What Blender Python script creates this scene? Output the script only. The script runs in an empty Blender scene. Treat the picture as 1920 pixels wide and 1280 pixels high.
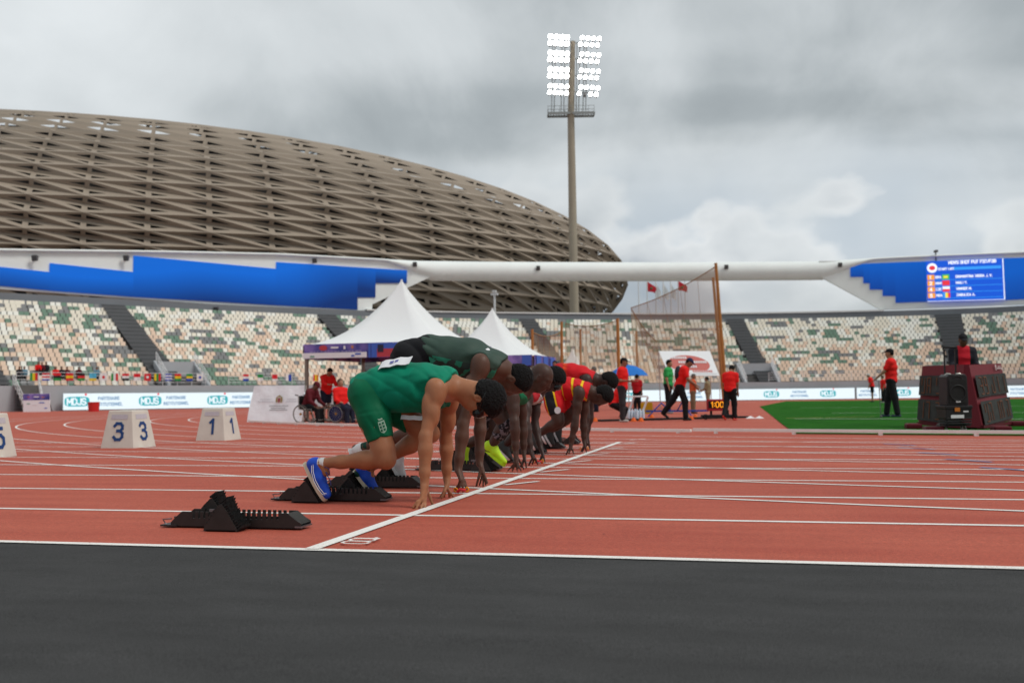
import bpy, math, random
import numpy as np
from mathutils import Vector, Matrix
random.seed(7); np.random.seed(7)
SC = bpy.context.scene
COL = SC.collection
R = math.radians

# ------------------------------------------------------------------ camera
CAM = (1.82, -3.876, .6616); YAW, PITCH, ROLL, FPX = .239, .0468, .0145, 1867.0
_f = np.array([-math.sin(YAW)*math.cos(PITCH), math.cos(YAW)*math.cos(PITCH), math.sin(PITCH)])
_r = np.array([math.cos(YAW), math.sin(YAW), 0.0]); _u = np.cross(_r, _f)
CR = _r*math.cos(ROLL)-_u*math.sin(ROLL); CU = _u*math.cos(ROLL)+_r*math.sin(ROLL); CF = _f
cd = bpy.data.cameras.new('camera'); cam = bpy.data.objects.new('camera', cd); COL.objects.link(cam)
cd.sensor_width = 36; cd.lens = FPX/1920*36; cd.clip_start = .05; cd.clip_end = 9000
cam.matrix_world = Matrix(((CR[0], CU[0], -CF[0], CAM[0]), (CR[1], CU[1], -CF[1], CAM[1]), (CR[2], CU[2], -CF[2], CAM[2]), (0, 0, 0, 1)))
cd.dof.use_dof = True; cd.dof.focus_distance = 5.75; cd.dof.aperture_fstop = 3.2
SC.camera = cam

# ------------------------------------------------------------------ world, sun, exposure
W = bpy.data.worlds.new('World'); SC.world = W; W.use_nodes = True
SUN_AZ, SUN_EL = R(100), R(52)          # the brighter part of the overcast lies ahead of the runners
def build_world():
    nt = W.node_tree; nt.nodes.clear(); N = nt.nodes.new; L = nt.links.new
    out = N('ShaderNodeOutputWorld'); bg = N('ShaderNodeBackground'); L(bg.outputs[0], out.inputs[0])
    sky = N('ShaderNodeTexSky'); sky.sky_type = 'NISHITA'; sky.sun_disc = False
    sky.sun_elevation = SUN_EL; sky.sun_rotation = SUN_AZ; sky.dust_density = 2.0
    tc = N('ShaderNodeTexCoord'); sep = N('ShaderNodeSeparateXYZ'); L(tc.outputs['Generated'], sep.inputs[0])
    def M_(op, a, b=None, c=None):
        n = N('ShaderNodeMath'); n.operation = op
        for i, v in enumerate((a, b, c)):
            if v is None: continue
            if isinstance(v, (int, float)): n.inputs[i].default_value = v
            else: L(v, n.inputs[i])
        return n.outputs[0]
    def noise(vec, scale, detail, rough=.55, dist=0., loc=(0, 0, 0), sc=(1, 1, 1)):
        mp = N('ShaderNodeMapping'); mp.inputs['Location'].default_value = loc; mp.inputs['Scale'].default_value = sc; L(vec, mp.inputs[0])
        n = N('ShaderNodeTexNoise'); n.inputs['Scale'].default_value = scale; n.inputs['Detail'].default_value = detail; n.inputs['Roughness'].default_value = rough; n.inputs['Distortion'].default_value = dist; L(mp.outputs[0], n.inputs[0]); return n.outputs[0]
    def ramp(v, stops):
        rp = N('ShaderNodeValToRGB'); L(v, rp.inputs[0]); e = rp.color_ramp.elements; e[0].position, e[0].color = stops[0][0], (*stops[0][1], 1); e[1].position, e[1].color = stops[-1][0], (*stops[-1][1], 1)
        for p, c in stops[1:-1]: q = e.new(p); q.color = (*c, 1)
        return rp.outputs[0]
    def mix(f, a, b):
        m = N('ShaderNodeMix'); m.data_type = 'RGBA'; L(f, m.inputs[0])
        for v, i in ((a, 6), (b, 7)):
            if isinstance(v, tuple): m.inputs[i].default_value = (*v, 1)
            else: L(v, m.inputs[i])
        return m.outputs[2]
    z = sep.outputs[2]; vec = tc.outputs['Generated']
    # high layer: directions projected on a flat cloud deck
    k = M_('MAXIMUM', M_('ADD', z, .22), .08); cmb = N('ShaderNodeCombineXYZ'); L(M_('DIVIDE', sep.outputs[0], k), cmb.inputs[0]); L(M_('DIVIDE', sep.outputs[1], k), cmb.inputs[1])
    deck = M_('MULTIPLY_ADD', noise(vec, 5., 7, .55, .3), .30, M_('MULTIPLY', noise(cmb.outputs[0], SKY[0], 4, .5, .5, SKY[1]), .85))
    hi = ramp(deck, [(.38, (2.6, 2.9, 3.05)), (.50, (4.3, 4.7, 4.85)), (.59, (6.6, 7.0, 7.15)), (.70, (8.2, 8.6, 8.75))])
    # below it, towards the horizon, heaped clouds against blue-grey air
    puff = M_('ADD', noise(vec, SKY[2], 5, .42, .1, SKY[3], (1, 1, 1.5)), M_('MULTIPLY', M_('SUBTRACT', .155, z), 1.5))
    cu = ramp(puff, [(.50, (8.9, 9.1, 9.15)), (.55, (7.3, 7.6, 7.8)), (.64, (4.9, 5.3, 5.7)), (.76, (3.8, 4.4, 5.0))])
    air = mix(M_('MULTIPLY', M_('SUBTRACT', .3, z), 2.2), (5.3, 6.1, 6.8), (3.3, 4.2, 5.3))
    cuf = ramp(puff, [(.455, (0, 0, 0)), (.525, (1, 1, 1))]); low = mix(cuf, air, cu)
    low = mix(ramp(noise(vec, 3., 3, .5, 0, (2, 5, 1)), [(.38, (.15, .15, .15)), (.55, (1, 1, 1))]), hi, low)
    edge = ramp(M_('ADD', z, M_('MULTIPLY', M_('SUBTRACT', noise(vec, 4., 4), .5), .16)), [(.11, (0, 0, 0)), (.24, (1, 1, 1))])
    tot = mix(edge, low, hi)
    fin = N('ShaderNodeMix'); fin.data_type = 'RGBA'; fin.inputs[0].default_value = .93; L(sky.outputs[0], fin.inputs[6]); L(tot, fin.inputs[7])
    L(fin.outputs[2], bg.inputs[0]); bg.inputs[1].default_value = .088
SKY = (.55, (.4, 2.3, 0), 8.5, (1.3, .6, 2.2))
build_world()
sd = bpy.data.lights.new('sun', 'SUN'); sd.energy = 1.5; sd.angle = R(16); sd.color = (1, .96, .9)
sun = bpy.data.objects.new('sun', sd); COL.objects.link(sun)
_sd = Vector((math.sin(SUN_AZ)*math.cos(SUN_EL), math.cos(SUN_AZ)*math.cos(SUN_EL), math.sin(SUN_EL)))
sun.rotation_euler = (-_sd).to_track_quat('-Z', 'Y').to_euler(); sun.location = (0, -20, 60)
vs = SC.view_settings; vs.view_transform = 'Standard'; vs.look = 'None'; vs.exposure = 0.18; vs.gamma = 1.0
SC.render.engine = 'CYCLES'
SC.cycles.use_denoising = True; SC.cycles.max_bounces = 6; SC.cycles.transparent_max_bounces = 12

# ------------------------------------------------------------------ survey helpers (picture point -> place in the world)
SL = .01
def gz(Y): return -SL*min(max(Y, -40), 116)
def vray(px, py): return CF+CR*((px-960)/FPX)-CU*((py-640)/FPX)
def on_plane(px, py, Y):
    d = vray(px, py); t = (Y-CAM[1])/d[1]; return np.array(CAM)+d*t
def on_ground(px, py):
    d = vray(px, py); t = -(CAM[2]+SL*CAM[1])/(d[2]+SL*d[1]); return np.array(CAM)+d*t
def at_depth(px, py, z): return np.array(CAM)+vray(px, py)*z
def ground_depth(px, z):
    "ground point below the sight line of column px at depth z"
    P = at_depth(px, 720, z); P[2] = gz(P[1]); return P

# ------------------------------------------------------------------ materials
MATS = {}
def mat(name, col, rough=.6, metal=0, noise=None, bump=None, spec=.3, emit=None, estr=1., coat=0, sheen=0, trans=None):
    """noise=(scale, amount) mottles the colour, bump=(scale, strength, distance)"""
    if name in MATS: return MATS[name]
    m = bpy.data.materials.new(name); m.use_nodes = True; nt = m.node_tree; b = nt.nodes['Principled BSDF']
    b.inputs['Base Color'].default_value = (*col, 1); b.inputs['Roughness'].default_value = rough; b.inputs['Metallic'].default_value = metal
    b.inputs['Specular IOR Level'].default_value = spec
    if coat: b.inputs['Coat Weight'].default_value = coat
    if sheen: b.inputs['Sheen Weight'].default_value = sheen
    if emit: b.inputs['Emission Color'].default_value = (*emit, 1); b.inputs['Emission Strength'].default_value = estr
    N = nt.nodes.new; L = nt.links.new
    if noise or bump: tc = N('ShaderNodeTexCoord')
    if noise:
        n = N('ShaderNodeTexNoise'); n.inputs['Scale'].default_value = noise[0]; n.inputs['Detail'].default_value = 6; n.inputs['Roughness'].default_value = .6
        L(tc.outputs['Object'], n.inputs[0])
        r = N('ShaderNodeMapRange'); r.inputs[1].default_value = .3; r.inputs[2].default_value = .7; r.inputs[3].default_value = 1-noise[1]; r.inputs[4].default_value = 1+noise[1]
        L(n.outputs[0], r.inputs[0])
        mu = N('ShaderNodeVectorMath'); mu.operation = 'SCALE'; mu.inputs[0].default_value = col; L(r.outputs[0], mu.inputs['Scale']); L(mu.outputs[0], b.inputs['Base Color'])
    if bump:
        n = N('ShaderNodeTexNoise'); n.inputs['Scale'].default_value = bump[0]; n.inputs['Detail'].default_value = 4; L(tc.outputs['Object'], n.inputs[0])
        bp = N('ShaderNodeBump'); bp.inputs['Strength'].default_value = bump[1]; bp.inputs['Distance'].default_value = bump[2]; L(n.outputs[0], bp.inputs['Height']); L(bp.outputs[0], b.inputs['Normal'])
    MATS[name] = m; return m
def pnodes(m): return m.node_tree, m.node_tree.nodes['Principled BSDF'], m.node_tree.nodes.new, m.node_tree.links.new
def emitmat(name, col, s): return mat(name, (.02, .02, .02), .5, emit=col, estr=s)

# ------------------------------------------------------------------ object helpers
def tag(o, label, cat, group=None):
    o['label'] = label; o['category'] = cat
    if group: o['group'] = group
    return o
def empty(name, loc=(0, 0, 0), rz=0, label=None, cat=None, group=None):
    o = bpy.data.objects.new(name, None); o.empty_display_size = .1; COL.objects.link(o); o.location = tuple(loc); o.rotation_euler = (0, 0, rz)
    if label: tag(o, label, cat, group)
    return o
def meshobj(name, me, parent=None, loc=None, rot=None):
    o = bpy.data.objects.new(name, me); COL.objects.link(o)
    if parent is not None: o.parent = parent
    if loc is not None: o.location = tuple(loc)
    if rot is not None: o.rotation_euler = rot
    return o
def copy_tree(o, parent=None):
    c = o.copy(); COL.objects.link(c); c.parent = parent
    for ch in o.children: copy_tree(ch, c)
    return c
class MB:
    "collects shapes and links them as one mesh object"
    def __init__(s): s.v = []; s.f = []; s.m = []; s.mats = []; s.sm = []
    def mi(s, m):
        if m not in s.mats: s.mats.append(m)
        return s.mats.index(m)
    def add(s, vs, fs, m=None, smooth=False):
        b = len(s.v); s.v += [tuple(map(float, v)) for v in vs]; k = s.mi(m)
        for f in fs: s.f.append(tuple(b+i for i in f)); s.m.append(k); s.sm.append(smooth)
    def box(s, c, d, m=None, M=None, bev=0):
        x, y, z = c; a, b_, h = d[0]/2, d[1]/2, d[2]/2
        vs = [(x+i*a, y+j*b_, z+k*h) for k in (-1, 1) for j in (-1, 1) for i in (-1, 1)]
        if M is not None: vs = [tuple(M @ Vector(v)) for v in vs]
        s.add(vs, [(0, 2, 3, 1), (4, 5, 7, 6), (0, 1, 5, 4), (2, 6, 7, 3), (0, 4, 6, 2), (1, 3, 7, 5)], m)
    def bar(s, p, q, w, h, m=None, up=(0, 0, 1)):
        p = Vector(p); q = Vector(q); d = (q-p).normalized(); u = Vector(up)
        r = d.cross(u)
        if r.length < 1e-4: r = d.cross(Vector((1, 0, 0)))
        r.normalize(); u = r.cross(d)
        vs = [e+r*(i*w/2)+u*(k*h/2) for e in (p, q) for i, k in ((-1, -1), (1, -1), (1, 1), (-1, 1))]
        s.add(vs, [(3, 2, 1, 0), (4, 5, 6, 7), (0, 1, 5, 4), (1, 2, 6, 5), (2, 3, 7, 6), (3, 0, 4, 7)], m)
    def tube(s, pts, r, m=None, n=8, caps=True):
        pts = [Vector(p) for p in pts]; k = len(pts); rs = list(r) if hasattr(r, '__len__') else [r]*k
        vs = []; prev = None
        for i, p in enumerate(pts):
            t = (pts[min(i+1, k-1)]-pts[max(i-1, 0)]).normalized()
            if prev is None:
                a = t.orthogonal().normalized()
            else:
                a = (prev-t*prev.dot(t)).normalized()
            prev = a; b_ = t.cross(a)
            vs += [p+(a*math.cos(2*math.pi*j/n)+b_*math.sin(2*math.pi*j/n))*rs[i] for j in range(n)]
        fs = [(i*n+j, i*n+(j+1) % n, (i+1)*n+(j+1) % n, (i+1)*n+j) for i in range(k-1) for j in range(n)]
        s.add(vs, fs, m, True)
        if caps: s.add(vs[:n], [tuple(range(n-1, -1, -1))], m); s.add(vs[-n:], [tuple(range(n))], m)
    def ring(s, c, ax, rad, r, m=None, n=28, k=6):
        c = Vector(c); ax = Vector(ax).normalized(); a = ax.orthogonal().normalized(); b_ = ax.cross(a); vs = []
        for i in range(n):
            d = a*math.cos(2*math.pi*i/n)+b_*math.sin(2*math.pi*i/n)
            vs += [c+d*(rad+r*math.cos(2*math.pi*j/k))+ax*(r*math.sin(2*math.pi*j/k)) for j in range(k)]
        s.add(vs, [(i*k+j, ((i+1) % n)*k+j, ((i+1) % n)*k+(j+1) % k, i*k+(j+1) % k) for i in range(n) for j in range(k)], m, True)
    def prism(s, poly, y0, y1, m=None, M=None):
        "poly of (x, z), extruded along y"
        n = len(poly); vs = [(x, y0, z) for x, z in poly]+[(x, y1, z) for x, z in poly]
        if M is not None: vs = [tuple(M @ Vector(v)) for v in vs]
        s.add(vs, [tuple(range(n)), tuple(range(2*n-1, n-1, -1))]+[(i, n+i, n+(i+1) % n, (i+1) % n) for i in range(n)], m)
    def ball(s, c, r, m=None, n=10, k=7):
        rx, ry, rz = r if hasattr(r, '__len__') else (r, r, r); vs = []
        for i in range(k+1):
            p = math.pi*i/k
            for j in range(n): vs.append((c[0]+rx*math.sin(p)*math.cos(2*math.pi*j/n), c[1]+ry*math.sin(p)*math.sin(2*math.pi*j/n), c[2]+rz*math.cos(p)))
        s.add(vs, [(i*n+j, (i+1)*n+j, (i+1)*n+(j+1) % n, i*n+(j+1) % n) for i in range(k) for j in range(n)], m, True)
    def mesh(s, name):
        me = bpy.data.meshes.new(name); me.from_pydata(s.v, [], s.f)
        for m in s.mats: me.materials.append(m)
        me.polygons.foreach_set('material_index', s.m); me.polygons.foreach_set('use_smooth', s.sm); me.update(); return me
    def build(s, name, parent=None, loc=None, rot=None, bevel=0):
        o = meshobj(name, s.mesh(name), parent, loc, rot)
        if bevel:
            b = o.modifiers.new('edge', 'BEVEL'); b.width = bevel; b.segments = 2; b.limit_method = 'ANGLE'; b.angle_limit = R(40)
        return o
def part(name, parent, fn, loc=None, rot=None, bevel=0):
    b = MB(); fn(b); return b.build(name, parent, loc, rot, bevel)
# seven-segment / stroke lettering as thin raised strokes
STROKES = {
 'A': [[(0, 0), (.3, 1), (.6, 0)], [(.12, .38), (.48, .38)]], 'B': [[(0, 0), (0, 1), (.4, 1), (.55, .85), (.55, .65), (.4, .52), (0, .52)], [(.4, .52), (.6, .36), (.6, .15), (.42, 0), (0, 0)]],
 'C': [[(.6, .85), (.45, 1), (.15, 1), (0, .8), (0, .2), (.15, 0), (.45, 0), (.6, .15)]], 'D': [[(0, 0), (0, 1), (.38, 1), (.6, .78), (.6, .22), (.38, 0), (0, 0)]],
 'E': [[(.55, 1), (0, 1), (0, 0), (.55, 0)], [(0, .52), (.45, .52)]], 'F': [[(.55, 1), (0, 1), (0, 0)], [(0, .52), (.45, .52)]],
 'G': [[(.6, .85), (.45, 1), (.15, 1), (0, .8), (0, .2), (.15, 0), (.45, 0), (.6, .18), (.6, .48), (.35, .48)]], 'H': [[(0, 0), (0, 1)], [(.6, 0), (.6, 1)], [(0, .52), (.6, .52)]],
 'I': [[(.1, 0), (.1, 1)]], 'J': [[(.5, 1), (.5, .2), (.35, 0), (.12, 0), (0, .18)]], 'K': [[(0, 0), (0, 1)], [(.58, 1), (0, .45)], [(.2, .6), (.6, 0)]], 'L': [[(0, 1), (0, 0), (.5, 0)]],
 'M': [[(0, 0), (0, 1), (.35, .35), (.7, 1), (.7, 0)]], 'N': [[(0, 0), (0, 1), (.6, 0), (.6, 1)]], 'O': [[(.15, 0), (0, .2), (0, .8), (.15, 1), (.45, 1), (.6, .8), (.6, .2), (.45, 0), (.15, 0)]],
 'P': [[(0, 0), (0, 1), (.42, 1), (.6, .85), (.6, .62), (.42, .47), (0, .47)]], 'R': [[(0, 0), (0, 1), (.42, 1), (.6, .85), (.6, .62), (.42, .47), (0, .47)], [(.3, .47), (.6, 0)]],
 'S': [[(.58, .85), (.44, 1), (.15, 1), (0, .85), (0, .65), (.15, .53), (.45, .47), (.6, .34), (.6, .15), (.45, 0), (.13, 0), (0, .15)]], 'T': [[(0, 1), (.6, 1)], [(.3, 1), (.3, 0)]],
 'U': [[(0, 1), (0, .2), (.15, 0), (.45, 0), (.6, .2), (.6, 1)]], 'V': [[(0, 1), (.3, 0), (.6, 1)]], 'W': [[(0, 1), (.18, 0), (.38, .7), (.58, 0), (.76, 1)]], 'X': [[(0, 0), (.6, 1)], [(0, 1), (.6, 0)]],
 'Y': [[(0, 1), (.3, .5), (.6, 1)], [(.3, .5), (.3, 0)]], 'Z': [[(0, 1), (.6, 1), (0, 0), (.6, 0)]],
 '0': [[(.15, 0), (0, .2), (0, .8), (.15, 1), (.42, 1), (.57, .8), (.57, .2), (.42, 0), (.15, 0)]], '1': [[(.05, .78), (.28, 1), (.28, 0)]], '2': [[(0, .82), (.15, 1), (.45, 1), (.58, .84), (.58, .64), (0, 0), (.6, 0)]],
 '3': [[(0, .84), (.14, 1), (.43, 1), (.57, .85), (.57, .68), (.42, .54), (.22, .54)], [(.42, .54), (.6, .38), (.6, .16), (.44, 0), (.14, 0), (0, .16)]], '4': [[(.44, 0), (.44, 1), (0, .3), (.6, .3)]],
 '5': [[(.54, 1), (.06, 1), (.02, .55), (.16, .63), (.42, .63), (.58, .47), (.58, .18), (.42, 0), (.14, 0), (0, .15)]], '6': [[(.53, .88), (.4, 1), (.15, 1), (0, .8), (0, .2), (.15, 0), (.44, 0), (.58, .18), (.58, .4), (.44, .56), (.14, .56), (0, .4)]],
 '7': [[(0, 1), (.58, 1), (.2, 0)]], '8': [[(.15, .54), (.02, .68), (.02, .86), (.15, 1), (.43, 1), (.56, .86), (.56, .68), (.43, .54), (.15, .54), (0, .38), (0, .16), (.15, 0), (.43, 0), (.58, .16), (.58, .38), (.43, .54)]],
 '9': [[(.05, .12), (.18, 0), (.42, 0), (.57, .2), (.57, .8), (.42, 1), (.14, 1), (0, .82), (0, .6), (.14, .45), (.44, .45), (.57, .6)]],
 ':': [[(.1, .2), (.1, .32)], [(.1, .68), (.1, .8)]], '/': [[(0, 0), (.5, 1)]], '.': [[(.05, 0), (.05, .1)]], "'": [[(.1, 1), (.08, .8)]], '-': [[(.05, .48), (.45, .48)]]}
def text_w(t, h, gap=.22): return sum(((max(x for s in STROKES[c] for x, _ in s)+gap)*h if c in STROKES else .5*h) for c in t)
def lettering(mb, t, o, ux, uy, n, h, wt, m, gap=.22, center=False):
    "strokes lie on the plane through o, ux across, uy up, lifted along n"
    o = Vector(o); ux = Vector(ux).normalized(); uy = Vector(uy).normalized(); n = Vector(n).normalized()
    x = -text_w(t, h, gap)/2 if center else 0.
    k = 0
    for c in t:
        if c not in STROKES: x += .5*h; continue
        for s in STROKES[c]:
            for (ax, ay), (bx, by) in zip(s, s[1:]):
                k += 1; lift = n*(.002+.0003*(k % 7)); p = o+ux*(x+ax*h)+uy*(ay*h)+lift; q = o+ux*(x+bx*h)+uy*(by*h)+lift
                d = (q-p); L_ = d.length
                if L_ < 1e-6: continue
                d /= L_; w = n.cross(d); p = p-d*(wt*.4); q = q+d*(wt*.4)
                mb.add([p-w*wt/2, q-w*wt/2, q+w*wt/2, p+w*wt/2], [(0, 1, 2, 3)], m)
        x += (max(a for s in STROKES[c] for a, _ in s)+gap)*h
# ================================================================== GROUND
def mat_track():
    m = mat('track_rubber', (.36, .082, .052), .8, spec=.28, bump=(420, .55, .004)); nt, b, N, L = pnodes(m)
    tc = N('ShaderNodeTexCoord')
    n = N('ShaderNodeTexNoise'); n.inputs['Scale'].default_value = .55; n.inputs['Detail'].default_value = 7; n.inputs['Roughness'].default_value = .65; L(tc.outputs['Object'], n.inputs[0])
    mp = N('ShaderNodeMapping'); mp.inputs['Scale'].default_value = (.35, 3.2, 1); L(tc.outputs['Object'], mp.inputs[0])
    n3 = N('ShaderNodeTexNoise'); n3.inputs['Scale'].default_value = 1.6; n3.inputs['Detail'].default_value = 5; L(mp.outputs[0], n3.inputs[0])
    g = N('ShaderNodeTexNoise'); g.inputs['Scale'].default_value = 240; g.inputs['Detail'].default_value = 2; L(tc.outputs['Object'], g.inputs[0])
    ad = N('ShaderNodeMath'); ad.operation = 'ADD'; L(n.outputs[0], ad.inputs[0]); L(n3.outputs[0], ad.inputs[1])
    rp = N('ShaderNodeValToRGB'); L(ad.outputs[0], rp.inputs[0]); rp.color_ramp.elements[0].position = .36; rp.color_ramp.elements[1].position = .66
    mr = N('ShaderNodeMapRange'); mr.inputs[1].default_value = .7; mr.inputs[2].default_value = 1.3; L(ad.outputs[0], mr.inputs[0]); L(mr.outputs[0], rp.inputs[0])
    rp.color_ramp.elements[0].position = 0; rp.color_ramp.elements[1].position = 1
    rp.color_ramp.elements[0].color = (.36, .066, .040, 1); rp.color_ramp.elements[1].color = (.47, .110, .066, 1)
    gm = N('ShaderNodeMapRange'); gm.inputs[1].default_value = .3; gm.inputs[2].default_value = .7; gm.inputs[3].default_value = .66; gm.inputs[4].default_value = 1.34; L(g.outputs[0], gm.inputs[0])
    g2 = N('ShaderNodeTexNoise'); g2.inputs['Scale'].default_value = 55; g2.inputs['Detail'].default_value = 3; L(tc.outputs['Object'], g2.inputs[0]); g2m = N('ShaderNodeMapRange'); g2m.inputs[1].default_value = .3; g2m.inputs[2].default_value = .7; g2m.inputs[3].default_value = .86; g2m.inputs[4].default_value = 1.12; L(g2.outputs[0], g2m.inputs[0])
    vo = N('ShaderNodeTexVoronoi'); vo.inputs['Scale'].default_value = 1.7; L(tc.outputs['Object'], vo.inputs[0]); sp_ = N('ShaderNodeMapRange'); sp_.inputs[1].default_value = .010; sp_.inputs[2].default_value = .02; sp_.inputs[3].default_value = .25; sp_.inputs[4].default_value = 1.; L(vo.outputs['Distance'], sp_.inputs[0])
    m1 = N('ShaderNodeMath'); m1.operation = 'MULTIPLY'; L(gm.outputs[0], m1.inputs[0]); L(g2m.outputs[0], m1.inputs[1]); m2 = N('ShaderNodeMath'); m2.operation = 'MULTIPLY'; L(m1.outputs[0], m2.inputs[0]); L(sp_.outputs[0], m2.inputs[1])
    mu = N('ShaderNodeVectorMath'); mu.operation = 'SCALE'; L(rp.outputs[0], mu.inputs[0]); L(m2.outputs[0], mu.inputs['Scale']); L(mu.outputs[0], b.inputs['Base Color'])
    return m
def mat_asphalt():
    m = mat('asphalt', (.05, .052, .052), .9, spec=.2, bump=(260, .9, .006)); nt, b, N, L = pnodes(m)
    tc = N('ShaderNodeTexCoord'); n = N('ShaderNodeTexNoise'); n.inputs['Scale'].default_value = 1.1; n.inputs['Detail'].default_value = 8; n.inputs['Roughness'].default_value = .7; L(tc.outputs['Object'], n.inputs[0])
    mp = N('ShaderNodeMapping'); mp.inputs['Scale'].default_value = (.8, 3, 1); mp.inputs['Rotation'].default_value = (0, 0, .05); L(tc.outputs['Object'], mp.inputs[0])
    n3 = N('ShaderNodeTexNoise'); n3.inputs['Scale'].default_value = 2.2; n3.inputs['Detail'].default_value = 6; L(mp.outputs[0], n3.inputs[0])
    g = N('ShaderNodeTexNoise'); g.inputs['Scale'].default_value = 300; L(tc.outputs['Object'], g.inputs[0])
    ad = N('ShaderNodeMath'); ad.operation = 'ADD'; L(n.outputs[0], ad.inputs[0]); L(n3.outputs[0], ad.inputs[1])
    mr = N('ShaderNodeMapRange'); mr.inputs[1].default_value = .65; mr.inputs[2].default_value = 1.35; mr.inputs[3].default_value = .034; mr.inputs[4].default_value = .056; L(ad.outputs[0], mr.inputs[0])
    gm = N('ShaderNodeMapRange'); gm.inputs[1].default_value = .3; gm.inputs[2].default_value = .7; gm.inputs[3].default_value = .5; gm.inputs[4].default_value = 1.7; L(g.outputs[0], gm.inputs[0])
    mm = N('ShaderNodeMath'); mm.operation = 'MULTIPLY'; L(mr.outputs[0], mm.inputs[0]); L(gm.outputs[0], mm.inputs[1])
    c = N('ShaderNodeCombineColor'); L(mm.outputs[0], c.inputs[0]); L(mm.outputs[0], c.inputs[1]); L(mm.outputs[0], c.inputs[2]); L(c.outputs[0], b.inputs['Base Color'])
    return m
def mat_grass():
    m = mat('turf', (.03, .10, .02), .95, spec=.04, bump=(90, .8, .03)); nt, b, N, L = pnodes(m)
    tc = N('ShaderNodeTexCoord'); n = N('ShaderNodeTexNoise'); n.inputs['Scale'].default_value = .9; n.inputs['Detail'].default_value = 9; n.inputs['Roughness'].default_value = .75; L(tc.outputs['Object'], n.inputs[0])
    rp = N('ShaderNodeValToRGB'); L(n.outputs[0], rp.inputs[0]); e = rp.color_ramp.elements; e[0].position = .3; e[1].position = .72
    e[0].color = (.010, .075, .006, 1); e[1].color = (.032, .165, .016, 1); L(rp.outputs[0], b.inputs['Base Color']); return m
def mat_paint(name='line_paint', col=(.80, .78, .74)):
    m = mat(name, col, .75, bump=(300, .4, .003)); nt, b, N, L = pnodes(m)
    tc = N('ShaderNodeTexCoord'); n = N('ShaderNodeTexNoise'); n.inputs['Scale'].default_value = 110; n.inputs['Detail'].default_value = 3; L(tc.outputs['Object'], n.inputs[0])
    n2 = N('ShaderNodeTexNoise'); n2.inputs['Scale'].default_value = 4; n2.inputs['Detail'].default_value = 4; L(tc.outputs['Object'], n2.inputs[0])
    a = N('ShaderNodeMath'); a.operation = 'MULTIPLY_ADD'; a.inputs[1].default_value = .5; L(n2.outputs[0], a.inputs[0]); L(n.outputs[0], a.inputs[2])
    rp = N('ShaderNodeValToRGB'); L(a.outputs[0], rp.inputs[0]); e = rp.color_ramp.elements; e[0].position = .52; e[1].position = .66
    e[0].color = (col[0]*.62, col[1]*.5, col[2]*.45, 1); e[1].color = (*col, 1); L(rp.outputs[0], b.inputs['Base Color']); return m
M_TRACK, M_ASPH, M_GRASS, M_LINE = mat_track(), mat_asphalt(), mat_grass(), mat_paint()
M_EARTH = mat('outer_ground', (.16, .15, .13), .9, noise=(.05, .3))
def sheet(name, poly, dz, m, kind='structure', parent=None):
    "flat polygon draped on the gently falling ground"
    b = MB(); b.add([(x, y, gz(y)+dz) for x, y in poly], [tuple(range(len(poly)))], m); o = b.build(name, parent)
    if kind and parent is None: o['kind'] = kind
    return o
b = MB(); ys = [-40, -.05, 60, 116, 160, 4000]
b.add([(x, y, (gz(y) if y < 150 else -1.5)-.03) for y in ys for x in (-4000, 4000)], [(2*i, 2*i+1, 2*i+3, 2*i+2) for i in range(len(ys)-1)], M_EARTH); o = b.build('ground'); o['kind'] = 'structure'
track = sheet('running_track', [(-110, -.01), (130, -.01), (130, 116), (-110, 116)], 0, M_TRACK)
road = sheet('asphalt_apron', [(-110, -38), (130, -38), (130, -.012), (-110, -.012)], -.002, M_ASPH)
# the oval: centre of the bend and radius of the kerb
OX, OY, RK = 15.0, 46.55, 36.5
turf_edge = [on_ground(1487, 809), on_ground(1466, 795), on_ground(1440, 774), on_ground(1424, 762)]
Yk = OY-RK
poly = [(turf_edge[0][0]-.15, Yk+.25+.0), (60, Yk+.25), (110, Yk+.25), (110, 98), (6.0, 98)]+[(p[0], p[1]) for p in turf_edge[::-1]]
_k0 = OY-math.sqrt((RK-.2)**2-(turf_edge[0][0]-OX)**2)
poly = [(turf_edge[0][0], _k0)]+[(x, OY-math.sqrt((RK-.2)**2-(x-OX)**2) if x < OX else Yk+.2) for x in np.linspace(turf_edge[0][0]+.5, OX, 9)]+[(110, Yk+.2), (110, 92), (turf_edge[3][0]+2.5, 92)]+[(p[0], p[1]) for p in turf_edge[:0:-1]]
turf = sheet('turf_field', poly, .012, M_GRASS)
# ---- painted lines, each a strip of its own lying on the track
def strip(pts, w, dz=.004, m=M_LINE, name='lane_line', parent=None):
    pts = [np.array(p[:2]) for p in pts]; vs = []
    for i, p in enumerate(pts):
        t = pts[min(i+1, len(pts)-1)]-pts[max(i-1, 0)]; t = t/np.linalg.norm(t); n = np.array([-t[1], t[0]])
        for s in (-1, 1): q = p+n*s*w/2; vs.append((q[0], q[1], gz(q[1])+dz))
    b = MB(); b.add(vs, [(2*i, 2*i+1, 2*i+3, 2*i+2) for i in range(len(pts)-1)], m); return b.build(name, parent or track)
def ovalY(j, x):
    r = RK+1.22*j; return OY-math.sqrt(r*r-(x-OX)**2)
for t in range(9):
    y = t*1.22
    if t == 0: strip([(-100, 0), (110, 0)], .055, .0025); continue
    # the straight lanes' lines break off where they meet the line of the bend
    strip([(x, y) for x in np.linspace(-60 if t < 3 else -9-t*1.2, 110, 4)], .05, .0022)
for j in range(1, 9):
    r = RK+1.22*j; a0 = math.pi/2
    pts = [(OX+r*math.cos(a), OY-r*math.sin(a)) for a in np.linspace(math.pi/2, math.pi*1.45, 120)]
    strip(pts, .05, .0035)
    strip([(OX, OY-r), (110, OY-r)], .05, .0035)
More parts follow.
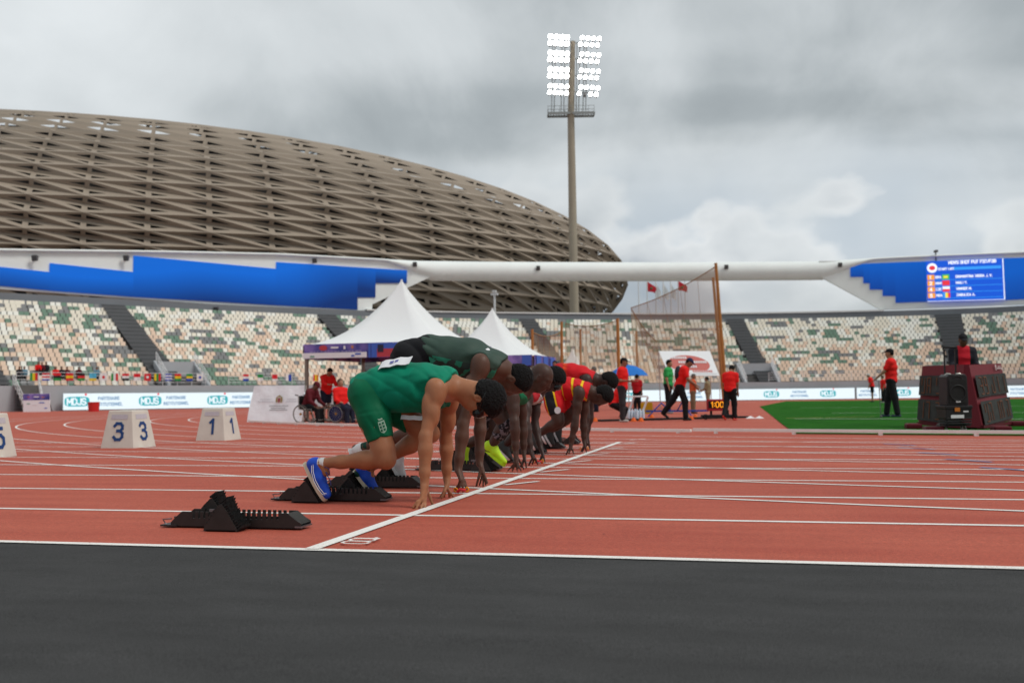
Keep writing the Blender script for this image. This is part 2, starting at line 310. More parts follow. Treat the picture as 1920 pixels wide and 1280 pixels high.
o = strip([(0, -.0), (0, 8*1.22)], .065, .005, name='start_line')
# staggered marks beyond the start line
for t in range(2, 9):
    for s in (0,):
        strip([(.06, t*1.22+.62), (.24, t*1.22+.94)], .045, .005, name='stagger_mark')
blue = mat_paint('blue_mark', (.16, .24, .42))
for px, py in ((1686, 834), (1718, 841), (1758, 851), (1815, 864), (1888, 880)):
    P = on_ground(px, py); strip([(P[0]-.16, P[1]+.2), (P[0]+.02, P[1]), (P[0]+.16, P[1]-.2)], .06, .0055, blue, 'break_mark')
b = MB(); lettering(b, '100', (.07, .33, .004), (0, -1, SL), (1, 0, 0), (0, 0, 1), .115, .013, M_LINE, gap=.13)
# the figures lie on the ground, read along the start line
o = b.build('distance_figures', track); o.location = (0, 0, .0)
# field lines on the turf
for px0, py0, px1, py1 in ((1490, 786, 1920, 786.5), (1560, 775, 1920, 774), (1500, 765, 1920, 762)):
    A = on_ground(px0, py0); B = on_ground(px1, py1); strip([A, B], .10, .018, M_LINE, 'field_line', turf)
A = on_ground(1475, 785); B = on_ground(1640, 782); strip([A, B], .09, .019, mat_paint('yellow_paint', (.6, .5, .1)), 'field_line', turf)

# ---- white kerb rail round the inside of the oval
M_KERB = mat('kerb_aluminium', (.84, .83, .79), .45, noise=(6, .06))
def rail_section(pts, lift, label):
    e = empty('kerb_rail', (pts[0][0], pts[0][1], gz(pts[0][1])), 0, label, 'kerb rail', 'white kerb rail sections'); o0 = Vector(e.location)
    b = MB()
    for p, q in zip(pts, pts[1:]): b.bar(Vector((p[0], p[1], gz(p[1])+.046+lift))-o0, Vector((q[0], q[1], gz(q[1])+.046+lift))-o0, .065, .046, M_KERB)
    b.build('rail', e)
    L_ = 0; nxt = .4
    for p, q in zip(pts, pts[1:]):
        d = math.dist(p[:2], q[:2])
        while nxt < L_+d:
            f = (nxt-L_)/d; x, y = p[0]+(q[0]-p[0])*f, p[1]+(q[1]-p[1])*f
            part('foot', e, lambda b: b.box((x-o0[0], y-o0[1], gz(y)-o0[2]+.012+lift/2), (.06, .062, .024+lift), M_KERB)); nxt += 1.3
        L_ += d
def kerb_pt(x): return (x, OY-math.sqrt(RK*RK-(x-OX)**2)) if x < OX else (x, Yk)
def arc_pts(x0, x1, n): return [kerb_pt(x) for x in np.linspace(x0, x1, n)]
xs = on_ground(1298, 812)[0]
rail_section(arc_pts(xs+.02, 15, 12)+[(30, Yk)], .014, 'white kerb rail along the turf, set a little higher than its neighbour')
rail_section(arc_pts(-5.5, xs-.02, 10), 0, 'white kerb rail from the crouching runners to the raised joint')
rail_section(arc_pts(-12.6, -5.6, 9), 0, 'white kerb rail in front of the wheelchairs and the crest banner')
# ================================================================== THE BOWL OF THE ATHLETICS STADIUM
_cp = [(-420, 60), (-200, 70.5), (0, 79), (118, 82), (300, 87), (440, 91.5), (620, 98), (800, 104), (960, 108), (1200, 112), (1400, 114), (1700, 113), (1920, 109), (2150, 100), (2400, 86)]
_cl = np.array([[(px-960)/FPX*d, d] for px, d in _cp])
def _plan(l, d): return np.array([CAM[0]+l*_r[0]-d*math.sin(YAW), CAM[1]+l*_r[1]+d*math.cos(YAW)])
def _smooth(P, n):
    "Catmull-Rom through the survey points, then averaged"
    out = []
    for i in range(1, len(P)-2):
        p0, p1, p2, p3 = P[i-1:i+3]
        for t in np.linspace(0, 1, n, endpoint=False): out.append(.5*((2*p1)+(p2-p0)*t+(2*p0-5*p1+4*p2-p3)*t*t+(3*p1-p0-3*p2+p3)*t**3))
    out = np.array(out)
    for _ in range(60): out[1:-1] = (out[:-2]+out[1:-1]*2+out[2:])/4
    return out
_c = _smooth(_cl, 24); _seg = np.r_[0, np.cumsum(np.linalg.norm(np.diff(_c, axis=0), axis=1))]; SMAX = _seg[-1]
def bowl(s, off=0.):
    "plan point of the stand at arc length s, off metres behind its front wall"
    l = np.interp(s, _seg, _c[:, 0]); d = np.interp(s, _seg, _c[:, 1]); e = .8
    tl = np.interp(s+e, _seg, _c[:, 0])-np.interp(s-e, _seg, _c[:, 0]); td = np.interp(s+e, _seg, _c[:, 1])-np.interp(s-e, _seg, _c[:, 1]); k = math.hypot(tl, td)
    nl, nd = -td/k, tl/k
    return _plan(l+nl*off, d+nd*off), l+nl*off, d+nd*off
_cache = {}
def s_at(px, off=0.):
    if off not in _cache:
        ss = np.linspace(1, SMAX-1, 500); q = np.array([960+FPX*bowl(s, off)[1]/bowl(s, off)[2] for s in ss]); _cache[off] = (ss, np.maximum.accumulate(q))
    ss, q = _cache[off]; return float(np.interp(px, q, ss))
def bowl_px(px, py, off):
    "world point on the stand surface off metres behind the wall, seen at (px, py)"
    s = s_at(px, off)
    for _ in range(2):
        P, l, d = bowl(s, off); Q = at_depth(px, py, d); s = s_at(px-ROLL*(py-728), off)
    P, l, d = bowl(s, off); return np.array([P[0], P[1], at_depth(px, py, d)[2]])
def bowl_z(s): return gz(bowl(s, 0)[0][1])      # the stand follows the ground
M_CONC = mat('grey_wall_paint', (.40, .42, .44), .7, noise=(.4, .06)); M_PARA = mat('parapet_grey', (.20, .213, .23), .7, noise=(.3, .08)); M_DCONC = mat('stair_concrete', (.10, .105, .11), .8, noise=(.8, .15))
M_STEP = mat('step_edge', (.135, .14, .145), .8); M_TREAD = mat('step_concrete', (.13, .125, .12), .85, noise=(1, .1))
WALL_H, OFF0, RUN, RISE, NR = 2.1, 1.4, .80, .415, 20
def sweep(b, prof, s0, s1, ds, m, smooth=False, zf=None):
    "profile of (offset, height above the ground) swept along the bowl"
    n = max(2, int((s1-s0)/ds)); vs = []; k = len(prof)
    for s in np.linspace(s0, s1, n):
        z0 = bowl_z(s)
        for off, z in prof: P = bowl(s, off)[0]; vs.append((P[0], P[1], z0+z))
    b.add(vs, [(i*k+j, (i+1)*k+j, (i+1)*k+j+1, i*k+j+1) for i in range(n-1) for j in range(k-1)], m, smooth)
stand = empty('grandstand', (*bowl(s_at(960), 0)[0], bowl_z(s_at(960))), 0, 'curved grandstand of cream, pink, green and grey plastic seats round the field', 'grandstand')
SO = Vector(stand.location)
def spart(name, fn, parent=stand):
    b = MB(); fn(b); b.v = [(x-SO[0], y-SO[1], z-SO[2]) for x, y, z in b.v]; return b.build(name, parent)
S0, S1 = s_at(-160), s_at(2080)
tread = [(OFF0-.5, WALL_H)]
for r_ in range(NR): tread += [(OFF0-.1+r_*RUN, WALL_H+max(r_-1, 0)*RISE-.08), (OFF0-.1+r_*RUN, WALL_H+r_*RISE-.08)]
TOPO = OFF0+NR*RUN; TOPZ = WALL_H+NR*RISE
tread += [(TOPO+1.2, tread[-1][1])]
spart('terrace', lambda b: sweep(b, tread, S0, S1, 1.5, M_TREAD))
spart('front_wall', lambda b: sweep(b, [(0, -.3), (0, WALL_H-.02), (.25, WALL_H-.02), (.25, WALL_H-.4), (OFF0-.4, WALL_H-.4)], S0, S1, 1.5, M_CONC))
spart('parapet', lambda b: sweep(b, [(TOPO+1.1, TOPZ-.6), (TOPO+1.1, TOPZ+.85), (TOPO+2.2, TOPZ+.85), (TOPO+2.2, TOPZ-3)], S0, S1, 1.5, M_PARA))
spart('parapet_coping', lambda b: sweep(b, [(TOPO+.98, TOPZ+.853), (TOPO+.98, TOPZ+1.03), (TOPO+2.3, TOPZ+1.03)], s_at(688, TOPO+1), s_at(1660, TOPO+1), 1.5, mat('white_render', (.72, .72, .70), .6, noise=(.5, .04))))
# gangways climb straight back; openings for the vomitories
AISLES = []
for px, off, w in ((300, 4, 2.6), (644, 12, 1.9), (1020, 10, 1.9), (1418, 6, 1.9), (1796, 6, 1.9), (-60, 5, 2.4)): AISLES.append((s_at(px, off), w))
VOMS = [(s_at(352, 1.), 3.4), (s_at(1427, 1.), 3.5), (s_at(1010, 1.), 3.0)]
def in_gap(s, r_):
    for a, w in AISLES:
        if abs(s-a) < w/2: return True
    for a, w in VOMS:
        if r_ < 5 and abs(s-a) < w/2+.5: return True
    return False
for a, w in AISLES:
    def f(b):
        for r_ in range(NR*2):
            o0 = OFF0-.15+r_*RUN/2; z1 = WALL_H+(r_+1)*RISE/2
            P = [bowl(a-w/2, o0)[0], bowl(a+w/2, o0)[0], bowl(a+w/2, o0+RUN/2)[0], bowl(a-w/2, o0+RUN/2)[0]]; z0 = bowl_z(a)
            b.add([(p[0], p[1], z0+z1-.12) for p in P[:2]]+[(p[0], p[1], z0+z1+.06) for p in P], [(0, 1, 3, 2), (2, 3, 4, 5)], M_DCONC if r_ % 2 else M_STEP)
    spart('stair_flight', f)
# seats
SEATC = [mat('seat_cream', (.80, .75, .64), .5), mat('seat_pink', (.76, .59, .46), .5), mat('seat_white', (.85, .84, .77), .5), mat('seat_green', (.18, .285, .215), .5), mat('seat_grey', (.25, .255, .255), .5)]
def seat_geo():
    v = [(-.21, 0, .12), (.21, 0, .12), (.22, .34, .10), (-.22, .34, .10), (-.215, .41, .48), (.215, .41, .48), (.215, .46, .48), (-.215, .46, .48), (-.215, 0, .04), (.215, 0, .04), (.215, .42, .02), (-.215, .42, .02)]
    f = [(0, 1, 2, 3), (3, 2, 5, 4), (4, 5, 6, 7), (0, 8, 9, 1), (7, 6, 10, 11), (1, 9, 10, 2), (0, 3, 11, 8), (2, 10, 6, 5), (3, 4, 7, 11)]
    return v, f
SV, SF = seat_geo(); SVA = np.array(SV)
SEATMESH = []
for m in SEATC:
    b = MB(); b.add(SV, SF, m); SEATMESH.append(b.mesh('seat'))
rng = np.random.default_rng(3); blob = rng.random((400, 40, 3))
def seat_colour(i, r_, s):
    low = 1-r_/NR; u = rng.random()
    c = blob[(int(i/2.3+(r_*7 % 3)*.4)+53*int(r_/1.4)) % 400, int(r_/1.4) % 40]
    if c[0] < .12: return 3 if u < .9 else 4
    if c[0] > .93: return 4 if u < .85 else 3
    if u < .06: return 3
    if u < .10: return 4
    p_white = .06+.90*(1-low)*(.7+.6*c[1])
    if u < .10+.9*p_white: return 2 if c[2] < .45 else 0
    return 1 if u < .82+.16*low else 0
slots = []
for r_ in range(NR):
    off = OFF0+r_*RUN; i = 0; s = S0+.4
    while s < S1-.3:
        k = 1-off*.0  # pitch along the row measured on the row itself
        P, l, d = bowl(s, off); P2 = bowl(s+.25, off)[0]; g = np.linalg.norm(P2-P)/.25
        if not in_gap(s, r_): slots.append((s, r_, i, P, d, l, P2-P))
        s += .52/max(g, .3); i += 1
def seat_xf(sl):
    s, r_, i, P, d, l, t = sl; t = t/np.linalg.norm(t); return P[0], P[1], bowl_z(s)+WALL_H+r_*RISE-.02, math.atan2(t[1], t[0])
inview = [k for k, sl in enumerate(slots) if 4 < 960+FPX*sl[5]/sl[4]-ROLL*-40 < 1915]
inview.sort(key=lambda k: slots[k][4]); near = set()
for k in inview:
    if len(near) >= 300: break
    near.add(k)
acc_v = []; acc_f = []; acc_m = []
for k, sl in enumerate(slots):
    x, y, z, a = seat_xf(sl); c = seat_colour(sl[2], sl[1], sl[0])
    if k in near:
        o = meshobj('seat', SEATMESH[c], stand, (x-SO[0], y-SO[1], z-SO[2]), (0, 0, a))
    else:
        ca, sa = math.cos(a), math.sin(a); V = np.stack([x+SVA[:, 0]*ca-SVA[:, 1]*sa, y+SVA[:, 0]*sa+SVA[:, 1]*ca, z+SVA[:, 2]], 1)
        acc_v.append(V); acc_f.append(len(acc_v)-1); acc_m.append(c)
me = bpy.data.meshes.new('seat_rows'); nv = len(SV)
me.from_pydata((np.concatenate(acc_v)-np.array(SO)).tolist(), [], [tuple(q+i*nv for q in f) for i in range(len(acc_v)) for f in SF])
for m in SEATC: me.materials.append(m)
me.polygons.foreach_set('material_index', np.repeat(acc_m, len(SF))); me.update()
o = meshobj('seat_rows', me, stand); o['kind'] = 'stuff'
# vomitories: grey box with mouth painted dark as shade, side walls and stair
M_WRAIL = mat('white_tube', (.70, .71, .71), .4); M_DOOR_SHADE = mat('painted_opening_shade', (.02, .021, .022), .9)
for a, w in VOMS:
    e = MB()
    def f(b):
        z0 = bowl_z(a)
        for sgn in (-1, 1):
            P = [bowl(a+sgn*w/2, o_)[0] for o_ in (.3, 4.2)]; Q = [bowl(a+sgn*(w/2+.28), o_)[0] for o_ in (.3, 4.2)]
            zz = [(.0, WALL_H-.2), (0, WALL_H+2.3)]
            vs = [(*P[0], z0+zz[0][0]), (*P[0], z0+zz[0][1]), (*P[1], z0+zz[1][1]), (*P[1], z0+zz[1][0]), (*Q[0], z0+zz[0][0]), (*Q[0], z0+zz[0][1]), (*Q[1], z0+zz[1][1]), (*Q[1], z0+zz[1][0])]
            b.add(vs, [(0, 1, 2, 3), (7, 6, 5, 4), (1, 5, 6, 2), (0, 4, 5, 1), (3, 2, 6, 7)], M_CONC)
        P = [bowl(a-w/2, 3.6)[0], bowl(a+w/2, 3.6)[0], bowl(a+w/2, 4.5)[0], bowl(a-w/2, 4.5)[0]]
        b.add([(*P[0], z0+WALL_H+.9), (*P[1], z0+WALL_H+.9), (*P[1], z0+WALL_H+2.2), (*P[0], z0+WALL_H+2.2), (*P[2], z0+WALL_H+2.2), (*P[3], z0+WALL_H+2.2)], [(0, 1, 2, 3), (3, 2, 4, 5)], M_CONC)
    vo = spart('vomitory', f)
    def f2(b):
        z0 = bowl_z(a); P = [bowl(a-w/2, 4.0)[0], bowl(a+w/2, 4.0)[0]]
        b.add([(*P[0], z0+.2), (*P[1], z0+.2), (*P[1], z0+WALL_H+.9), (*P[0], z0+WALL_H+.9)], [(0, 1, 2, 3)], M_DOOR_SHADE)  # flat near-black sheet, painted shade in place of the passage depth
    spart('doorway_shade', f2)
    def f3(b):
        z0 = bowl_z(a)
        for sgn in (-1, 1):
            A = bowl(a+sgn*(w/2+.14), .4)[0]; B = bowl(a+sgn*(w/2+.14), 3.9)[0]
            for h in (.35, .62, .9):
                b.tube([(*A, z0+WALL_H-.25+h), (*B, z0+WALL_H+2.2+h)], .03, M_WRAIL, 6)
            for f_ in np.linspace(0, 1, 6): P = A+(B-A)*f_; zb = z0+WALL_H-.25+2.45*f_; b.tube([(*P, zb), (*P, zb+.9)], .03, M_WRAIL, 6)
    spart('handrail', f3)
# railing along the front of the stand
for k, (pa, pb) in enumerate(((30, 385), (428, 575), (1230, 1375), (1440, 1640), (1640, 1930))):
    sa, sb = s_at(pa, .1), s_at(pb, .1)
    def f(b):
        n = max(3, int((sb-sa)/1.2)); S = np.linspace(sa, sb, n)
        for h in (.25, .5, .78, 1.05): b.tube([(*bowl(s, .12)[0], bowl_z(s)+WALL_H+h) for s in S], .022, M_WRAIL, 5)
        for s in S: P = bowl(s, .12)[0]; z = bowl_z(s)+WALL_H; b.tube([(*P, z-.05), (*P, z+1.05)], .026, M_WRAIL, 5)
    spart('front_railing', f)
# ---- roof ring: white tube that swells into a fascia with blue screens
M_WHITE = mat('ring_white', (.80, .835, .815), .55, noise=(.35, .04)); M_RINGG = mat('ring_soffit', (.50, .50, .48), .7)
ring = empty('roof_ring', (*bowl(s_at(960), TOPO+2)[0], 0), 0, 'white tubular ring beam with stepped fascia panels carried above the grandstand', 'roof ring')
RO = Vector(ring.location)
def rpart(name, fn, parent=ring):
    b = MB(); fn(b); b.v = [(x-RO[0], y-RO[1], z-RO[2]) for x, y, z in b.v]; return b.build(name, parent)
RF = TOPO+1.6                   # how far behind the front wall the fascia stands
def yint(tab, x): return float(np.interp(x, [t[0] for t in tab], [t[1] for t in tab]))
TOPY = [(-120, 462), (0, 463), (300, 467), (520, 472), (780, 486), (960, 488), (1250, 489), (1540, 487), (1700, 478), (1920, 469), (2060, 463)]
def f(b):
    "the tube: upper edge follows TOPY, 2.5 m thick where it is bare"
    xs_ = np.linspace(-120, 2060, 120); vs = []; n = 14
    for x in xs_:
        P = bowl_px(x, yint(TOPY, x), RF); s = s_at(x, RF)
        Q, l, d = bowl(s, RF); N_ = bowl(s, RF+1)[0]-Q; hgt = 2.55*(.18+.82*np.clip((x-720)/90, 0, 1)*np.clip((1640-x)/90, 0, 1)); r = hgt/2
        for j in range(n): a_ = 2*math.pi*j/n; vs.append((P[0]+N_[0]*(1.0+1.25*math.cos(a_)), P[1]+N_[1]*(1.0+1.25*math.cos(a_)), P[2]-r+r*math.sin(a_)))
    b.add(vs, [(i*n+j, (i+1)*n+j, (i+1)*n+(j+1) % n, i*n+(j+1) % n) for i in range(len(xs_)-1) for j in range(n)], M_WHITE, True)
rpart('ring_tube', f)
def fascia(name, top, bot, off, m, parent=ring, back=.5, n=24, soffit=None):
    "panel between two picture-measured edges, laid on the bowl's surface, with thickness"
    def f(b):
        x0 = max(top[0][0], bot[0][0]); x1 = min(top[-1][0], bot[-1][0]); xs_ = np.linspace(x0, x1, n); k = len(xs_); vs = []
        for o_ in (off, off+back):
            for x in xs_:
                for tab in (top, bot):
                    P = bowl_px(x, yint(tab, x), off)
                    if o_ != off: s = s_at(x-ROLL*(yint(tab, x)-728), off); P = np.array([*bowl(s, o_)[0], P[2]])
                    vs.append(P)
        fs = []
        for i in range(k-1):
            a_ = 2*i; fs += [(a_, a_+2, a_+3, a_+1)]; c = 2*k+a_; fs += [(c+1, c+3, c+2, c), (a_+1, a_+3, c+3, c+1), (a_, c, c+2, a_+2)]
        fs += [(0, 1, 2*k+1, 2*k), (2*k-2, 4*k-2, 4*k-1, 2*k-1)]
        b.add(vs, fs, m)
    return rpart(name, f, parent)
fascia('fascia_panel', [(-120, 466), (0, 468), (300, 472), (520, 477), (760, 489), (812, 502)], [(-120, 528), (0, 541), (200, 556), (420, 571), (560, 578), (668, 583), (669, 583), (812, 515)], RF+.2, M_WHITE, n=70)
fascia('fascia_end', [(669, 560), (696, 558)], [(669, 583), (696, 583)], RF+.15, M_WHITE, n=2)
fascia('fascia_panel', [(1538, 488), (1590, 488), (1700, 480), (1920, 471), (2060, 466)], [(1538, 517), (1652, 580), (1653, 580), (1920, 570), (2060, 562)], RF+.2, M_WHITE, n=70)
def mat_blue(name, c0, c1, s):
    m = mat(name, (.0, .02, .12), .35); nt, b, N, L = pnodes(m)
    tc = N('ShaderNodeTexCoord'); n = N('ShaderNodeTexNoise'); n.inputs['Scale'].default_value = .05; n.inputs['Detail'].default_value = 1; L(tc.outputs['Object'], n.inputs[0])
    sp = N('ShaderNodeSeparateXYZ'); L(tc.outputs['Generated'], sp.inputs[0])
    ad = N('ShaderNodeMath'); ad.operation = 'MULTIPLY_ADD'; ad.inputs[1].default_value = .50; L(sp.outputs[2], ad.inputs[0]); L(n.outputs[0], ad.inputs[2])
    rp = N('ShaderNodeValToRGB'); L(ad.outputs[0], rp.inputs[0]); e = rp.color_ramp.elements; e[0].position = .50; e[1].position = 1.0; e[0].color = (*c0, 1); e[1].color = (*c1, 1)
    L(rp.outputs[0], b.inputs['Emission Color']); b.inputs['Emission Strength'].default_value = s; return m
M_BLUE = mat_blue('led_blue', (.0, .012, .075), (.0, .105, .50), 1.0)
BLUE = [(-120, 88, [(-120, 487), (88, 509)]), (88, 246, [(88, 492), (246, 509)]), (246, 515, [(246, 478), (515, 503)]), (515, 762, [(515, 490), (762, 506)])]
BB = [(-120, 524), (0, 537), (200, 553), (420, 567), (560, 574), (668, 580)]
for x0, x1, tp in BLUE:
    bt = BB
    if x0 == 515:
        fascia('screen_panel', [(515, 490), (668, 500)], [(515, 571.7), (668, 580)], RF+.06, M_BLUE, n=10, back=.16)
        fascia('screen_panel', [(668, 500), (702, 502)], [(668, 557), (702, 557)], RF+.06, M_BLUE, n=4, back=.16)
        fascia('screen_panel', [(702, 502), (761, 506)], [(702, 530), (761, 530)], RF+.06, M_BLUE, n=4, back=.16)
    else: fascia('screen_panel', tp, [(x0, yint(BB, x0)), (x1, yint(BB, x1))], RF+.06, M_BLUE, n=12, back=.16)
M_BLUE2 = mat_blue('led_blue_even', (.0, .035, .22), (.0, .085, .43), 1.0)
for x0, x1, t0, t1, b0, b1 in ((1596, 1620, 494.5, 494, 518, 518), (1620, 1632, 494, 493, 530, 530), (1632, 1656, 493, 492, 542, 542), (1656, 1680, 492, 491, 554, 554), (1680, 1738, 491, 489, 567, 565), (1885, 1960, 483, 481, 562, 558), (1960, 2060, 481, 478, 558, 553)):
    fascia('screen_panel', [(x0, t0), (x1, t1)], [(x0, b0), (x1, b1)], RF+.06, M_BLUE2, n=4, back=.16)
# the big results screen with its list
M_SCR = emitmat('screen_blue', (.0, .085, .62), 1.0); M_SW = emitmat('screen_white', (.85, .9, 1), 1.0); M_SLB = emitmat('screen_light_blue', (.03, .30, .85), 1.); M_SOR = emitmat('screen_orange', (.9, .33, .03), 1.); M_SR = emitmat('screen_red', (.75, .03, .05), 1.); M_SG = emitmat('screen_green', (.05, .45, .1), 1.); M_SY = emitmat('screen_yellow', (.9, .7, .05), 1.)
A, B_, C_, D_ = [Vector(bowl_px(x, y, RF-.25)) for x, y in ((1740, 565), (1886, 561), (1884, 484), (1738, 489))]
ux = (B_-A); uy = (D_-A); nn = ux.cross(uy).normalized(); sw, sh = ux.length, uy.length; ux = ux.normalized(); uy = uy.normalized()
tv = empty('results_screen', A, 0, 'blue results screen listing shot put athletes beside small flags', 'screen')
def q(b, x0, y0, x1, y1, m, k=1):
    p = [ux*(x*sw)+uy*(y*sh)+nn*(.01*k) for x, y in ((x0, y0), (x1, y0), (x1, y1), (x0, y1))]; b.add(p, [(0, 1, 2, 3)], m)
def f(b):
    p = [ux*(x*sw)+uy*(y*sh)-nn*d_ for d_ in (0, .3) for x, y in ((0, 0), (1, 0), (1, 1), (0, 1))]
    b.add(p, [(0, 1, 2, 3), (7, 6, 5, 4), (0, 4, 5, 1), (1, 5, 6, 2), (2, 6, 7, 3), (3, 7, 4, 0)], M_SCR)
part('panel', tv, f)
def f(b):
    q(b, 0, 0, 1, .012, M_SW); q(b, .988, 0, 1, 1, M_SW, 2); q(b, .36, .76, .97, .83, M_SLB)
    rows = [('1', 'BRA', 'DIAMANTINA VIEIRA J. V.'), ('2', 'MAR', 'NAILI Y.'), ('4', 'CZE', 'VIMMER M.'), ('5', 'MDA', 'ZABULICA A.')]
    for i, (n_, c, t) in enumerate(rows):
        y = .535-i*.15; q(b, .01, y, .105, y+.125, M_SOR); lettering(b, n_, ux*(.04*sw)+uy*((y+.025)*sh)+nn*.02, ux, uy, nn, .075*sh, .02*sh, M_SW)
        lettering(b, c, ux*(.12*sw)+uy*((y+.035)*sh)+nn*.01, ux, uy, nn, .055*sh, .014*sh, M_SW); lettering(b, t, ux*(.385*sw)+uy*((y+.035)*sh)+nn*.01, ux, uy, nn, .055*sh, .014*sh, M_SW); q(b, .11, y-.02, .98, y-.008, M_SLB)
        if i == 0: q(b, .205, y, .30, y+.125, M_SG); q(b, .225, y+.035, .28, y+.09, M_SY, 2)
        if i == 1: q(b, .205, y, .30, y+.125, M_SR)
        if i == 2: q(b, .205, y+.0625, .30, y+.125, M_SW); q(b, .205, y, .30, y+.0625, M_SR)
        if i == 3: q(b, .205, y, .237, y+.125, M_SLB); q(b, .237, y, .27, y+.125, M_SY); q(b, .27, y, .30, y+.125, M_SR)
    lettering(b, "MEN'S SHOT PUT F37/F38", ux*(.30*sw)+uy*(.91*sh)+nn*.01, ux, uy, nn, .07*sh, .018*sh, M_SW, gap=.15)
    lettering(b, 'START LIST', ux*(.16*sw)+uy*(.77*sh)+nn*.01, ux, uy, nn, .05*sh, .013*sh, M_SW)
    c0 = ux*(.08*sw)+uy*(.83*sh)
    b.add([c0+nn*.01+(ux*math.cos(a_)+uy*math.sin(a_))*.12*sh for a_ in np.linspace(0, 2*math.pi, 20, endpoint=False)], [tuple(range(20))], M_SW)
    b.add([c0+nn*.02+(ux*math.cos(a_)+uy*math.sin(a_)*.8)*.07*sh for a_ in np.linspace(.3, 2*math.pi, 16, endpoint=False)], [tuple(range(16))], M_SR)
part('list', tv, f)
# cameras and lamps fixed to the ring
M_FIX = mat('fixture_dark', (.09, .09, .09), .5)
for i, (px, py, lab) in enumerate(((60, 482, 'small grey floodlight under the fascia at its first step'), (232, 482, 'small grey floodlight on the fascia corner above the wide blue screen'), (587, 487, 'small grey floodlight above the blue screen near its end'), (776, 494, 'small grey fixture on the fascia beside the bare tube'), (1008, 501, 'small dark camera on the bare white tube beside the mast'), (1362, 499, 'small dark camera on the bare white tube above the flags'), (1576, 495, 'small dark camera where the tube meets the results screen fascia'), (403, 579, 'small dark loudspeaker on the grey parapet under the blue screen'))):
    P = bowl_px(px, py, RF-.3 if i < 7 else TOPO+.9); e = empty('fixture', P, YAW, lab, 'camera' if 'camera' in lab else 'lamp')
    part('housing', e, lambda b: b.box((0, -.1, 0), (.5, .3, .55), M_FIX, Matrix.Rotation(.35, 4, 'X'))); part('bracket', e, lambda b: b.bar((0, .7, .2), (0, 0, .1), .12, .12, M_FIX))
P = bowl_px(1757, 478, RF); e = empty('fixture', P, YAW, 'small camera on a post above the results screen', 'camera'); part('post', e, lambda b: b.bar((0, 0, -.8), (0, 0, .4), .12, .12, M_FIX)); part('housing', e, lambda b: b.box((0, -.1, .55), (.3, .7, .3), M_FIX))
# ---- perimeter LED boards at the foot of the wall
M_LED = emitmat('led_white', (.82, .93, .98), .92); M_TEAL = emitmat('led_teal', (.02, .42, .48), .9); M_LBL = emitmat('led_text', (.25, .42, .62), .8); M_LFR = mat('led_frame', (.16, .17, .18), .5)
def led_board(pa, pb, off, h, z0_, label, texts):
    sa, sb = s_at(pa, off), s_at(pb, off); mid = bowl((sa+sb)/2, off)[0]; e = empty('advertising_board', (mid[0], mid[1], gz(mid[1])), 0, label, 'led board', 'led boards round the field'); O = Vector(e.location)
    def f(b):
        S = np.linspace(sa, sb, max(4, int((sb-sa)/1.5))); vs = []
        for s in S:
            P = bowl(s, off)[0]; Q = bowl(s, off+.3)[0]; z = bowl_z(s)
            vs += [Vector((*P, z+z0_))-O, Vector((*P, z+z0_+h))-O, Vector((*Q, z+z0_+h))-O, Vector((*Q, z))-O]
        k = len(S); b.add(vs, [(4*i, 4*i+4, 4*i+5, 4*i+1) for i in range(k-1)], M_LED)
        b.add([Vector(v) for v in vs], [t for i in range(k-1) for t in ((4*i+1, 4*i+5, 4*i+6, 4*i+2), (4*i+2, 4*i+6, 4*i+7, 4*i+3))], M_LFR)
    part('display', e, f)
    for px, kind in texts:
        b = MB()
        if True:
            s = s_at(px, off); P = bowl(s, off-.03)[0]; Q = bowl(s+.5, off-.03)[0]; t = Vector((*(Q-P), 0)).normalized(); n_ = Vector((-t[1], t[0], 0)); n_ = -n_; up = Vector((0, 0, 1)); c = Vector((*P, bowl_z(s)+z0_+h*.5))-O
            if kind == 'logo':
                w_, h_ = h*.72, h*.30
                pts = [c+t*(w_*math.cos(a_)*abs(math.cos(a_))**-.5 if abs(math.cos(a_)) > 1e-3 else 0)+up*(h_*math.sin(a_)*abs(math.sin(a_))**-.5 if abs(math.sin(a_)) > 1e-3 else 0) for a_ in np.linspace(0, 2*math.pi, 24, endpoint=False)]
                b.add(pts, [tuple(range(24))], M_TEAL); lettering(b, 'MDJS', c-up*(h*.18)+n_*.02, t, up, n_, h*.36, h*.085, M_LED, gap=.18, center=True)
                b.add([c+n_*.02+t*(h*.5)+up*(h*.42)+(t*math.cos(a_)+up*math.sin(a_))*h*.07 for a_ in np.linspace(0, 6.28, 10, endpoint=False)], [tuple(range(10))], M_SR)
            else:
                lettering(b, 'PARTENAIRE', c+up*(h*.10), t, up, n_, h*.17, h*.045, M_LBL, center=True); b.build('lettering', e); b = MB(); lettering(b, 'INSTITUTIONNEL', c-up*(h*.26), t, up, n_, h*.17, h*.045, M_LBL, center=True)
        b.build('logo' if kind == 'logo' else 'lettering', e)
led_board(118, 575, -.9, 1.35, .08, 'long white led advertising board below the flags, one end beside a red bin', [(144, 'logo'), (204, 't'), (281, 'logo'), (330, 't'), (407, 'logo'), (452, 't'), (520, 'logo')])
led_board(1080, 1600, -.9, 1.22, .08, 'white led advertising board across the turf from the red officials', [(1110, 't'), (1180, 'logo'), (1300, 't'), (1444, 'logo'), (1497, 't'), (1550, 'logo')])
led_board(1604, 1960, -.9, 1.22, .08, 'white led advertising board behind the twin scoreboard', [(1625, 't'), (1690, 'logo'), (1740, 't'), (1905, 't')])
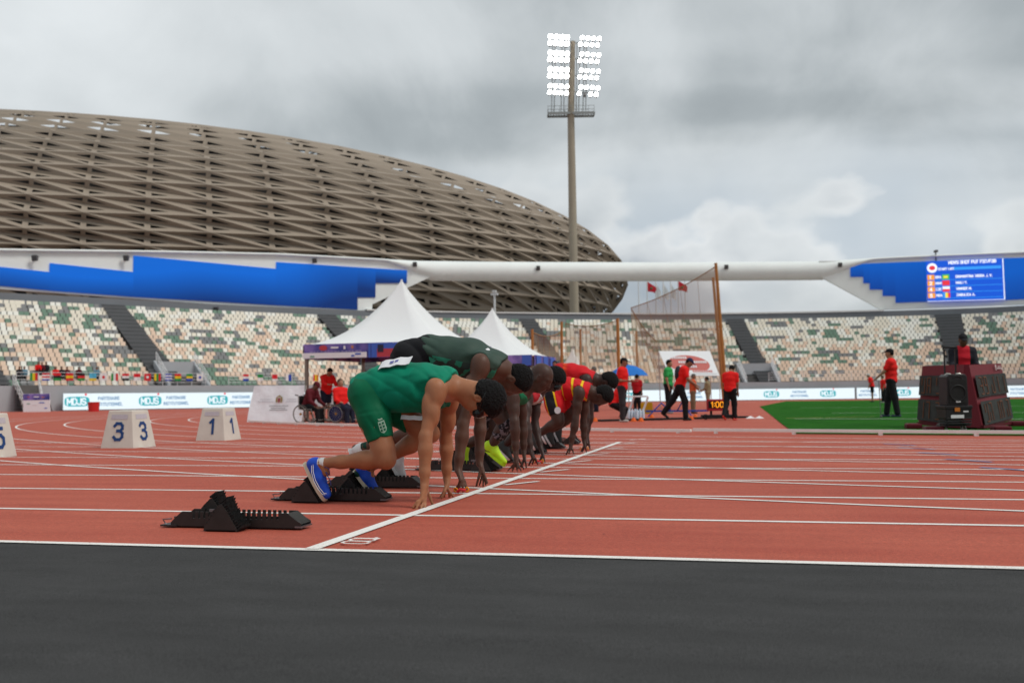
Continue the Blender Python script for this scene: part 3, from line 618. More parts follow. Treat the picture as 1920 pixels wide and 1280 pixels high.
# ================================================================== THE BIG ARENA BEHIND (folded metal skin)
AL0, AD, AA, AB, AZ, AH = -139.6, 260., 170., 95.2, 27.8, 42.2
def arena(th, ph, inset=0.):
    c = math.cos(ph)**1.08; s = math.sin(ph); k = math.sin(th)*c**-.62        # the seams run up the skin almost plumb
    th = math.asin(max(-1., min(1., k))) if th <= math.pi/2 else math.pi-math.asin(min(1., k))
    l = AL0+(AA-inset)*math.sin(th)*c; d = AD-(AB-inset)*math.cos(th)*c; z = AZ+(AH-inset*.6)*math.copysign(abs(s)**1.08, s)
    P = _plan(l, d); return Vector((P[0], P[1], z))
M_SKIN = mat('bronze_panel', (.31, .255, .20), .6,  noise=(.06, .07)); M_LINER_SHADE = mat('arena_shade_liner', (.035, .033, .032), .9)
P0 = _plan(AL0, AD); ar = empty('arena', (P0[0], P0[1], -1.5), 0, 'huge bronze arena with a folded skin of triangular perforated panels', 'stadium'); AO = Vector(ar.location)
def _apx(th):
    P = arena(th, .22); v = np.array(P)-np.array(CAM); return 960+FPX*(v@CR)/(v@CF)
_tt = np.linspace(.0, 1.5, 400); _pp = [_apx(t) for t in _tt]
TH = np.array([float(np.interp(p, _pp, _tt)) for p in (-290, -175, -62, 53, 160, 279, 394, 510, 616, 715, 808, 888, 953, 1008, 1052, 1088, 1116, 1139)]); TH = np.r_[TH, TH[-1]+np.arange(1, 9)*.085]
PHS = np.arange(-.70, 1.28, .083)
def holed(b, p, q1, q2, keep):
    "triangular sheet with a triangular opening near its wide end (edge q1-q2, apex p)"
    g_ = lambda w, t: (q1*(1-t)+q2*t)*(1-w)+p*w
    h = [g_(.33, .5), g_(.05, .33), g_(.05, .69)] if keep else [g_(.34, .5), g_(.04, .28), g_(.04, .72)]
    b.add([p, q1, q2, h[0], h[1], h[2]], [(0, 1, 4, 3), (1, 2, 5, 4), (2, 0, 3, 5)], M_SKIN)
def cell(i, j):
    t0, t1 = TH[i], TH[i+1]; a, c = PHS[j], PHS[j+1]; k = .056*((i*7) % 3-1)*0
    deep = 1.8
    p0 = arena(t0, c); p2 = arena(t0, a); p1 = arena(t0, a+(c-a)*.68, deep); q0 = arena(t1, c); q2 = arena(t1, a); q1 = arena(t1, a+(c-a)*.68, deep)
    b = MB()
    for A_, lit in (((p0, q0, q1), 0), ((p0, q1, q2), 1), ((q2, p0, p1), 0), ((q2, p1, p2), 1)): holed(b, *[v-AO for v in A_], lit)
    return b
cells = []
for i in range(len(TH)-1):
    for j in range(len(PHS)-1):
        P = arena((TH[i]+TH[i+1])/2, (PHS[j]+PHS[j+1])/2); v = np.array(P)-np.array(CAM); z = v@CF; px = 960+FPX*(v@CR)/z; py = 640-FPX*(v@CU)/z
        n_ = (arena(TH[i+1], PHS[j])-arena(TH[i], PHS[j])).cross(arena(TH[i], PHS[j+1])-arena(TH[i], PHS[j])); area = -n_.dot(Vector(v))/z**3
        top = np.interp(px, [0, 780, 960, 1250], [455, 480, 488, 488]); vis = -30 < px < 1230 and (py < top or (700 < px and 520 < py < 585)) and area > 0
        cells.append((area if vis else -1, i, j))
cells.sort(reverse=True); rest = MB()
for k, (ar_, i, j) in enumerate(cells):
    b = cell(i, j)
    if k < 300 and ar_ > 0: b.build('skin_panel', ar)
    else: rest.add(b.v, b.f, M_SKIN)
o = rest.build('skin_panels', ar); o['kind'] = 'stuff'
def f(b):
    n = 46; k = 18; tt = np.linspace(-.8, 2.4, n); pp = np.linspace(-.75, 1.36, k)
    b.add([arena(t, p, 5.5)-AO for t in tt for p in pp], [(i*k+j, (i+1)*k+j, (i+1)*k+j+1, i*k+j+1) for i in range(n-1) for j in range(k-1)], M_LINER_SHADE, True)
part('shade_liner', ar, f)  # dark shell added behind the panels so their holes read as shaded
# ================================================================== FLOODLIGHT MAST
M_MAST = mat('mast_paint', (.36, .31, .235), .55, noise=(.6, .06)); M_STEEL = mat('galvanised', (.30, .31, .30), .5, metal=.5)
DM = 150.
mb_ = at_depth(1077, 600, DM); mp_ = at_depth(1070.5, 215, DM); mt_ = at_depth(1074, 78, DM)
ms = empty('floodlight_mast', (mb_[0], mb_[1], -1.5), 0, 'tall tapering beige floodlight mast with lit lamps above a work platform', 'floodlight mast'); MO = Vector(ms.location)
V = lambda P: Vector(P)-MO
part('pole', ms, lambda b: b.tube([(0, 0, 0), V(mb_), V(mp_), V(mt_)], [.80, .72, .52, .36], M_MAST, 16))
rt = Vector(CR); rt.z = 0; rt.normalize(); fw = Vector((CF[0], CF[1], 0)).normalized(); fr = (-fw*.9+rt*-.25).normalized()
sx = DM/FPX
def f(b):
    c = V(mp_); hw = 43*sx
    for s in (-1, 1):
        for o_ in (0., 1.9): b.bar(c+fw*(o_-.9)+rt*(s*.2), c+fw*(o_-.9)+rt*(s*hw), .18, .35, M_STEEL)
        for t in np.linspace(.2, hw, 9): b.bar(c+rt*(s*t)-fw*.9, c+rt*(s*t)+fw*1.0, .1, .12, M_STEEL)
    for s in (-1, 1): b.bar(c+rt*(s*hw)-fw*.9, c+rt*(s*hw)+fw*1., .18, .35, M_STEEL)
part('platform', ms, f)
def f(b):
    c = V(mp_); hw = 43*sx
    for h in (.55, 1.1):
        for o_ in (-.9, 1.0): b.bar(c+fw*o_-rt*hw+Vector((0, 0, h)), c+fw*o_+rt*hw+Vector((0, 0, h)), .05, .05, M_STEEL)
    for t in np.linspace(-hw, hw, 9):
        for o_ in (-.9, 1.0): b.bar(c+fw*o_+rt*t, c+fw*o_+rt*t+Vector((0, 0, 1.1)), .05, .05, M_STEEL)
part('guard_rail', ms, f)
def f(b):
    for t in (-37, -32, -19, -14, 9, 14, 22, 27):
        p = V(at_depth(1071+t, 215, DM)); q_ = V(at_depth(1071+t+2, 80, DM)); b.bar(p, q_, .09, .09, M_STEEL)
    for y in (80, 110, 141, 172): b.bar(V(at_depth(1032, y-1, DM)), V(at_depth(1120, y+3, DM)), .14, .14, M_STEEL)
part('lamp_frame', ms, f)
M_LAMP = emitmat('lamp_glass', (1, .99, .96), 16.0); M_LH = mat('lamp_housing', (.2, .2, .2), .5)
LROT = Matrix((rt, fr*-1, (0, 0, 1))).transposed().to_4x4()
def lamp(px, py, lit=True, big=1.):
    e = V(at_depth(px, py, DM))+fr*.45; w_, h_ = 6.7*sx*big, 8.4*sx*big
    X = rt; Y = (Vector((0, 0, 1))*.94+rt*.13+fw*.25).normalized(); N_ = X.cross(Y).normalized()
    b = MB(); ring_ = [(math.cos(a)*abs(math.cos(a))**-.45 if abs(math.cos(a)) > .01 else 0, math.sin(a)*abs(math.sin(a))**-.45 if abs(math.sin(a)) > .01 else 0) for a in np.linspace(0, 2*math.pi, 16, endpoint=False)]
    fpts = [e+X*(u*w_/2)+Y*(v*h_/2)+N_*.25 for u, v in ring_]; bpts = [e+X*(u*w_*.35)+Y*(v*h_*.35)-N_*.35 for u, v in ring_]
    b.add(fpts+bpts, [tuple(range(31, 15, -1))]+[(i, 16+i, 16+(i+1) % 16, (i+1) % 16) for i in range(16)], M_LH)
    o = b.build('lamp', ms)
    g = MB(); g.add([p+N_*.02 for p in fpts], [tuple(range(16))], M_LAMP if lit else M_LH); g.build('lens', o)
for r_, y0 in enumerate((74, 104.5, 135, 166)):
    for h in range(2):
        for c in range(4):
            lamp(1092.5+c*10.6-h*3.2-r_*.8, y0+c*.6+h*12+1, not (r_ == 3 and h == 1 and c == 1), .92)
            lamp(1033.5+c*10.4-h*.8-r_*.3, y0-1.5+c*.6+h*12, True, 1.12 if r_ < 3 else .95)
# ================================================================== FLAG POLES OUTSIDE, SMALL LAMP POST
M_POLE = mat('white_pole', (.75, .75, .75), .4); M_RED = mat('flag_red', (.56, .02, .035), .8); M_FW = mat('flag_white', (.8, .8, .8), .8); M_FG = mat('flag_green_star', (.02, .16, .07), .8)
DFP = 165.
for px, top, kind, lab in ((1213, 524, 'red', 'red flag with a dark star on a white pole beside a bare pole'), (1229, 524, 'white', 'white flag hanging limp on a pole next to the red flag'), (1243, 524, 'white', 'white flag hanging on the middle one of the flag poles'), (1257, 524, 'white', 'long white flag on a pole between two flag poles'), (1271, 522, 'red', 'red flag streaming on a white pole next to the last bare pole'), (1197, 526, None, 'bare white flag pole at the end nearest the mast'), (1284, 526, None, 'bare white flag pole at the end nearest the throwing cage')):
    T = at_depth(px, top, DFP); e = empty('flag_pole', (T[0], T[1], -1.5), 0, lab, 'flag pole'); H_ = T[2]+1.5
    part('pole', e, lambda b: b.tube([(0, 0, 0), (0, 0, H_)], [.14, .08], M_POLE, 8))
    if kind:
        def f(b):
            n = 9; w_, h_ = (1.5, 1.7) if kind == 'red' else (.9, 2.6); vs = []
            for k in range(n):
                u = k/(n-1)
                for v in np.linspace(0, 1, 5):
                    p = rt*(w_*u)+fw*(.25*math.sin(u*5+v*2))+Vector((0, 0, H_-.3-h_*v*(1-.45*u)-(1.1*u**1.2 if kind == 'red' else 1.9*u))); vs.append(p)
            b.add(vs, [(i*5+j, (i+1)*5+j, (i+1)*5+j+1, i*5+j+1) for i in range(n-1) for j in range(4)], M_RED if kind == 'red' else M_FW, True)
            if kind == 'red': b.ball(tuple(rt*.7+fw*-.1+Vector((0, 0, H_-1.5))), (.22, .12, .22), M_FG, 6, 4)
        part('flag', e, f)
P = at_depth(927, 545, 140); e = empty('lamp_post', (P[0], P[1], -1.5), 0, 'slim white lamp post with a cross-shaped head rising behind the peaked tent', 'lamp post'); H_ = P[2]+1.5
part('pole', e, lambda b: b.tube([(0, 0, 0), (0, 0, H_)], .16, M_POLE, 8)); part('head', e, lambda b: (b.box((0, 0, H_-.5), (1.0, .35, .3), M_POLE), b.box((0, 0, H_-.1), (.5, .5, .3), M_POLE)))
# ================================================================== PEAKED TENTS
def mat_valance():
    m = mat('tent_valance', (.10, .08, .36), .6); nt, b, N, L = pnodes(m); tc = N('ShaderNodeTexCoord'); sp = N('ShaderNodeSeparateXYZ'); L(tc.outputs['Object'], sp.inputs[0])
    n = N('ShaderNodeTexNoise'); n.inputs['Scale'].default_value = 1.6; n.inputs['Detail'].default_value = 3; L(tc.outputs['Object'], n.inputs[0])
    rp = N('ShaderNodeValToRGB'); L(n.outputs[0], rp.inputs[0]); e = rp.color_ramp.elements; e[0].position = .38; e[0].color = (.045, .055, .27, 1); e[1].position = .68; e[1].color = (.32, .22, .58, 1); L(rp.outputs[0], b.inputs['Base Color']); return m
M_CANVAS = mat('tent_canvas', (.78, .79, .79), .55, bump=(1.5, .25, .05)); M_VAL = mat_valance(); M_TP = mat('tent_pole', (.22, .20, .165), .45, metal=.4); M_VW = mat('valance_white', (.82, .83, .86), .6); M_VR = mat('valance_red', (.5, .06, .08), .6); M_VO = mat('valance_orange', (.55, .22, .10), .6); M_VB = mat('valance_bright_blue', (.06, .14, .55), .6)
M_GOLD = mat('valance_gold', (.5, .42, .18), .6)
def tent(P, w, eave, peak, label, banner):
    e = empty('peaked_tent', P, 0, label, 'tent', 'white peaked tents')
    def f(b):
        n = 12; m_ = 20; vs = []; c = Vector((w/2, w/2, 0))
        for i in range(n+1):
            t = i/n; h = eave+(peak-eave)*(t**2.1)*.82+(peak-eave)*.18*t; k = 1-t; k = max(k, .012)
            for j in range(4):
                for q_ in range(m_//4):
                    u = q_/(m_//4)*2-1; x, y = [(u, -1), (1, u), (-u, 1), (-1, -u)][j]; sag = .10*(1-u*u)*(1-t)*math.sin(t*3.14)
                    vs.append((c[0]+x*k*(w/2+.06), c[1]+y*k*(w/2+.06), h-sag))
        b.add(vs, [(i*m_+j, i*m_+(j+1) % m_, (i+1)*m_+(j+1) % m_, (i+1)*m_+j) for i in range(n) for j in range(m_)], M_CANVAS, True)
        b.add(vs[-m_:], [tuple(range(m_))], M_CANVAS)
    part('canopy', e, f); part('finial', e, lambda b: b.tube([(w/2, w/2, peak-.15), (w/2, w/2, peak+.06)], [.06, .03], M_CANVAS, 8))
    for x in (.03, w-.03):
        for y in (.03, w-.03): part('leg', e, lambda b: b.box((x, y, eave/2-.02), (.09, .09, eave-.04), M_TP))
    part('frame', e, lambda b: [b.bar(p, q_, .06, .06, M_TP) for p, q_ in (((.03, .03, eave-.06), (w-.03, .03, eave-.06)), ((.03, w-.03, eave-.06), (w-.03, w-.03, eave-.06)), ((.03, .03, eave-.09), (.03, w-.03, eave-.09)), ((w-.03, .03, eave-.09), (w-.03, w-.03, eave-.09)))])
    hv = .40
    def g(b):
        for (x0, y0, x1, y1) in ((0, -.07, w, -.07), (w+.07, 0, w+.07, w), (w, w+.07, 0, w+.07), (-.07, w, -.07, 0)):
            vs = []; n = 10
            for k in range(n+1):
                t = k/n; sw_ = .012*math.sin(k*2.3); dx_, dy_ = (0, sw_) if y0 == y1 else (sw_, 0)
                vs += [(x0+(x1-x0)*t+dx_, y0+(y1-y0)*t+dy_, eave+.03), (x0+(x1-x0)*t-dx_, y0+(y1-y0)*t-dy_, eave-hv)]
            b.add(vs, [(2*k, 2*k+1, 2*k+3, 2*k+2) for k in range(n)], M_VAL, True)
    va = part('valance', e, g); banner(va, e, w, eave, hv); return e
def ban1(va, e, w, eave, hv):
    def f(b):
        y = -.10
        def r(x0, x1, z0, z1, m, k=0): b.add([(x0, y-.006*k, eave+z0), (x1, y-.006*k, eave+z0), (x1, y-.006*k, eave+z1), (x0, y-.006*k, eave+z1)], [(0, 1, 2, 3)], m)
        r(-.03, 1.98, -hv+.01, -hv+.17, M_VW); r(2.03, 2.10, -hv, .02, M_VB); r(2.12, w, -hv, .02, M_VB); r(2.3, w-.3, -hv+.01, -.15, M_VR, 1); r(2.9, 3.15, -.33, -.02, M_VO, 2); r(2.32, 2.5, -.25, -.03, mat('valance_dark', (.03, .03, .06), .6), 2)
        b.add([(.62+.13*math.cos(a), y-.01, eave-.09+.08*math.sin(a)) for a in np.linspace(0, 6.28, 16, endpoint=False)], [tuple(range(16))], M_VR)
        r(.86, 1.1, -.11, -.06, M_VW, 1); r(1.26, 1.32, -.14, -.04, M_VW, 1); r(1.5, 1.57, -.12, -.04, M_VO, 1); r(1.62, 1.8, -.31, -.26, M_VB, 1); r(1.5, 1.6, -.36, -.31, M_VB, 1); r(.2, .34, -.36, -.31, mat('valance_green', (.2, .4, .3), .6), 1)
        for x_ in np.arange(.2, 1.75, .11): r(x_, x_+.07+.02*math.sin(x_*40), -.205, -.185, mat('valance_pale_print', (.42, .38, .62), .6), 1)
    part('printed_banner', va, f)
def ban2(va, e, w, eave, hv):
    def f(b):
        lettering(b, 'GRAND PRIX', (w*.30, -.11, eave-.24), (1, 0, 0), (0, 0, 1), (0, -1, 0), .2, .06, M_GOLD, gap=.28)
    part('printed_lettering', va, f)
    def f(b):
        b.add([(w-.42, -.10, eave-hv), (w-.04, -.10, eave-hv), (w-.04, -.10, eave+.02), (w-.42, -.10, eave+.02)], [(0, 1, 2, 3)], M_VB)
    part('blue_patch', va, f)
    for k in (.3, 1.7, 3.1): part('blue_patch', va, lambda b: b.add([(w+.10, k, eave-hv+.02), (w+.10, k+.9, eave-hv+.02), (w+.10, k+.9, eave), (w+.10, k, eave)], [(0, 1, 2, 3)], M_VB))
P = on_ground(573, 790); P[2] = gz(P[1]+2); tent(P, 4.45, 2.26, 4.30, 'peaked white tent with a purple printed valance standing over the wheelchairs', ban1)
Pk = at_depth(923, 580, 43); P = Pk-np.array([2.25, 2.25, 0]); P[2] = gz(P[1]); tent(P, 4.5, 2.32, Pk[2]-P[2], 'peaked white tent with grand prix lettering on its blue valance', ban2)
Pk = at_depth(1073, 655, 78); P = Pk-np.array([1.6, 1.6, 0]); P[2] = gz(P[1]); tent(P, 3.2, 2.3, Pk[2]-P[2], 'small white peaked tent far off behind the orange cage posts', lambda *a: None)
# ================================================================== THROWING CAGE
M_ORP = mat('cage_post_orange', (.42, .17, .045), .6, noise=(3, .12))
DC = 56.
cage = empty('throwing_cage', ground_depth(1200, DC), 0, 'throwing cage of leaning orange posts hung with fine brown netting', 'throwing cage'); CO = Vector(cage.location)
for (bx, tx, ty, d_, th) in ((998, 998, 617, 50, .085), (1053, 1053, 603, 52, .085), (1089, 1088, 617, 60, .08), (1161, 1158, 597, 52, .10), (1196, 1193, 620, 62, .08), (1362, 1342, 493, DC, .105), (1357, 1337, 520, DC+3, .10)):
    g_ = ground_depth(bx, d_); t_ = at_depth(tx, ty, d_); part('post', cage, lambda b: b.tube([Vector(g_)-CO, Vector(t_)-CO], [th, th*.8], M_ORP, 8))
mnet = bpy.data.materials.new('netting'); mnet.use_nodes = True; nt, bs, N, L = pnodes(mnet); bs.inputs['Base Color'].default_value = (.42, .30, .19, 1); bs.inputs['Roughness'].default_value = .9
tr = N('ShaderNodeBsdfTransparent'); mxs = N('ShaderNodeMixShader'); out = [n for n in nt.nodes if n.type == 'OUTPUT_MATERIAL'][0]; mxs.inputs[0].default_value = .40; L(tr.outputs[0], mxs.inputs[1]); L(bs.outputs[0], mxs.inputs[2]); L(mxs.outputs[0], out.inputs[0])
M_CORD = mat('net_cord', (.33, .20, .10), .9)
def net(corners, nm='net', cords=14, dn=None):
    "corner points tl, tr, br, bl in picture measure with depth; a sagging sheet of fine mesh with real cords on it"
    tl, tr_, br, bl = [Vector(at_depth(x, y, d_))-CO for x, y, d_ in corners]
    n = 10; vs = []
    for i in range(n+1):
        u = i/n
        for j in range(n+1):
            v = j/n; sag = .9*u*(1-u)*(1-v); p = (tl*(1-u)+tr_*u)*(1-v)+(bl*(1-u)+br*u)*v; vs.append(p-Vector((0, 0, sag))+fw*(.5*math.sin(u*3.14)*math.sin(v*3.14)))
    b = MB(); b.add(vs, [(i*(n+1)+j, (i+1)*(n+1)+j, (i+1)*(n+1)+j+1, i*(n+1)+j+1) for i in range(n) for j in range(n)], mnet, True); o = b.build(nm, cage)
    c = MB()
    for i in range(0, n+1, 2): c.tube([vs[i*(n+1)+j] for j in range(n+1)], .012, M_CORD, 4)
    c.tube([vs[i*(n+1)] for i in range(n+1)], .03, M_CORD, 4); c.build('cord', o)
net([(1183, 577, 60), (1341, 500, DC), (1352, 700, DC), (1232, 700, 60)]); net([(1183, 577, 60), (1232, 640, 62), (1240, 715, 62), (1190, 715, 60)]); net([(998, 622, 50), (1052, 622, 52), (1052, 676, 52), (998, 676, 50)])
net([(1060, 606, 52), (1158, 600, 52), (1161, 690, 52), (1060, 690, 52)], cords=6)
# leaning sponsor banner behind the officials, on its frame
M_BAN = mat('banner_white', (.72, .72, .73), .6); M_BRED = mat('banner_red', (.50, .13, .11), .6); M_FRM = mat('dark_tube', (.10, .10, .10), .5); M_PALE = mat('pale_tube', (.55, .54, .5), .5)
A, B_, C_, D_ = [Vector(at_depth(x, y, d_)) for x, y, d_ in ((1256, 704, 47), (1349, 704, 47), (1331, 658, 49), (1235, 658, 49))]
g0 = Vector(ground_depth(1300, 48)); sp_ = empty('sponsor_banner', g0, 0, 'leaning white sponsor banner with a red oval behind the officials', 'banner')
A, B_, C_, D_ = A-g0, B_-g0, C_-g0, D_-g0
nb = (B_-A).cross(D_-A).normalized()
part('sheet', sp_, lambda b: b.add([A, B_, C_, D_]+[p-nb*.03 for p in (A, B_, C_, D_)], [(0, 1, 2, 3), (7, 6, 5, 4), (0, 4, 5, 1), (1, 5, 6, 2), (2, 6, 7, 3), (3, 7, 4, 0)], M_BAN))
def f(b):
    X = (B_-A); Y = (D_-A); c = A+X*.5+Y*.46+nb*.01; b.add([c+X*(.42*math.cos(a))+Y*(.36*math.sin(a)) for a in np.linspace(0, 6.283, 28, endpoint=False)], [tuple(range(28))], M_BRED)
    b.add([A+X*x+Y*y+nb*.02 for x, y in ((.34, .06), (.98, .06), (.98, .2), (.34, .2))], [(0, 1, 2, 3)], M_BAN)
    for (x0, x1, y, m) in ((.2, .5, .66, M_BAN), (.3, .84, .48, M_BAN), (.28, .6, .3, M_BAN), (.5, .9, .11, M_BRED)):
        for t in np.arange(x0, x1, .045): b.add([A+X*x+Y*yy+nb*.03 for x, yy in ((t, y), (t+.03, y), (t+.036, y+.09), (t+.008, y+.09))], [(0, 1, 2, 3)], m)
part('print', sp_, f)['kind'] = 'stuff'
def f(b):
    for p in (A, B_): b.bar(p, Vector((p[0], p[1], gz(p[1]+g0[1])-g0[2])), .04, .04, M_PALE)
    for p in (C_, D_): b.bar(p-nb*.05, Vector((p[0], p[1]+.3, gz(p[1]+g0[1])-g0[2])), .04, .04, M_PALE)
part('stand', sp_, f)
# ================================================================== FIGURES: smooth bodies grown from blended volumes
def nrm(v): v = np.asarray(v, float); return v/max(np.linalg.norm(v), 1e-9)
class Vol:
    def __init__(s, h): s.h = h; s.p = []
    def cone(s, a, b, ra, rb, k=.03, op=1): s.p.append(('c', np.asarray(a, float), np.asarray(b, float), ra, rb, k, op)); return s
    def ell(s, c, rad, M=None, k=.03, op=1): s.p.append(('e', np.asarray(c, float), np.asarray(rad, float), np.eye(3) if M is None else np.asarray(M, float), 0, k, op)); return s
    def cut(s, p, n): s.p.append(('p', np.asarray(p, float), nrm(n), 0, 0, 0, 0)); return s     # removes the side n points to
    def mesh(s, noise=None):
        h = s.h; lo = np.full(3, 1e9); hi = -lo; bb = []
        for q in s.p:
            if q[0] == 'c': a = np.minimum(q[1]-q[3], q[2]-q[4]); b = np.maximum(q[1]+q[3], q[2]+q[4])
            elif q[0] == 'e': r = np.sqrt(((q[3]*q[2][:, None])**2).sum(0)); a = q[1]-r; b = q[1]+r
            else: bb.append(None); continue
            bb.append((a, b))
            if q[6] == 1: lo = np.minimum(lo, a); hi = np.maximum(hi, b)
        lo = lo-3*h; n = np.ceil((hi-lo)/h).astype(int)+4; D = np.full(n, 1., np.float32); ax = [lo[i]+np.arange(n[i])*h for i in range(3)]
        for q, B in zip(s.p, bb):
            if B is None:
                d = ((ax[0]-q[1][0])*q[2][0])[:, None, None]+((ax[1]-q[1][1])*q[2][1])[None, :, None]+((ax[2]-q[1][2])*q[2][2])[None, None, :]; D = np.maximum(D, d); continue
            m = q[5]+3*h; i0 = np.clip(np.floor((B[0]-m-lo)/h).astype(int), 0, n); i1 = np.clip(np.ceil((B[1]+m-lo)/h).astype(int)+1, 0, n); sl = tuple(slice(i0[i], i1[i]) for i in range(3))
            if min(i1-i0) <= 0: continue
            X = [ax[i][sl[i]] for i in range(3)]; x = X[0][:, None, None]; y = X[1][None, :, None]; z = X[2][None, None, :]
            if q[0] == 'c':
                a, b = q[1], q[2]; ab = b-a; L2 = max(ab@ab, 1e-9); t = np.clip(((x-a[0])*ab[0]+(y-a[1])*ab[1]+(z-a[2])*ab[2])/L2, 0, 1)
                d = np.sqrt((x-a[0]-t*ab[0])**2+(y-a[1]-t*ab[1])**2+(z-a[2]-t*ab[2])**2)-(q[3]+(q[4]-q[3])*t)
            else:
                c, rad, M = q[1], q[2], q[3]; u = [((x-c[0])*M[i][0]+(y-c[1])*M[i][1]+(z-c[2])*M[i][2]) for i in range(3)]
                k0 = np.sqrt(sum((u[i]/rad[i])**2 for i in range(3))); k1 = np.sqrt(sum((u[i]/rad[i]**2)**2 for i in range(3))); d = k0*(k0-1)/np.maximum(k1, 1e-6)
            E = D[sl]; k = max(q[5], 1e-4)
            if q[6] == 1: w = np.clip(.5+.5*(E-d)/k, 0, 1); D[sl] = E*(1-w)+d*w-k*w*(1-w)
            else: d = -d; w = np.clip(.5+.5*(d-E)/k, 0, 1); D[sl] = E*(1-w)+d*w+k*w*(1-w)
        if noise and noise[0] == 'fold':
            _, fq, am, dv = noise; x = ax[0][:, None, None]; y = ax[1][None, :, None]; z = ax[2][None, None, :]
            ph = fq*(dv[0]*x+dv[1]*y+dv[2]*z)+2.0*np.sin(9*x+5*z+1)+1.5*np.sin(11*y-6*x)+.8*np.sin(23*z+17*x); fo = np.abs(np.sin(ph/2))**.75
            w = np.clip(.45+.75*np.sin(8*x+1.2)*np.sin(9*z+2.1)+.35*np.sin(14*y+6*x), 0, 1); D = D+(am*w*(.62-fo)).astype(np.float32)
        elif noise:
            sc, am = noise; D = D+am*(np.sin(ax[0]*sc)[:, None, None]*np.sin(ax[1]*sc*1.13+1)[None, :, None]+np.sin(ax[2]*sc*.93+2)[None, None, :]*np.sin(ax[0]*sc*1.7)[:, None, None]).astype(np.float32)
        return nets(D, lo, h)
def nets(D, lo, h):
    S = D < 0; c = np.zeros(tuple(np.array(D.shape)-1), np.int8); sx_, sy_, sz_ = c.shape
    for i in (0, 1):
        for j in (0, 1):
            for k in (0, 1): c += S[i:i+sx_, j:j+sy_, k:k+sz_]
    idx = np.argwhere((c > 0) & (c < 8)); ids = np.full(c.shape, -1, np.int64); ids[tuple(idx.T)] = np.arange(len(idx))
    acc = np.zeros((len(idx), 3)); cnt = np.zeros(len(idx)); I, J, K = idx.T
    for axis in range(3):
        o1, o2 = [a for a in range(3) if a != axis]
        for a in (0, 1):
            for b in (0, 1):
                off = [0, 0, 0]; off[o1] = a; off[o2] = b; e = list(off); e[axis] += 1
                d0 = D[I+off[0], J+off[1], K+off[2]]; d1 = D[I+e[0], J+e[1], K+e[2]]; m = (d0 < 0) != (d1 < 0)
                t = np.where(m, d0/np.where(m, d0-d1, 1), 0); p = np.tile(np.array(off, float), (len(idx), 1)); p[:, axis] += t; acc[m] += p[m]; cnt[m] += 1
    V = lo+(idx+acc/np.maximum(cnt, 1)[:, None])*h; F = []
    for axis in range(3):
        o1, o2 = (axis+1) % 3, (axis+2) % 3; s0 = [slice(0, n_) for n_ in S.shape]; s1 = list(s0); s0[axis] = slice(0, -1); s1[axis] = slice(1, None)
        A = S[tuple(s0)]; B = S[tuple(s1)]; e = np.argwhere(A != B); ok = (e[:, o1] > 0) & (e[:, o2] > 0) & (e[:, o1] < c.shape[o1]) & (e[:, o2] < c.shape[o2]); e = e[ok]; inside = A[tuple(e.T)]
        q = []
        for a, b in ((-1, -1), (0, -1), (0, 0), (-1, 0)): w = e.copy(); w[:, o1] += a; w[:, o2] += b; q.append(ids[tuple(w.T)])
        q = np.stack(q, 1); q[~inside] = q[~inside][:, ::-1]; F.append(q)
    return V, np.concatenate(F)
def vol_obj(name, vol, parent, m, noise=None, smooth_it=1):
    V, F = vol.mesh(noise); F = F[(F >= 0).all(1)]
    for _ in range(smooth_it):      # one light relaxation takes the grid out of the surface
        acc = np.zeros_like(V); cnt = np.zeros(len(V))
        for a, b in ((0, 1), (1, 2), (2, 3), (3, 0)):
            np.add.at(acc, F[:, a], V[F[:, b]]); np.add.at(acc, F[:, b], V[F[:, a]]); np.add.at(cnt, F[:, a], 1); np.add.at(cnt, F[:, b], 1)
        V = V*.5+.5*acc/np.maximum(cnt, 1)[:, None]
    me = bpy.data.meshes.new(name); me.vertices.add(len(V)); me.vertices.foreach_set('co', V.astype(np.float32).ravel()); me.loops.add(len(F)*4); me.polygons.add(len(F))
    me.loops.foreach_set('vertex_index', F.astype(np.int32).ravel()); me.polygons.foreach_set('loop_start', np.arange(0, len(F)*4, 4, dtype=np.int32)); me.polygons.foreach_set('loop_total', np.full(len(F), 4, np.int32))
    me.polygons.foreach_set('use_smooth', np.ones(len(F), bool)); me.update(calc_edges=True); me.validate(); me.materials.append(m); return meshobj(name, me, parent)
def skin(name, col):
    m = mat('skin_'+name, col, .50, noise=(9, .14), bump=(130, .2, .003), spec=.30); b = pnodes(m)[1]; b.inputs['Subsurface Weight'].default_value = .12; b.inputs['Subsurface Scale'].default_value = .012; b.inputs['Subsurface Radius'].default_value = (1, .4, .25); return m
def cloth(name, col, rough=.72, wr=.4):
    "cloth with soft stretched creases"
    if 'cloth_'+name in MATS: return MATS['cloth_'+name]
    m = mat('cloth_'+name, col, rough, noise=(7, .10), spec=.15); nt, b, N, L = pnodes(m); tc = N('ShaderNodeTexCoord'); mp = N('ShaderNodeMapping'); mp.inputs['Rotation'].default_value = (.3, .6, .2); mp.inputs['Scale'].default_value = (5, 5, 10); L(tc.outputs['Object'], mp.inputs[0])
    n = N('ShaderNodeTexNoise'); n.noise_type = 'RIDGED_MULTIFRACTAL'; n.inputs['Scale'].default_value = 1.1; n.inputs['Detail'].default_value = 2; n.inputs['Distortion'].default_value = .6; L(mp.outputs[0], n.inputs[0]); bp = N('ShaderNodeBump'); bp.inputs['Strength'].default_value = min(wr*1.5, 1.); bp.inputs['Distance'].default_value = .02; L(n.outputs[0], bp.inputs['Height']); L(bp.outputs[0], b.inputs['Normal']); return m
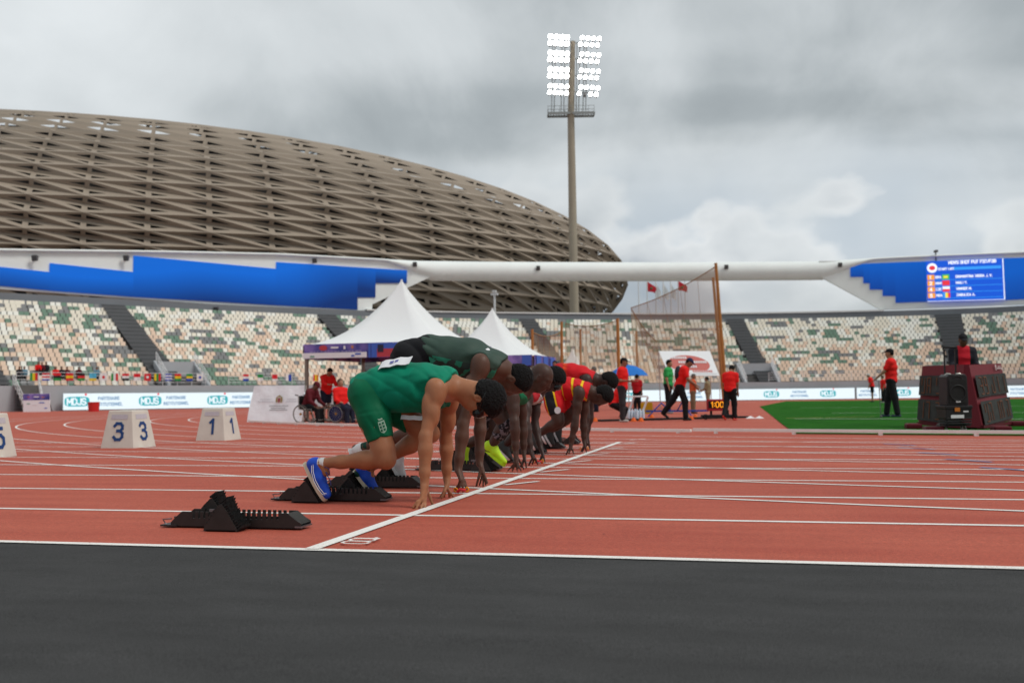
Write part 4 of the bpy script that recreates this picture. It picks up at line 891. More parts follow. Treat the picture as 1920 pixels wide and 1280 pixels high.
M_HAIR = mat('black_hair', (.008, .0075, .0075), .7, bump=(90, 1., .02), spec=.14); M_LENS = mat('dark_lens', (.008, .008, .008), .12)
# ---- head: face looks along f, crown points along u, centre c
def frame(f, u):
    f = nrm(f); u = np.asarray(u, float); u = nrm(u-f*(u@f)); l = np.cross(u, f); return np.stack([f, l, u])
def head_vol(v, c, f, u, s=1., ears=True):
    M = frame(f, u); W = lambda x, y, z: np.asarray(c)+(np.array([x, y, z])*s)@M
    v.ell(W(-.012, 0, .035), np.array([.100, .077, .092])*s, M, .02); v.ell(W(.03, 0, -.03), np.array([.066, .062, .085])*s, M, .03)
    v.cone(W(.045, .02, -.085), W(.045, -.02, -.085), .030*s, .030*s, .025); v.cone(W(.078, 0, .03), W(.104, 0, -.02), .010*s, .014*s, .012); v.cone(W(.100, .012, -.026), W(.100, -.012, -.026), .009*s, .009*s, .008)
    for sg in (-1, 1):
        v.cone(W(.082, sg*.016, .034), W(.066, sg*.05, .032), .011*s, .010*s, .015); v.ell(W(.07, sg*.034, .012), np.array([.014, .016, .010])*s, M, .008)
        v.ell(W(.058, sg*.045, -.018), np.array([.02, .016, .022])*s, M, .02)
        if ears: v.ell(W(-.005, sg*.078, -.002), np.array([.020, .011, .033])*s, M, .010); v.ell(W(-.001, sg*.088, .0), np.array([.010, .009, .018])*s, M, .006, -1)
    v.cone(W(.083, .02, -.052), W(.083, -.02, -.052), .009*s, .009*s, .008); v.cone(W(.080, .016, -.065), W(.080, -.016, -.065), .010*s, .010*s, .008)
    return W, M
def hair_vol(h, c, f, u, s=1., thick=.012, back=.0, curl=True):
    v = Vol(h); M = frame(f, u); W = lambda x, y, z: np.asarray(c)+(np.array([x, y, z])*s)@M
    v.ell(W(-.014, 0, .037), np.array([.100, .077, .092])*s+thick, M, .02); v.ell(W(-.05, 0, -.005), np.array([.055, .066, .07])*s+thick*.6, M, .02)
    for sg in (-1, 1): v.ell(W(.012, sg*.105, -.012), np.array([.045, .045, .048])*s, M, .008, -1)
    v.cut(W(.055, 0, .065), (np.array([.80, 0, -.60]))@M); v.cut(W(-.06, 0, -.045), (np.array([.25, 0, -1.]))@M)
    return v
def hand(v, wr, kn, across, tips, thumb, r=.0088, bend=.012):
    "palm from wrist to the knuckle row, four fingers of two bones each and a thumb off the side of the palm"
    wr = np.asarray(wr, float); kn = np.asarray(kn, float); ac = nrm(across); d = nrm(kn-wr); back = nrm(np.cross(ac, d))
    for o_ in (-.026, -.009, .009, .026): v.cone(wr+d*.012+ac*o_*.6, kn+ac*o_, .017, .0125, .012)
    for i, (o_, t) in enumerate(zip((-.029, -.010, .010, .028), tips)):
        k0 = kn+ac*o_; t = np.asarray(t, float); L_ = (.062, .070, .067, .054)[i]; mid = (k0+t)/2; dist = np.linalg.norm(t-k0); up = math.sqrt(max((L_*1.25)**2-dist**2, 0))*.5; mid = mid+np.array([0, 0, 1.])*min(up, .03)+nrm(k0-wr)*bend*.3
        v.cone(k0, mid, r*1.12, r, .006); v.cone(mid, t, r, r*.85, .005)
    th0 = wr+d*.03+ac*.026; th = np.asarray(thumb, float); m_ = (th0+th)/2+ac*.012; v.cone(th0, m_, .0135, .0105, .01); v.cone(m_, th, .0105, .0085, .006)
def limb(v, pts, rads, k=.025):
    for a, b, ra, rb in zip(pts, pts[1:], rads, rads[1:]): v.cone(a, b, ra, rb, k)
def torso_ell(v, spine, grow=0., k=.06, side=np.array([0, 1., 0])):
    P = [np.asarray(s_[0], float) for s_ in spine]
    for i, (p, hd, hw) in enumerate(spine):
        t = nrm(P[min(i+1, len(P)-1)]-P[max(i-1, 0)]); n_ = nrm(np.cross(side, t)); al = .5*np.mean([np.linalg.norm(P[i]-P[j]) for j in (i-1, i+1) if 0 <= j < len(P)])*1.55
        v.ell(P[i], (al+grow, hd+grow, hw+grow), np.stack([t, n_, nrm(np.cross(t, n_))]), k)
def shoe(h, heel, toe, up, m, parent, msole, ankle=None, s=1.):
    heel = np.asarray(heel, float); toe = np.asarray(toe, float); d = nrm(toe-heel); up = nrm(np.asarray(up, float)-d*(np.asarray(up, float)@d)); sd = np.cross(up, d); L_ = np.linalg.norm(toe-heel)
    W = lambda x, y, z: heel+d*x*L_+sd*y*s+up*z*s; v = Vol(h)
    v.cone(W(.12, 0, .042), W(.48, 0, .040), .036*s, .036*s, .02); v.cone(W(.48, 0, .036), W(.90, 0, .026), .038*s, .026*s, .02); v.cone(W(.60, .015, .022), W(.88, .012, .02), .030*s, .022*s, .02); v.cone(W(.14, 0, .06), W(.36, 0, .072), .033*s, .028*s, .02)
    if ankle is not None: v.cone(W(.2, 0, .07), np.asarray(heel)+(np.asarray(ankle)-heel)*.8, .03*s, .034*s, .02)
    v.cut(heel+up*.004, -up); o = vol_obj('shoe', v, parent, m)
    b = MB(); out = []
    for t in np.linspace(0, 2*math.pi, 18, endpoint=False): x = .5+.52*math.cos(t); y = (.034+.010*math.cos(t))*math.sin(t); out.append((x, y))
    vs = [W(x, y, z) for z in (-.010, .012) for x, y in out]; b.add(vs, [tuple(range(17, -1, -1)), tuple(range(18, 36))]+[(i, (i+1) % 18, 18+(i+1) % 18, 18+i) for i in range(18)], msole); b.build('sole', o); return o
def ramp_cloth(name, axis, stops, rough=.7):
    "cloth whose colour bands run across an axis of the garment: stops of (position in metres, colour)"
    m = cloth(name, stops[0][1], rough); nt, b, N, L = pnodes(m); tc = N('ShaderNodeTexCoord'); dt = N('ShaderNodeVectorMath'); dt.operation = 'DOT_PRODUCT'; dt.inputs[1].default_value = axis; L(tc.outputs['Object'], dt.inputs[0])
    mr = N('ShaderNodeMapRange'); mr.inputs[1].default_value = -1; mr.inputs[2].default_value = 1; L(dt.outputs['Value'], mr.inputs[0]); rp = N('ShaderNodeValToRGB'); rp.color_ramp.interpolation = 'CONSTANT'; L(mr.outputs[0], rp.inputs[0]); e = rp.color_ramp.elements
    e[0].position = 0; e[0].color = (*stops[0][1], 1); e[1].position = (stops[1][0]+1)/2; e[1].color = (*stops[1][1], 1)
    for p, c in stops[2:]: q_ = e.new((p+1)/2); q_.color = (*c, 1)
    L(rp.outputs[0], b.inputs['Base Color']); return m
def camo_cloth(name, c0, c1, c2, scale, th=(.48, .56)):
    m = cloth(name, c0, .65); nt, b, N, L = pnodes(m); tc = N('ShaderNodeTexCoord'); n = N('ShaderNodeTexNoise'); n.inputs['Scale'].default_value = scale; n.inputs['Detail'].default_value = 1.5; L(tc.outputs['Object'], n.inputs[0])
    rp = N('ShaderNodeValToRGB'); rp.color_ramp.interpolation = 'CONSTANT'; L(n.outputs[0], rp.inputs[0]); e = rp.color_ramp.elements; e[0].position = 0; e[0].color = (*c0, 1); e[1].position = th[0]; e[1].color = (*c1, 1); q_ = e.new(th[1]); q_.color = (*c2, 1); L(rp.outputs[0], b.inputs['Base Color']); return m

# ================================================================== THE SIX SPRINTERS
def runner(label, base_px, Yc, h, skn, J, torso, vest_m, short_m, hair=None, shoes=None, thigh_cut=.62, shorts_loose=.014, arm_r=1., leg_r=1., head_s=1., vest_len=.0, headu=None, headf=None, vcut=None):
    """J: joints as picture points with their distance across the track: name -> (px, py, Y)"""
    base = np.array(on_ground(*base_px)); base[1] = Yc; base[2] = gz(Yc)
    e = empty('person', base, 0, label, 'person', 'sprinters crouching at the start line'); T = lambda k: on_plane(*J[k])-base
    P = {k: T(k) for k in J}
    sp = [(on_plane(px, py, Yc)-base, hd, hw) for px, py, hd, hw in torso]
    v = Vol(h); torso_ell(v, sp)
    nb = sp[-1][0]; hc = P['head']; f = np.asarray(headf, float); u = np.asarray(headu, float)
    W, M = head_vol(v, hc, f, u, head_s)
    v.cone(W(-.035, 0, -.035), nb+(hc-nb)*.12, .056*head_s, .068, .04); v.cone(W(-.02, 0, -.05), nb+(hc-nb)*.05, .05*head_s, .06, .04)
    for s_, a in (('n', -1), ('f', 1)):
        sh, el, wr = P['sh_'+s_], P['el_'+s_], P['wr_'+s_]; r = arm_r
        v.cone(nb, sh+np.array([0, -a*.01, .01]), .070, .062, .05); v.ell(sh+np.array([0, a*.006, -.02]), np.array([.062, .058, .080])*r, None, .018)
        bi = sh+(el-sh)*.48; limb(v, [sh, bi, el], [.050*r, .044*r, .035*r], .025); v.ell(bi+np.array([.017, a*.004, -.015]), np.array([.035, .036, .075])*r, None, .012); v.ell(bi+np.array([-.019, a*.006, .03]), np.array([.035, .038, .085])*r, None, .012); v.ell(el+np.array([.012, a*.014, -.055]), np.array([.026, .028, .085])*r, None, .012)
        fm = el+(wr-el)*.28; limb(v, [el, fm, el+(wr-el)*.75, wr], [.036*r, .039*r, .030*r, .025*r], .022); v.ell(el+np.array([-.014, 0, 0]), (.024, .026, .03), None, .015)
        kn = P['kn_'+s_]; G = -0.0
        tips = [P['t%d_%s' % (i, s_)] for i in range(4)] if 't0_'+s_ in P else [np.array([kn[0]+dx, kn[1]+a*dy, .008-SL*dy*a]) for dx, dy in ((-.035, .034), (-.045, .012), (-.042, -.012), (-.02, -.034))]
        th = P['th_'+s_] if 'th_'+s_ in P else np.array([kn[0]+.03, kn[1]-a*.055, .010])
        hand(v, wr, kn, (0, -a*.9, 0) if s_ == 'n' else (.3, -a*.9, 0), tips, th)
    for s_, a in (('n', -1), ('f', 1)):
        hp, k_, an = P['hip_'+s_], P['knee_'+s_], P['ank_'+s_]; r = leg_r
        limb(v, [hp, hp+(k_-hp)*.4, hp+(k_-hp)*.85, k_], [.098*r, .088*r, .063*r, .056*r], .04); sd = nrm(an-k_); fwd_ = nrm(np.cross(sd, [0, 1, 0])); fwd_ = fwd_ if fwd_[2] < 0 or True else -fwd_
        v.ell(k_+nrm(hp-k_)*-.012, (.045*r, .048*r, .048*r), None, .02)
        td = nrm(k_-hp); tf = nrm(np.cross([0, 1., 0], td)); tf = tf if tf[0] > 0 else -tf; v.ell(k_-td*.10+tf*.022+np.array([0, a*.022, 0]), (.036, .036, .07), np.stack([tf, np.array([0, 1., 0]), td]), .016)
        cb_ = nrm(np.cross([0, 1., 0], nrm(an-k_))); cb_ = cb_ if cb_@(hp-k_) > 0 else -cb_; v.ell(k_+(an-k_)*.30+cb_*.016+np.array([0, a*.014, 0]), (.10, .034, .036), np.stack([nrm(an-k_), cb_, np.array([0, 1., 0])]), .014)
        limb(v, [k_, k_+(an-k_)*.3, k_+(an-k_)*.68, an], [.050*r, .052*r, .037*r, .029*r], .03); v.cone(an, P['ank_'+s_]+(P['toe_'+s_]-P['heel_'+s_])*.25, .03, .026, .02)
        v.ell(P['heel_'+s_]*.55+an*.45, (.03, .03, .03), None, .02)
    vol_obj('body', v, e, skn)
    # shorts
    g = shorts_loose; v = Vol(h)
    torso_ell(v, sp[:2], g, .05)
    for s_ in 'nf':
        hp, k_ = P['hip_'+s_], P['knee_'+s_]; en = hp+(k_-hp)*thigh_cut; v.cone(hp, hp+(en-hp)*.5, .098*leg_r+g, .090*leg_r+g, .05); v.cone(hp+(en-hp)*.5, en+(en-hp)*.15, .090*leg_r+g, (.070*leg_r+g), .03)
    t = nrm(sp[2][0]-sp[0][0]); v.cut(sp[1][0]+t*.07, t)
    v.p = [q_ for q_ in v.p]; 
    # hems: two separate leg cuts are made on their own volumes so that one does not slice the other leg
    body_p = list(v.p); obs = []
    for s_ in 'nf':
        hp, k_ = P['hip_'+s_], P['knee_'+s_]; w_ = Vol(h); w_.p = [q_ for q_ in body_p if not (q_[0] == 'c' and min(np.linalg.norm(q_[1]-P['hip_'+('f' if s_ == 'n' else 'n')]), np.linalg.norm(q_[1]-(P['hip_'+('f' if s_ == 'n' else 'n')]+(P['knee_'+('f' if s_ == 'n' else 'n')]-P['hip_'+('f' if s_ == 'n' else 'n')])*thigh_cut*.5))) < 1e-6)]
        w_.cut(hp+(k_-hp)*thigh_cut, k_-hp); obs.append(w_)
    sm = short_m
    V0 = obs[0]; o = vol_obj('shorts', V0, e, sm, ('fold', 80, min(.014, .6*shorts_loose+.004), (.8, .2, .45))); vol_obj('shorts_leg', obs[1], o, sm)
    # vest
    v = Vol(h); torso_ell(v, sp[1:], .012, .06)
    for s_, a in (('n', -1), ('f', 1)): v.cone(nb, P['sh_'+s_]+np.array([0, -a*.03, .01]), .083, .078, .05)
    if vcut: v.p = [q_ for q_ in v.p]; torso_ell(v, sp, .012, .06); v.cut(on_plane(vcut[0], vcut[1], Yc)-base, (vcut[2], 0, vcut[3]))
    else: v.cut(sp[1][0]+t*(.045-vest_len), -t)
    for s_, a in (('n', -1), ('f', 1)):
        sh = P['sh_'+s_]; bk = nrm(sp[-2][0]-nb); v.ell(sh+np.array([0, a*.085, -.03])+bk*.05, (.150, .112, .150), None, .012, -1)
    tn = nrm(hc-nb); v.cut(nb+tn*.045, tn); v.ell(nb+tn*.10+np.array([0, 0, -.02]), (.10, .085, .10), None, .015, -1)
    vol_obj('vest', v, e, vest_m, ('fold', 90, .013, (.62, .25, .75)))
    if hair: hv_ = hair_vol(h*.8, hc, f, u, head_s, hair); vol_obj('hair', hv_, e, M_HAIR, (150, .0022))
    for s_, sm_ in zip('nf', shoes):
        if sm_ is None: continue
        hp, to = P['heel_'+s_], P['toe_'+s_]; up = P['ank_'+s_]-(hp+(to-hp)*.25); shoe(h, hp, to, up, sm_[0], e, sm_[1], P['ank_'+s_] if len(sm_) < 4 else None); 
        if len(sm_) > 2 and sm_[2] is not None:
            w_ = Vol(h); kd = nrm(P['knee_'+s_]-P['ank_'+s_]); w_.cone(P['ank_'+s_]-kd*.05, P['ank_'+s_]+kd*.03, .034, .0345, .01); w_.cut(P['ank_'+s_]+kd*.035, kd); vol_obj('sock', w_, e, sm_[2])
    return e, base, P, sp, W, M
M_SOLE = mat('shoe_sole', (.55, .50, .38), .6); M_WSOLE = mat('shoe_sole_white', (.7, .7, .7), .6)
SHB = mat('shoe_blue', (.01, .07, .52), .5, bump=(200, .2, .002)); SHW = mat('shoe_white', (.66, .66, .66), .6, bump=(150, .4, .003)); SHN = mat('shoe_neon', (.48, .78, .02), .5, bump=(150, .3, .003)); SHD = mat('shoe_dark', (.04, .05, .05), .6)
SOCKG = cloth('dark_green_sock', (.01, .05, .035)); SOCKW = cloth('white_sock', (.6, .6, .6))
# ---- first sprinter: green kit, tan skin
VG = camo_cloth('green_vest', (.0, .17, .095), (.0, .195, .11), (.002, .225, .135), 3.2, (.47, .60)); SG = cloth('green_shorts', (.0, .115, .05), .6, .25)
e1, b1, P1, sp1, W1, M1 = runner('crouching sprinter in bright green vest and shorts with blue shoes and a black blindfold', (790, 950), 1.88, .0065, skin('tan', (.33, .140, .067)),
 dict(head=(903, 748, 1.90), sh_n=(818, 730, 1.70), el_n=(798, 818, 1.63), wr_n=(796, 908, 1.60), kn_n=(794, 934, 1.585), t0_n=(774, 952, 1.53), t1_n=(780, 955, 1.52), t2_n=(788, 956, 1.53), t3_n=(797, 955, 1.55), th_n=(811, 945, 1.72),
  sh_f=(842, 744, 2.07), el_f=(836, 822, 2.13), wr_f=(838, 897, 2.15), kn_f=(838, 914, 2.15), t0_f=(826, 930, 2.22), t1_f=(833, 931, 2.19), t2_f=(843, 931.5, 2.18), t3_f=(850, 930, 2.20), th_f=(828, 933, 2.08),
  hip_n=(690, 744, 1.78), knee_n=(724, 860, 1.73), ank_n=(601, 868, 1.74), heel_n=(571, 868, 1.74), toe_n=(610, 938, 1.74),
  hip_f=(700, 742, 1.98), knee_f=(806, 812, 2.02), ank_f=(686, 880, 2.02), heel_f=(664, 882, 2.02), toe_f=(700, 925, 2.02)),
 [(688, 738, .122, .160), (722, 729, .124, .152), (760, 726, .130, .155), (797, 727, .128, .162), (832, 723, .088, .145)], VG, SG, hair=.021, shoes=((SHB, M_SOLE, SOCKW), (SHB, M_SOLE, SOCKG)), thigh_cut=.70, shorts_loose=.007, vcut=(692, 742, -.72, -.70),
 headf=(-.40, 0, -.92), headu=(.93, 0, -.28))
# blindfold, shoe trim, bib, shorts crest
def blindfold(e, W, M, h=.006, spot=False, s=1.):
    v = Vol(h); v.ell(W(-.012, 0, .035), np.array([.106, .083, .098])*s, M, .01); v.cut(W(0, 0, .058), np.array([0, 0, 1.])@M); v.cut(W(0, 0, -.010), np.array([0, 0, -1.])@M); v.cut(W(-.02, 0, 0), np.array([-1., 0, 0])@M)
    v.ell(W(.085, .03, .018), np.array([.030, .040, .034])*s, M, .01); v.ell(W(.085, -.03, .018), np.array([.030, .040, .034])*s, M, .01); o = vol_obj('blindfold', v, e, M_LENS)
    b = MB(); b.ring(W(-.012, 0, .03), np.array([0, 0, 1.])@M, .096*s, .006, M_LENS, 30, 6); b.build('strap', o)
blindfold(e1, W1, M1)
def f(b):
    hp, to = P1['heel_n'], P1['toe_n']; d = nrm(to-hp); up = nrm((P1['ank_n']-hp)-d*((P1['ank_n']-hp)@d)); sd = np.array([0, -1., 0]); L_ = np.linalg.norm(to-hp)
    for z0, z1, z2 in ((.05, .028, .014), (.062, .040, .026)):
        b.tube([hp+d*(L_*x)+up*z+sd*(.036+.004*math.sin(x*3)) for x, z in ((.16, z0), (.3, z1), (.5, z2), (.7, z2-.002), (.86, z2+.006), (.90, z2+.02))], .0022, M_FW, 5)
part('shoe_trim', e1, f)
part('shoe_laces', e1, lambda b: [b.tube([P1['ank_n']+np.array(q_) for q_ in pts], .003, mat('lace', (.03, .03, .12), .7), 5) for pts in (((.04, -.03, -.02), (.07, -.035, -.03), (.075, -.03, -.07), (.05, -.035, -.05)), ((.05, -.04, -.05), (.08, -.04, -.10), (.085, -.04, -.13)))])
M_BIB = mat('bib_paper', (.72, .72, .74), .7); M_BIBT = mat('bib_print', (.12, .12, .35), .7)
def patch(e, c, ux_, uy_, w_, h_, name, m, bend=.0, marks=None):
    ux_ = Vector(nrm(ux_)); uy_ = Vector(nrm(uy_)); n_ = ux_.cross(uy_).normalized(); b = MB(); k = 8; vs = []
    for t in (0, .003):
        for i in range(k+1):
            for j in range(2):
                a = (i/k-.5)*2; vs.append(Vector(c)+ux_*(a*w_/2)+uy_*((j-.5)*h_)+n_*(-bend*a*a+t+.004*math.sin(a*7)))
    b.add(vs, [(2*i, 2*i+2, 2*i+3, 2*i+1) for i in range(k)], m, True); q0 = 2*(k+1); b.add(vs, [(q0+2*i, q0+2*i+2, q0+2*i+3, q0+2*i+1) for i in range(k)], m, True); o = b.build(name, e)
    if marks:
        g = MB(); marks(g, Vector(c)+n_*.006, ux_, uy_, n_); g.build('print', o)
    return o
cb = sp1[2][0]; patch(e1, on_plane(741, 679, 1.78)-b1, (1, 0, .14), (0, .75, .5), .20, .085, 'race_bib', M_BIB, .006, lambda g, c, x, y, n_: [g.add([c+x*(a_-.012)+y*(b_-.012), c+x*(a_+.012)+y*(b_-.012), c+x*(a_+.012)+y*(b_+.012), c+x*(a_-.012)+y*(b_+.012)], [(0, 1, 2, 3)], M_BIBT) for a_, b_ in ((-.02, 0), (.012, .004))])
patch(e1, on_plane(772, 783, 1.84)-b1, (1, 0, -.05), (0, .5, 1), .14, .028, 'chest_bib', M_BIB, .0)
M_CREST = mat('crest_print', (.36, .52, .40), .7)
hp, k_ = P1['hip_n'], P1['knee_n']; c = on_plane(716.5, 798, 1.655)-b1
def f(b):
    ax_ = nrm(k_-hp); sd = np.array([0, -1., 0]); fr_ = nrm(np.cross(ax_, sd)); 
    if fr_[0] < 0: fr_ = -fr_
    def pt(u, w): ang = u/.085; return c+ax_*w+fr_*(.085*math.sin(ang))+np.array([0, 1., 0])*(.085*(1-math.cos(ang)))
    prof = [(-.021, -.03), (.021, -.03), (.023, .02), (.017, .036), (0, .045), (-.017, .036), (-.023, .02)]; b.add([pt(u, w) for u, w in prof], [tuple(range(7))], M_CREST)
    for i in range(3):
        for q_ in range(2): b.add([pt(u, w)+sd*.003 for u, w in ((-.016+q_*.02, -.02+i*.02), (-.004+q_*.02, -.02+i*.02), (-.004+q_*.02, -.008+i*.02), (-.016+q_*.02, -.008+i*.02))], [(0, 1, 2, 3)], SG)
    b.add([pt(u, w) for u, w in ((-.016, -.05), (-.004, -.045), (.012, -.046), (.016, -.036), (-.012, -.036))], [(0, 1, 2, 3, 4)], M_CREST)
part('shorts_crest', e1, f)
# ---- second sprinter: dark green vest with camouflage sides, black shorts
VD = camo_cloth('dark_green_vest', (.012, .038, .026), (.014, .042, .028), (.016, .046, .031), 3.)
CAM_ = camo_cloth('camo_vest', (.012, .028, .022), (.006, .17, .10), (.010, .026, .02), 13, (.42, .50)); SB = cloth('black_shorts', (.010, .010, .012), .8, .2)
def side_mix(name, ma, plane_n, off, c_top, camo_sc):
    m = bpy.data.materials.new(name); m.use_nodes = True; nt, b, N, L = pnodes(m); b.inputs['Roughness'].default_value = .65; tc = N('ShaderNodeTexCoord'); dt = N('ShaderNodeVectorMath'); dt.operation = 'DOT_PRODUCT'; dt.inputs[1].default_value = plane_n; L(tc.outputs['Object'], dt.inputs[0])
    n = N('ShaderNodeTexNoise'); n.inputs['Scale'].default_value = camo_sc; n.inputs['Detail'].default_value = 1; L(tc.outputs['Object'], n.inputs[0]); rp = N('ShaderNodeValToRGB'); rp.color_ramp.interpolation = 'CONSTANT'; L(n.outputs[0], rp.inputs[0]); e = rp.color_ramp.elements; e[0].position = 0; e[0].color = (.010, .024, .018, 1); e[1].position = .53; e[1].color = (.006, .18, .105, 1)
    gt = N('ShaderNodeMath'); gt.operation = 'GREATER_THAN'; gt.inputs[1].default_value = off; L(dt.outputs['Value'], gt.inputs[0]); mx_ = N('ShaderNodeMix'); mx_.data_type = 'RGBA'; L(gt.outputs[0], mx_.inputs[0]); L(rp.outputs[0], mx_.inputs[6]); mx_.inputs[7].default_value = (*c_top, 1); L(mx_.outputs[2], b.inputs['Base Color'])
    n2 = N('ShaderNodeTexNoise'); n2.inputs['Scale'].default_value = 9; L(tc.outputs['Object'], n2.inputs[0]); bp = N('ShaderNodeBump'); bp.inputs['Strength'].default_value = .4; bp.inputs['Distance'].default_value = .02; L(n2.outputs[0], bp.inputs['Height']); L(bp.outputs[0], b.inputs['Normal']); return m
VD2 = side_mix('cloth_dark_green_camo', None, (.23, 0, 1.0), .885, (.016, .047, .031), 16)
e2, b2, P2, sp2, W2, M2 = runner('crouching sprinter in dark green vest with camouflage sides and loose black shorts', (880, 912), 2.80, .0075, skin('brown', (.098, .045, .028)),
 dict(head=(964, 712, 2.82), sh_n=(901, 682, 2.60), el_n=(868, 795, 2.52), wr_n=(859, 880, 2.46), kn_n=(866, 899, 2.44), t0_n=(852, 921, 2.44), t1_n=(859, 923, 2.43), t2_n=(868, 922, 2.43), t3_n=(876, 920, 2.45), th_n=(876, 918, 2.55),
  sh_f=(918, 690, 2.99), el_f=(900, 783, 3.03), wr_f=(899, 868, 2.98), kn_f=(906, 885, 2.97), t0_f=(899, 909, 3.0), t1_f=(906, 911, 2.96), t2_f=(911, 909, 2.94), t3_f=(914, 905, 2.94), th_f=(893, 911, 2.94),
  hip_n=(772, 680, 2.70), knee_n=(800, 806, 2.66), ank_n=(683, 838, 2.68), heel_n=(655, 842, 2.68), toe_n=(690, 905, 2.68),
  hip_f=(780, 680, 2.90), knee_f=(860, 778, 2.94), ank_f=(744, 855, 2.92), heel_f=(726, 850, 2.92), toe_f=(752, 899, 2.92)),
 [(770, 673, .118, .160), (805, 665, .118, .152), (840, 670, .125, .160), (880, 674, .128, .175), (926, 688, .090, .150)], VD2, SB, hair=.006, shoes=((SHW, M_WSOLE, SOCKG), (SHW, M_WSOLE, SOCKG)), thigh_cut=.75, shorts_loose=.024, vcut=(802, 640, -.90, -.42), arm_r=1.06,
 headf=(-.18, 0, -.98), headu=(.97, 0, -.18))
patch(e2, on_plane(925, 657, 2.80)-b2, (0, 1, 0), (-.8, 0, .55), .22, .05, 'back_print', M_BIB, .01)
# tether between the pair
def tether(px, py, Y, label):
    P = on_plane(px, py, Y); e = empty('tether', (P[0], P[1], gz(P[1])), 0, label, 'tether', 'guide tethers'); M_TO = mat('tether_orange', (.7, .25, .01), .7); M_TRd = mat('tether_red', (.6, .03, .04), .7)
    part('loop', e, lambda b: (b.ring((-.03, 0, .03), (.3, 1, .2), .013, .0055, M_TO, 14, 5), b.ring((.045, 0, .035), (.2, 1, -.2), .012, .0055, M_TO, 14, 5))); part('cord', e, lambda b: b.tube([(-.02, 0, .02), (0, -.01, .035), (.03, 0, .03), (.05, .01, .02)], .010, M_TRd, 6))
tether(863, 926, 2.36, 'orange and red tether between the green sprinter and his guide'); tether(1008, 868, 5.2, 'small orange tether at the hands of the bald sprinter and the next'); tether(1094, 843, 7.45, 'small orange tether at the hands of the two red sprinters')
# ---- third sprinter: bald, green shirt, patterned leggings, neon shoes
V3 = cloth('mid_green_vest', (.01, .14, .06)); LEG = camo_cloth('patterned_leggings', (.015, .015, .018), (.03, .03, .035), (.17, .15, .17), 42, (.50, .55)); DK = skin('dark', (.062, .031, .022)); DK2 = skin('deep', (.045, .023, .018))
e3, b3, P3, sp3, W3, M3 = runner('bald crouching sprinter in green with patterned dark leggings and neon yellow shoes', (966, 884), 4.45, .009, DK,
 dict(head=(1014, 709, 4.45), sh_n=(961, 744, 4.25), el_n=(965, 790, 4.20), wr_n=(967, 848, 4.20), kn_n=(968, 865, 4.20), t0_n=(952, 882, 4.2), t1_n=(960, 883.5, 4.2), t2_n=(970, 884, 4.2), t3_n=(977, 882.5, 4.2), th_n=(982, 879, 4.3),
  sh_f=(975, 744, 4.64), el_f=(980, 795, 4.68), wr_f=(982, 845, 4.68), kn_f=(983, 858, 4.68),
  hip_n=(888, 722, 4.35), knee_n=(950, 792, 4.32), ank_n=(917, 842, 4.34), heel_n=(904, 838, 4.34), toe_n=(946, 873, 4.34),
  hip_f=(890, 722, 4.55), knee_f=(922, 812, 4.58), ank_f=(870, 835, 4.58), heel_f=(856, 832, 4.58), toe_f=(870, 872, 4.58)),
 [(886, 712, .125, .155), (912, 712, .115, .145), (935, 720, .118, .150), (955, 730, .110, .165), (975, 735, .085, .145)], V3, LEG, hair=None, shoes=((SHN, SHN, None), (SHN, SHN, None)), thigh_cut=.92, shorts_loose=.006, headf=(.78, 0, -.62), headu=(.62, 0, .78))
w_ = Vol(.009); limb(w_, [P3['knee_n'], P3['knee_n']+(P3['ank_n']-P3['knee_n'])*.45], [.064, .060]); vol_obj('leggings', w_, e3, LEG)
# ---- fourth sprinter, blindfolded
V4 = ramp_cloth('striped_vest', (0, 1, 0), [(-1, (.45, .03, .04)), (-.10, (.6, .6, .6)), (-.02, (.45, .03, .04)), (.05, (.6, .6, .6)), (.12, (.03, .2, .08))])
e4, b4, P4, sp4, W4, M4 = runner('crouching sprinter with black hair and striped red vest beside the bald one', (1010, 870), 5.45, .009, DK2,
 dict(head=(1036, 712, 5.45), sh_n=(988, 744, 5.25), el_n=(986, 792, 5.12), wr_n=(995, 845, 5.08), kn_n=(1000, 858, 5.08), sh_f=(1004, 746, 5.63), el_f=(1003, 795, 5.58), wr_f=(1014, 840, 5.48), kn_f=(1018, 852, 5.46),
  hip_n=(930, 722, 5.35), knee_n=(985, 800, 5.32), ank_n=(942, 838, 5.34), heel_n=(930, 836, 5.34), toe_n=(955, 862, 5.34), hip_f=(932, 722, 5.55), knee_f=(962, 812, 5.58), ank_f=(905, 832, 5.58), heel_f=(893, 830, 5.58), toe_f=(906, 862, 5.58)),
 [(928, 714, .125, .155), (948, 712, .115, .145), (968, 718, .118, .150), (985, 728, .11, .165), (1003, 734, .085, .145)], V4, SB, hair=.012, shoes=((SHD, M_WSOLE, SOCKW), (SHD, M_WSOLE, SOCKW)), headf=(.35, 0, -.94), headu=(.94, 0, .35))
blindfold(e4, W4, M4, .009)
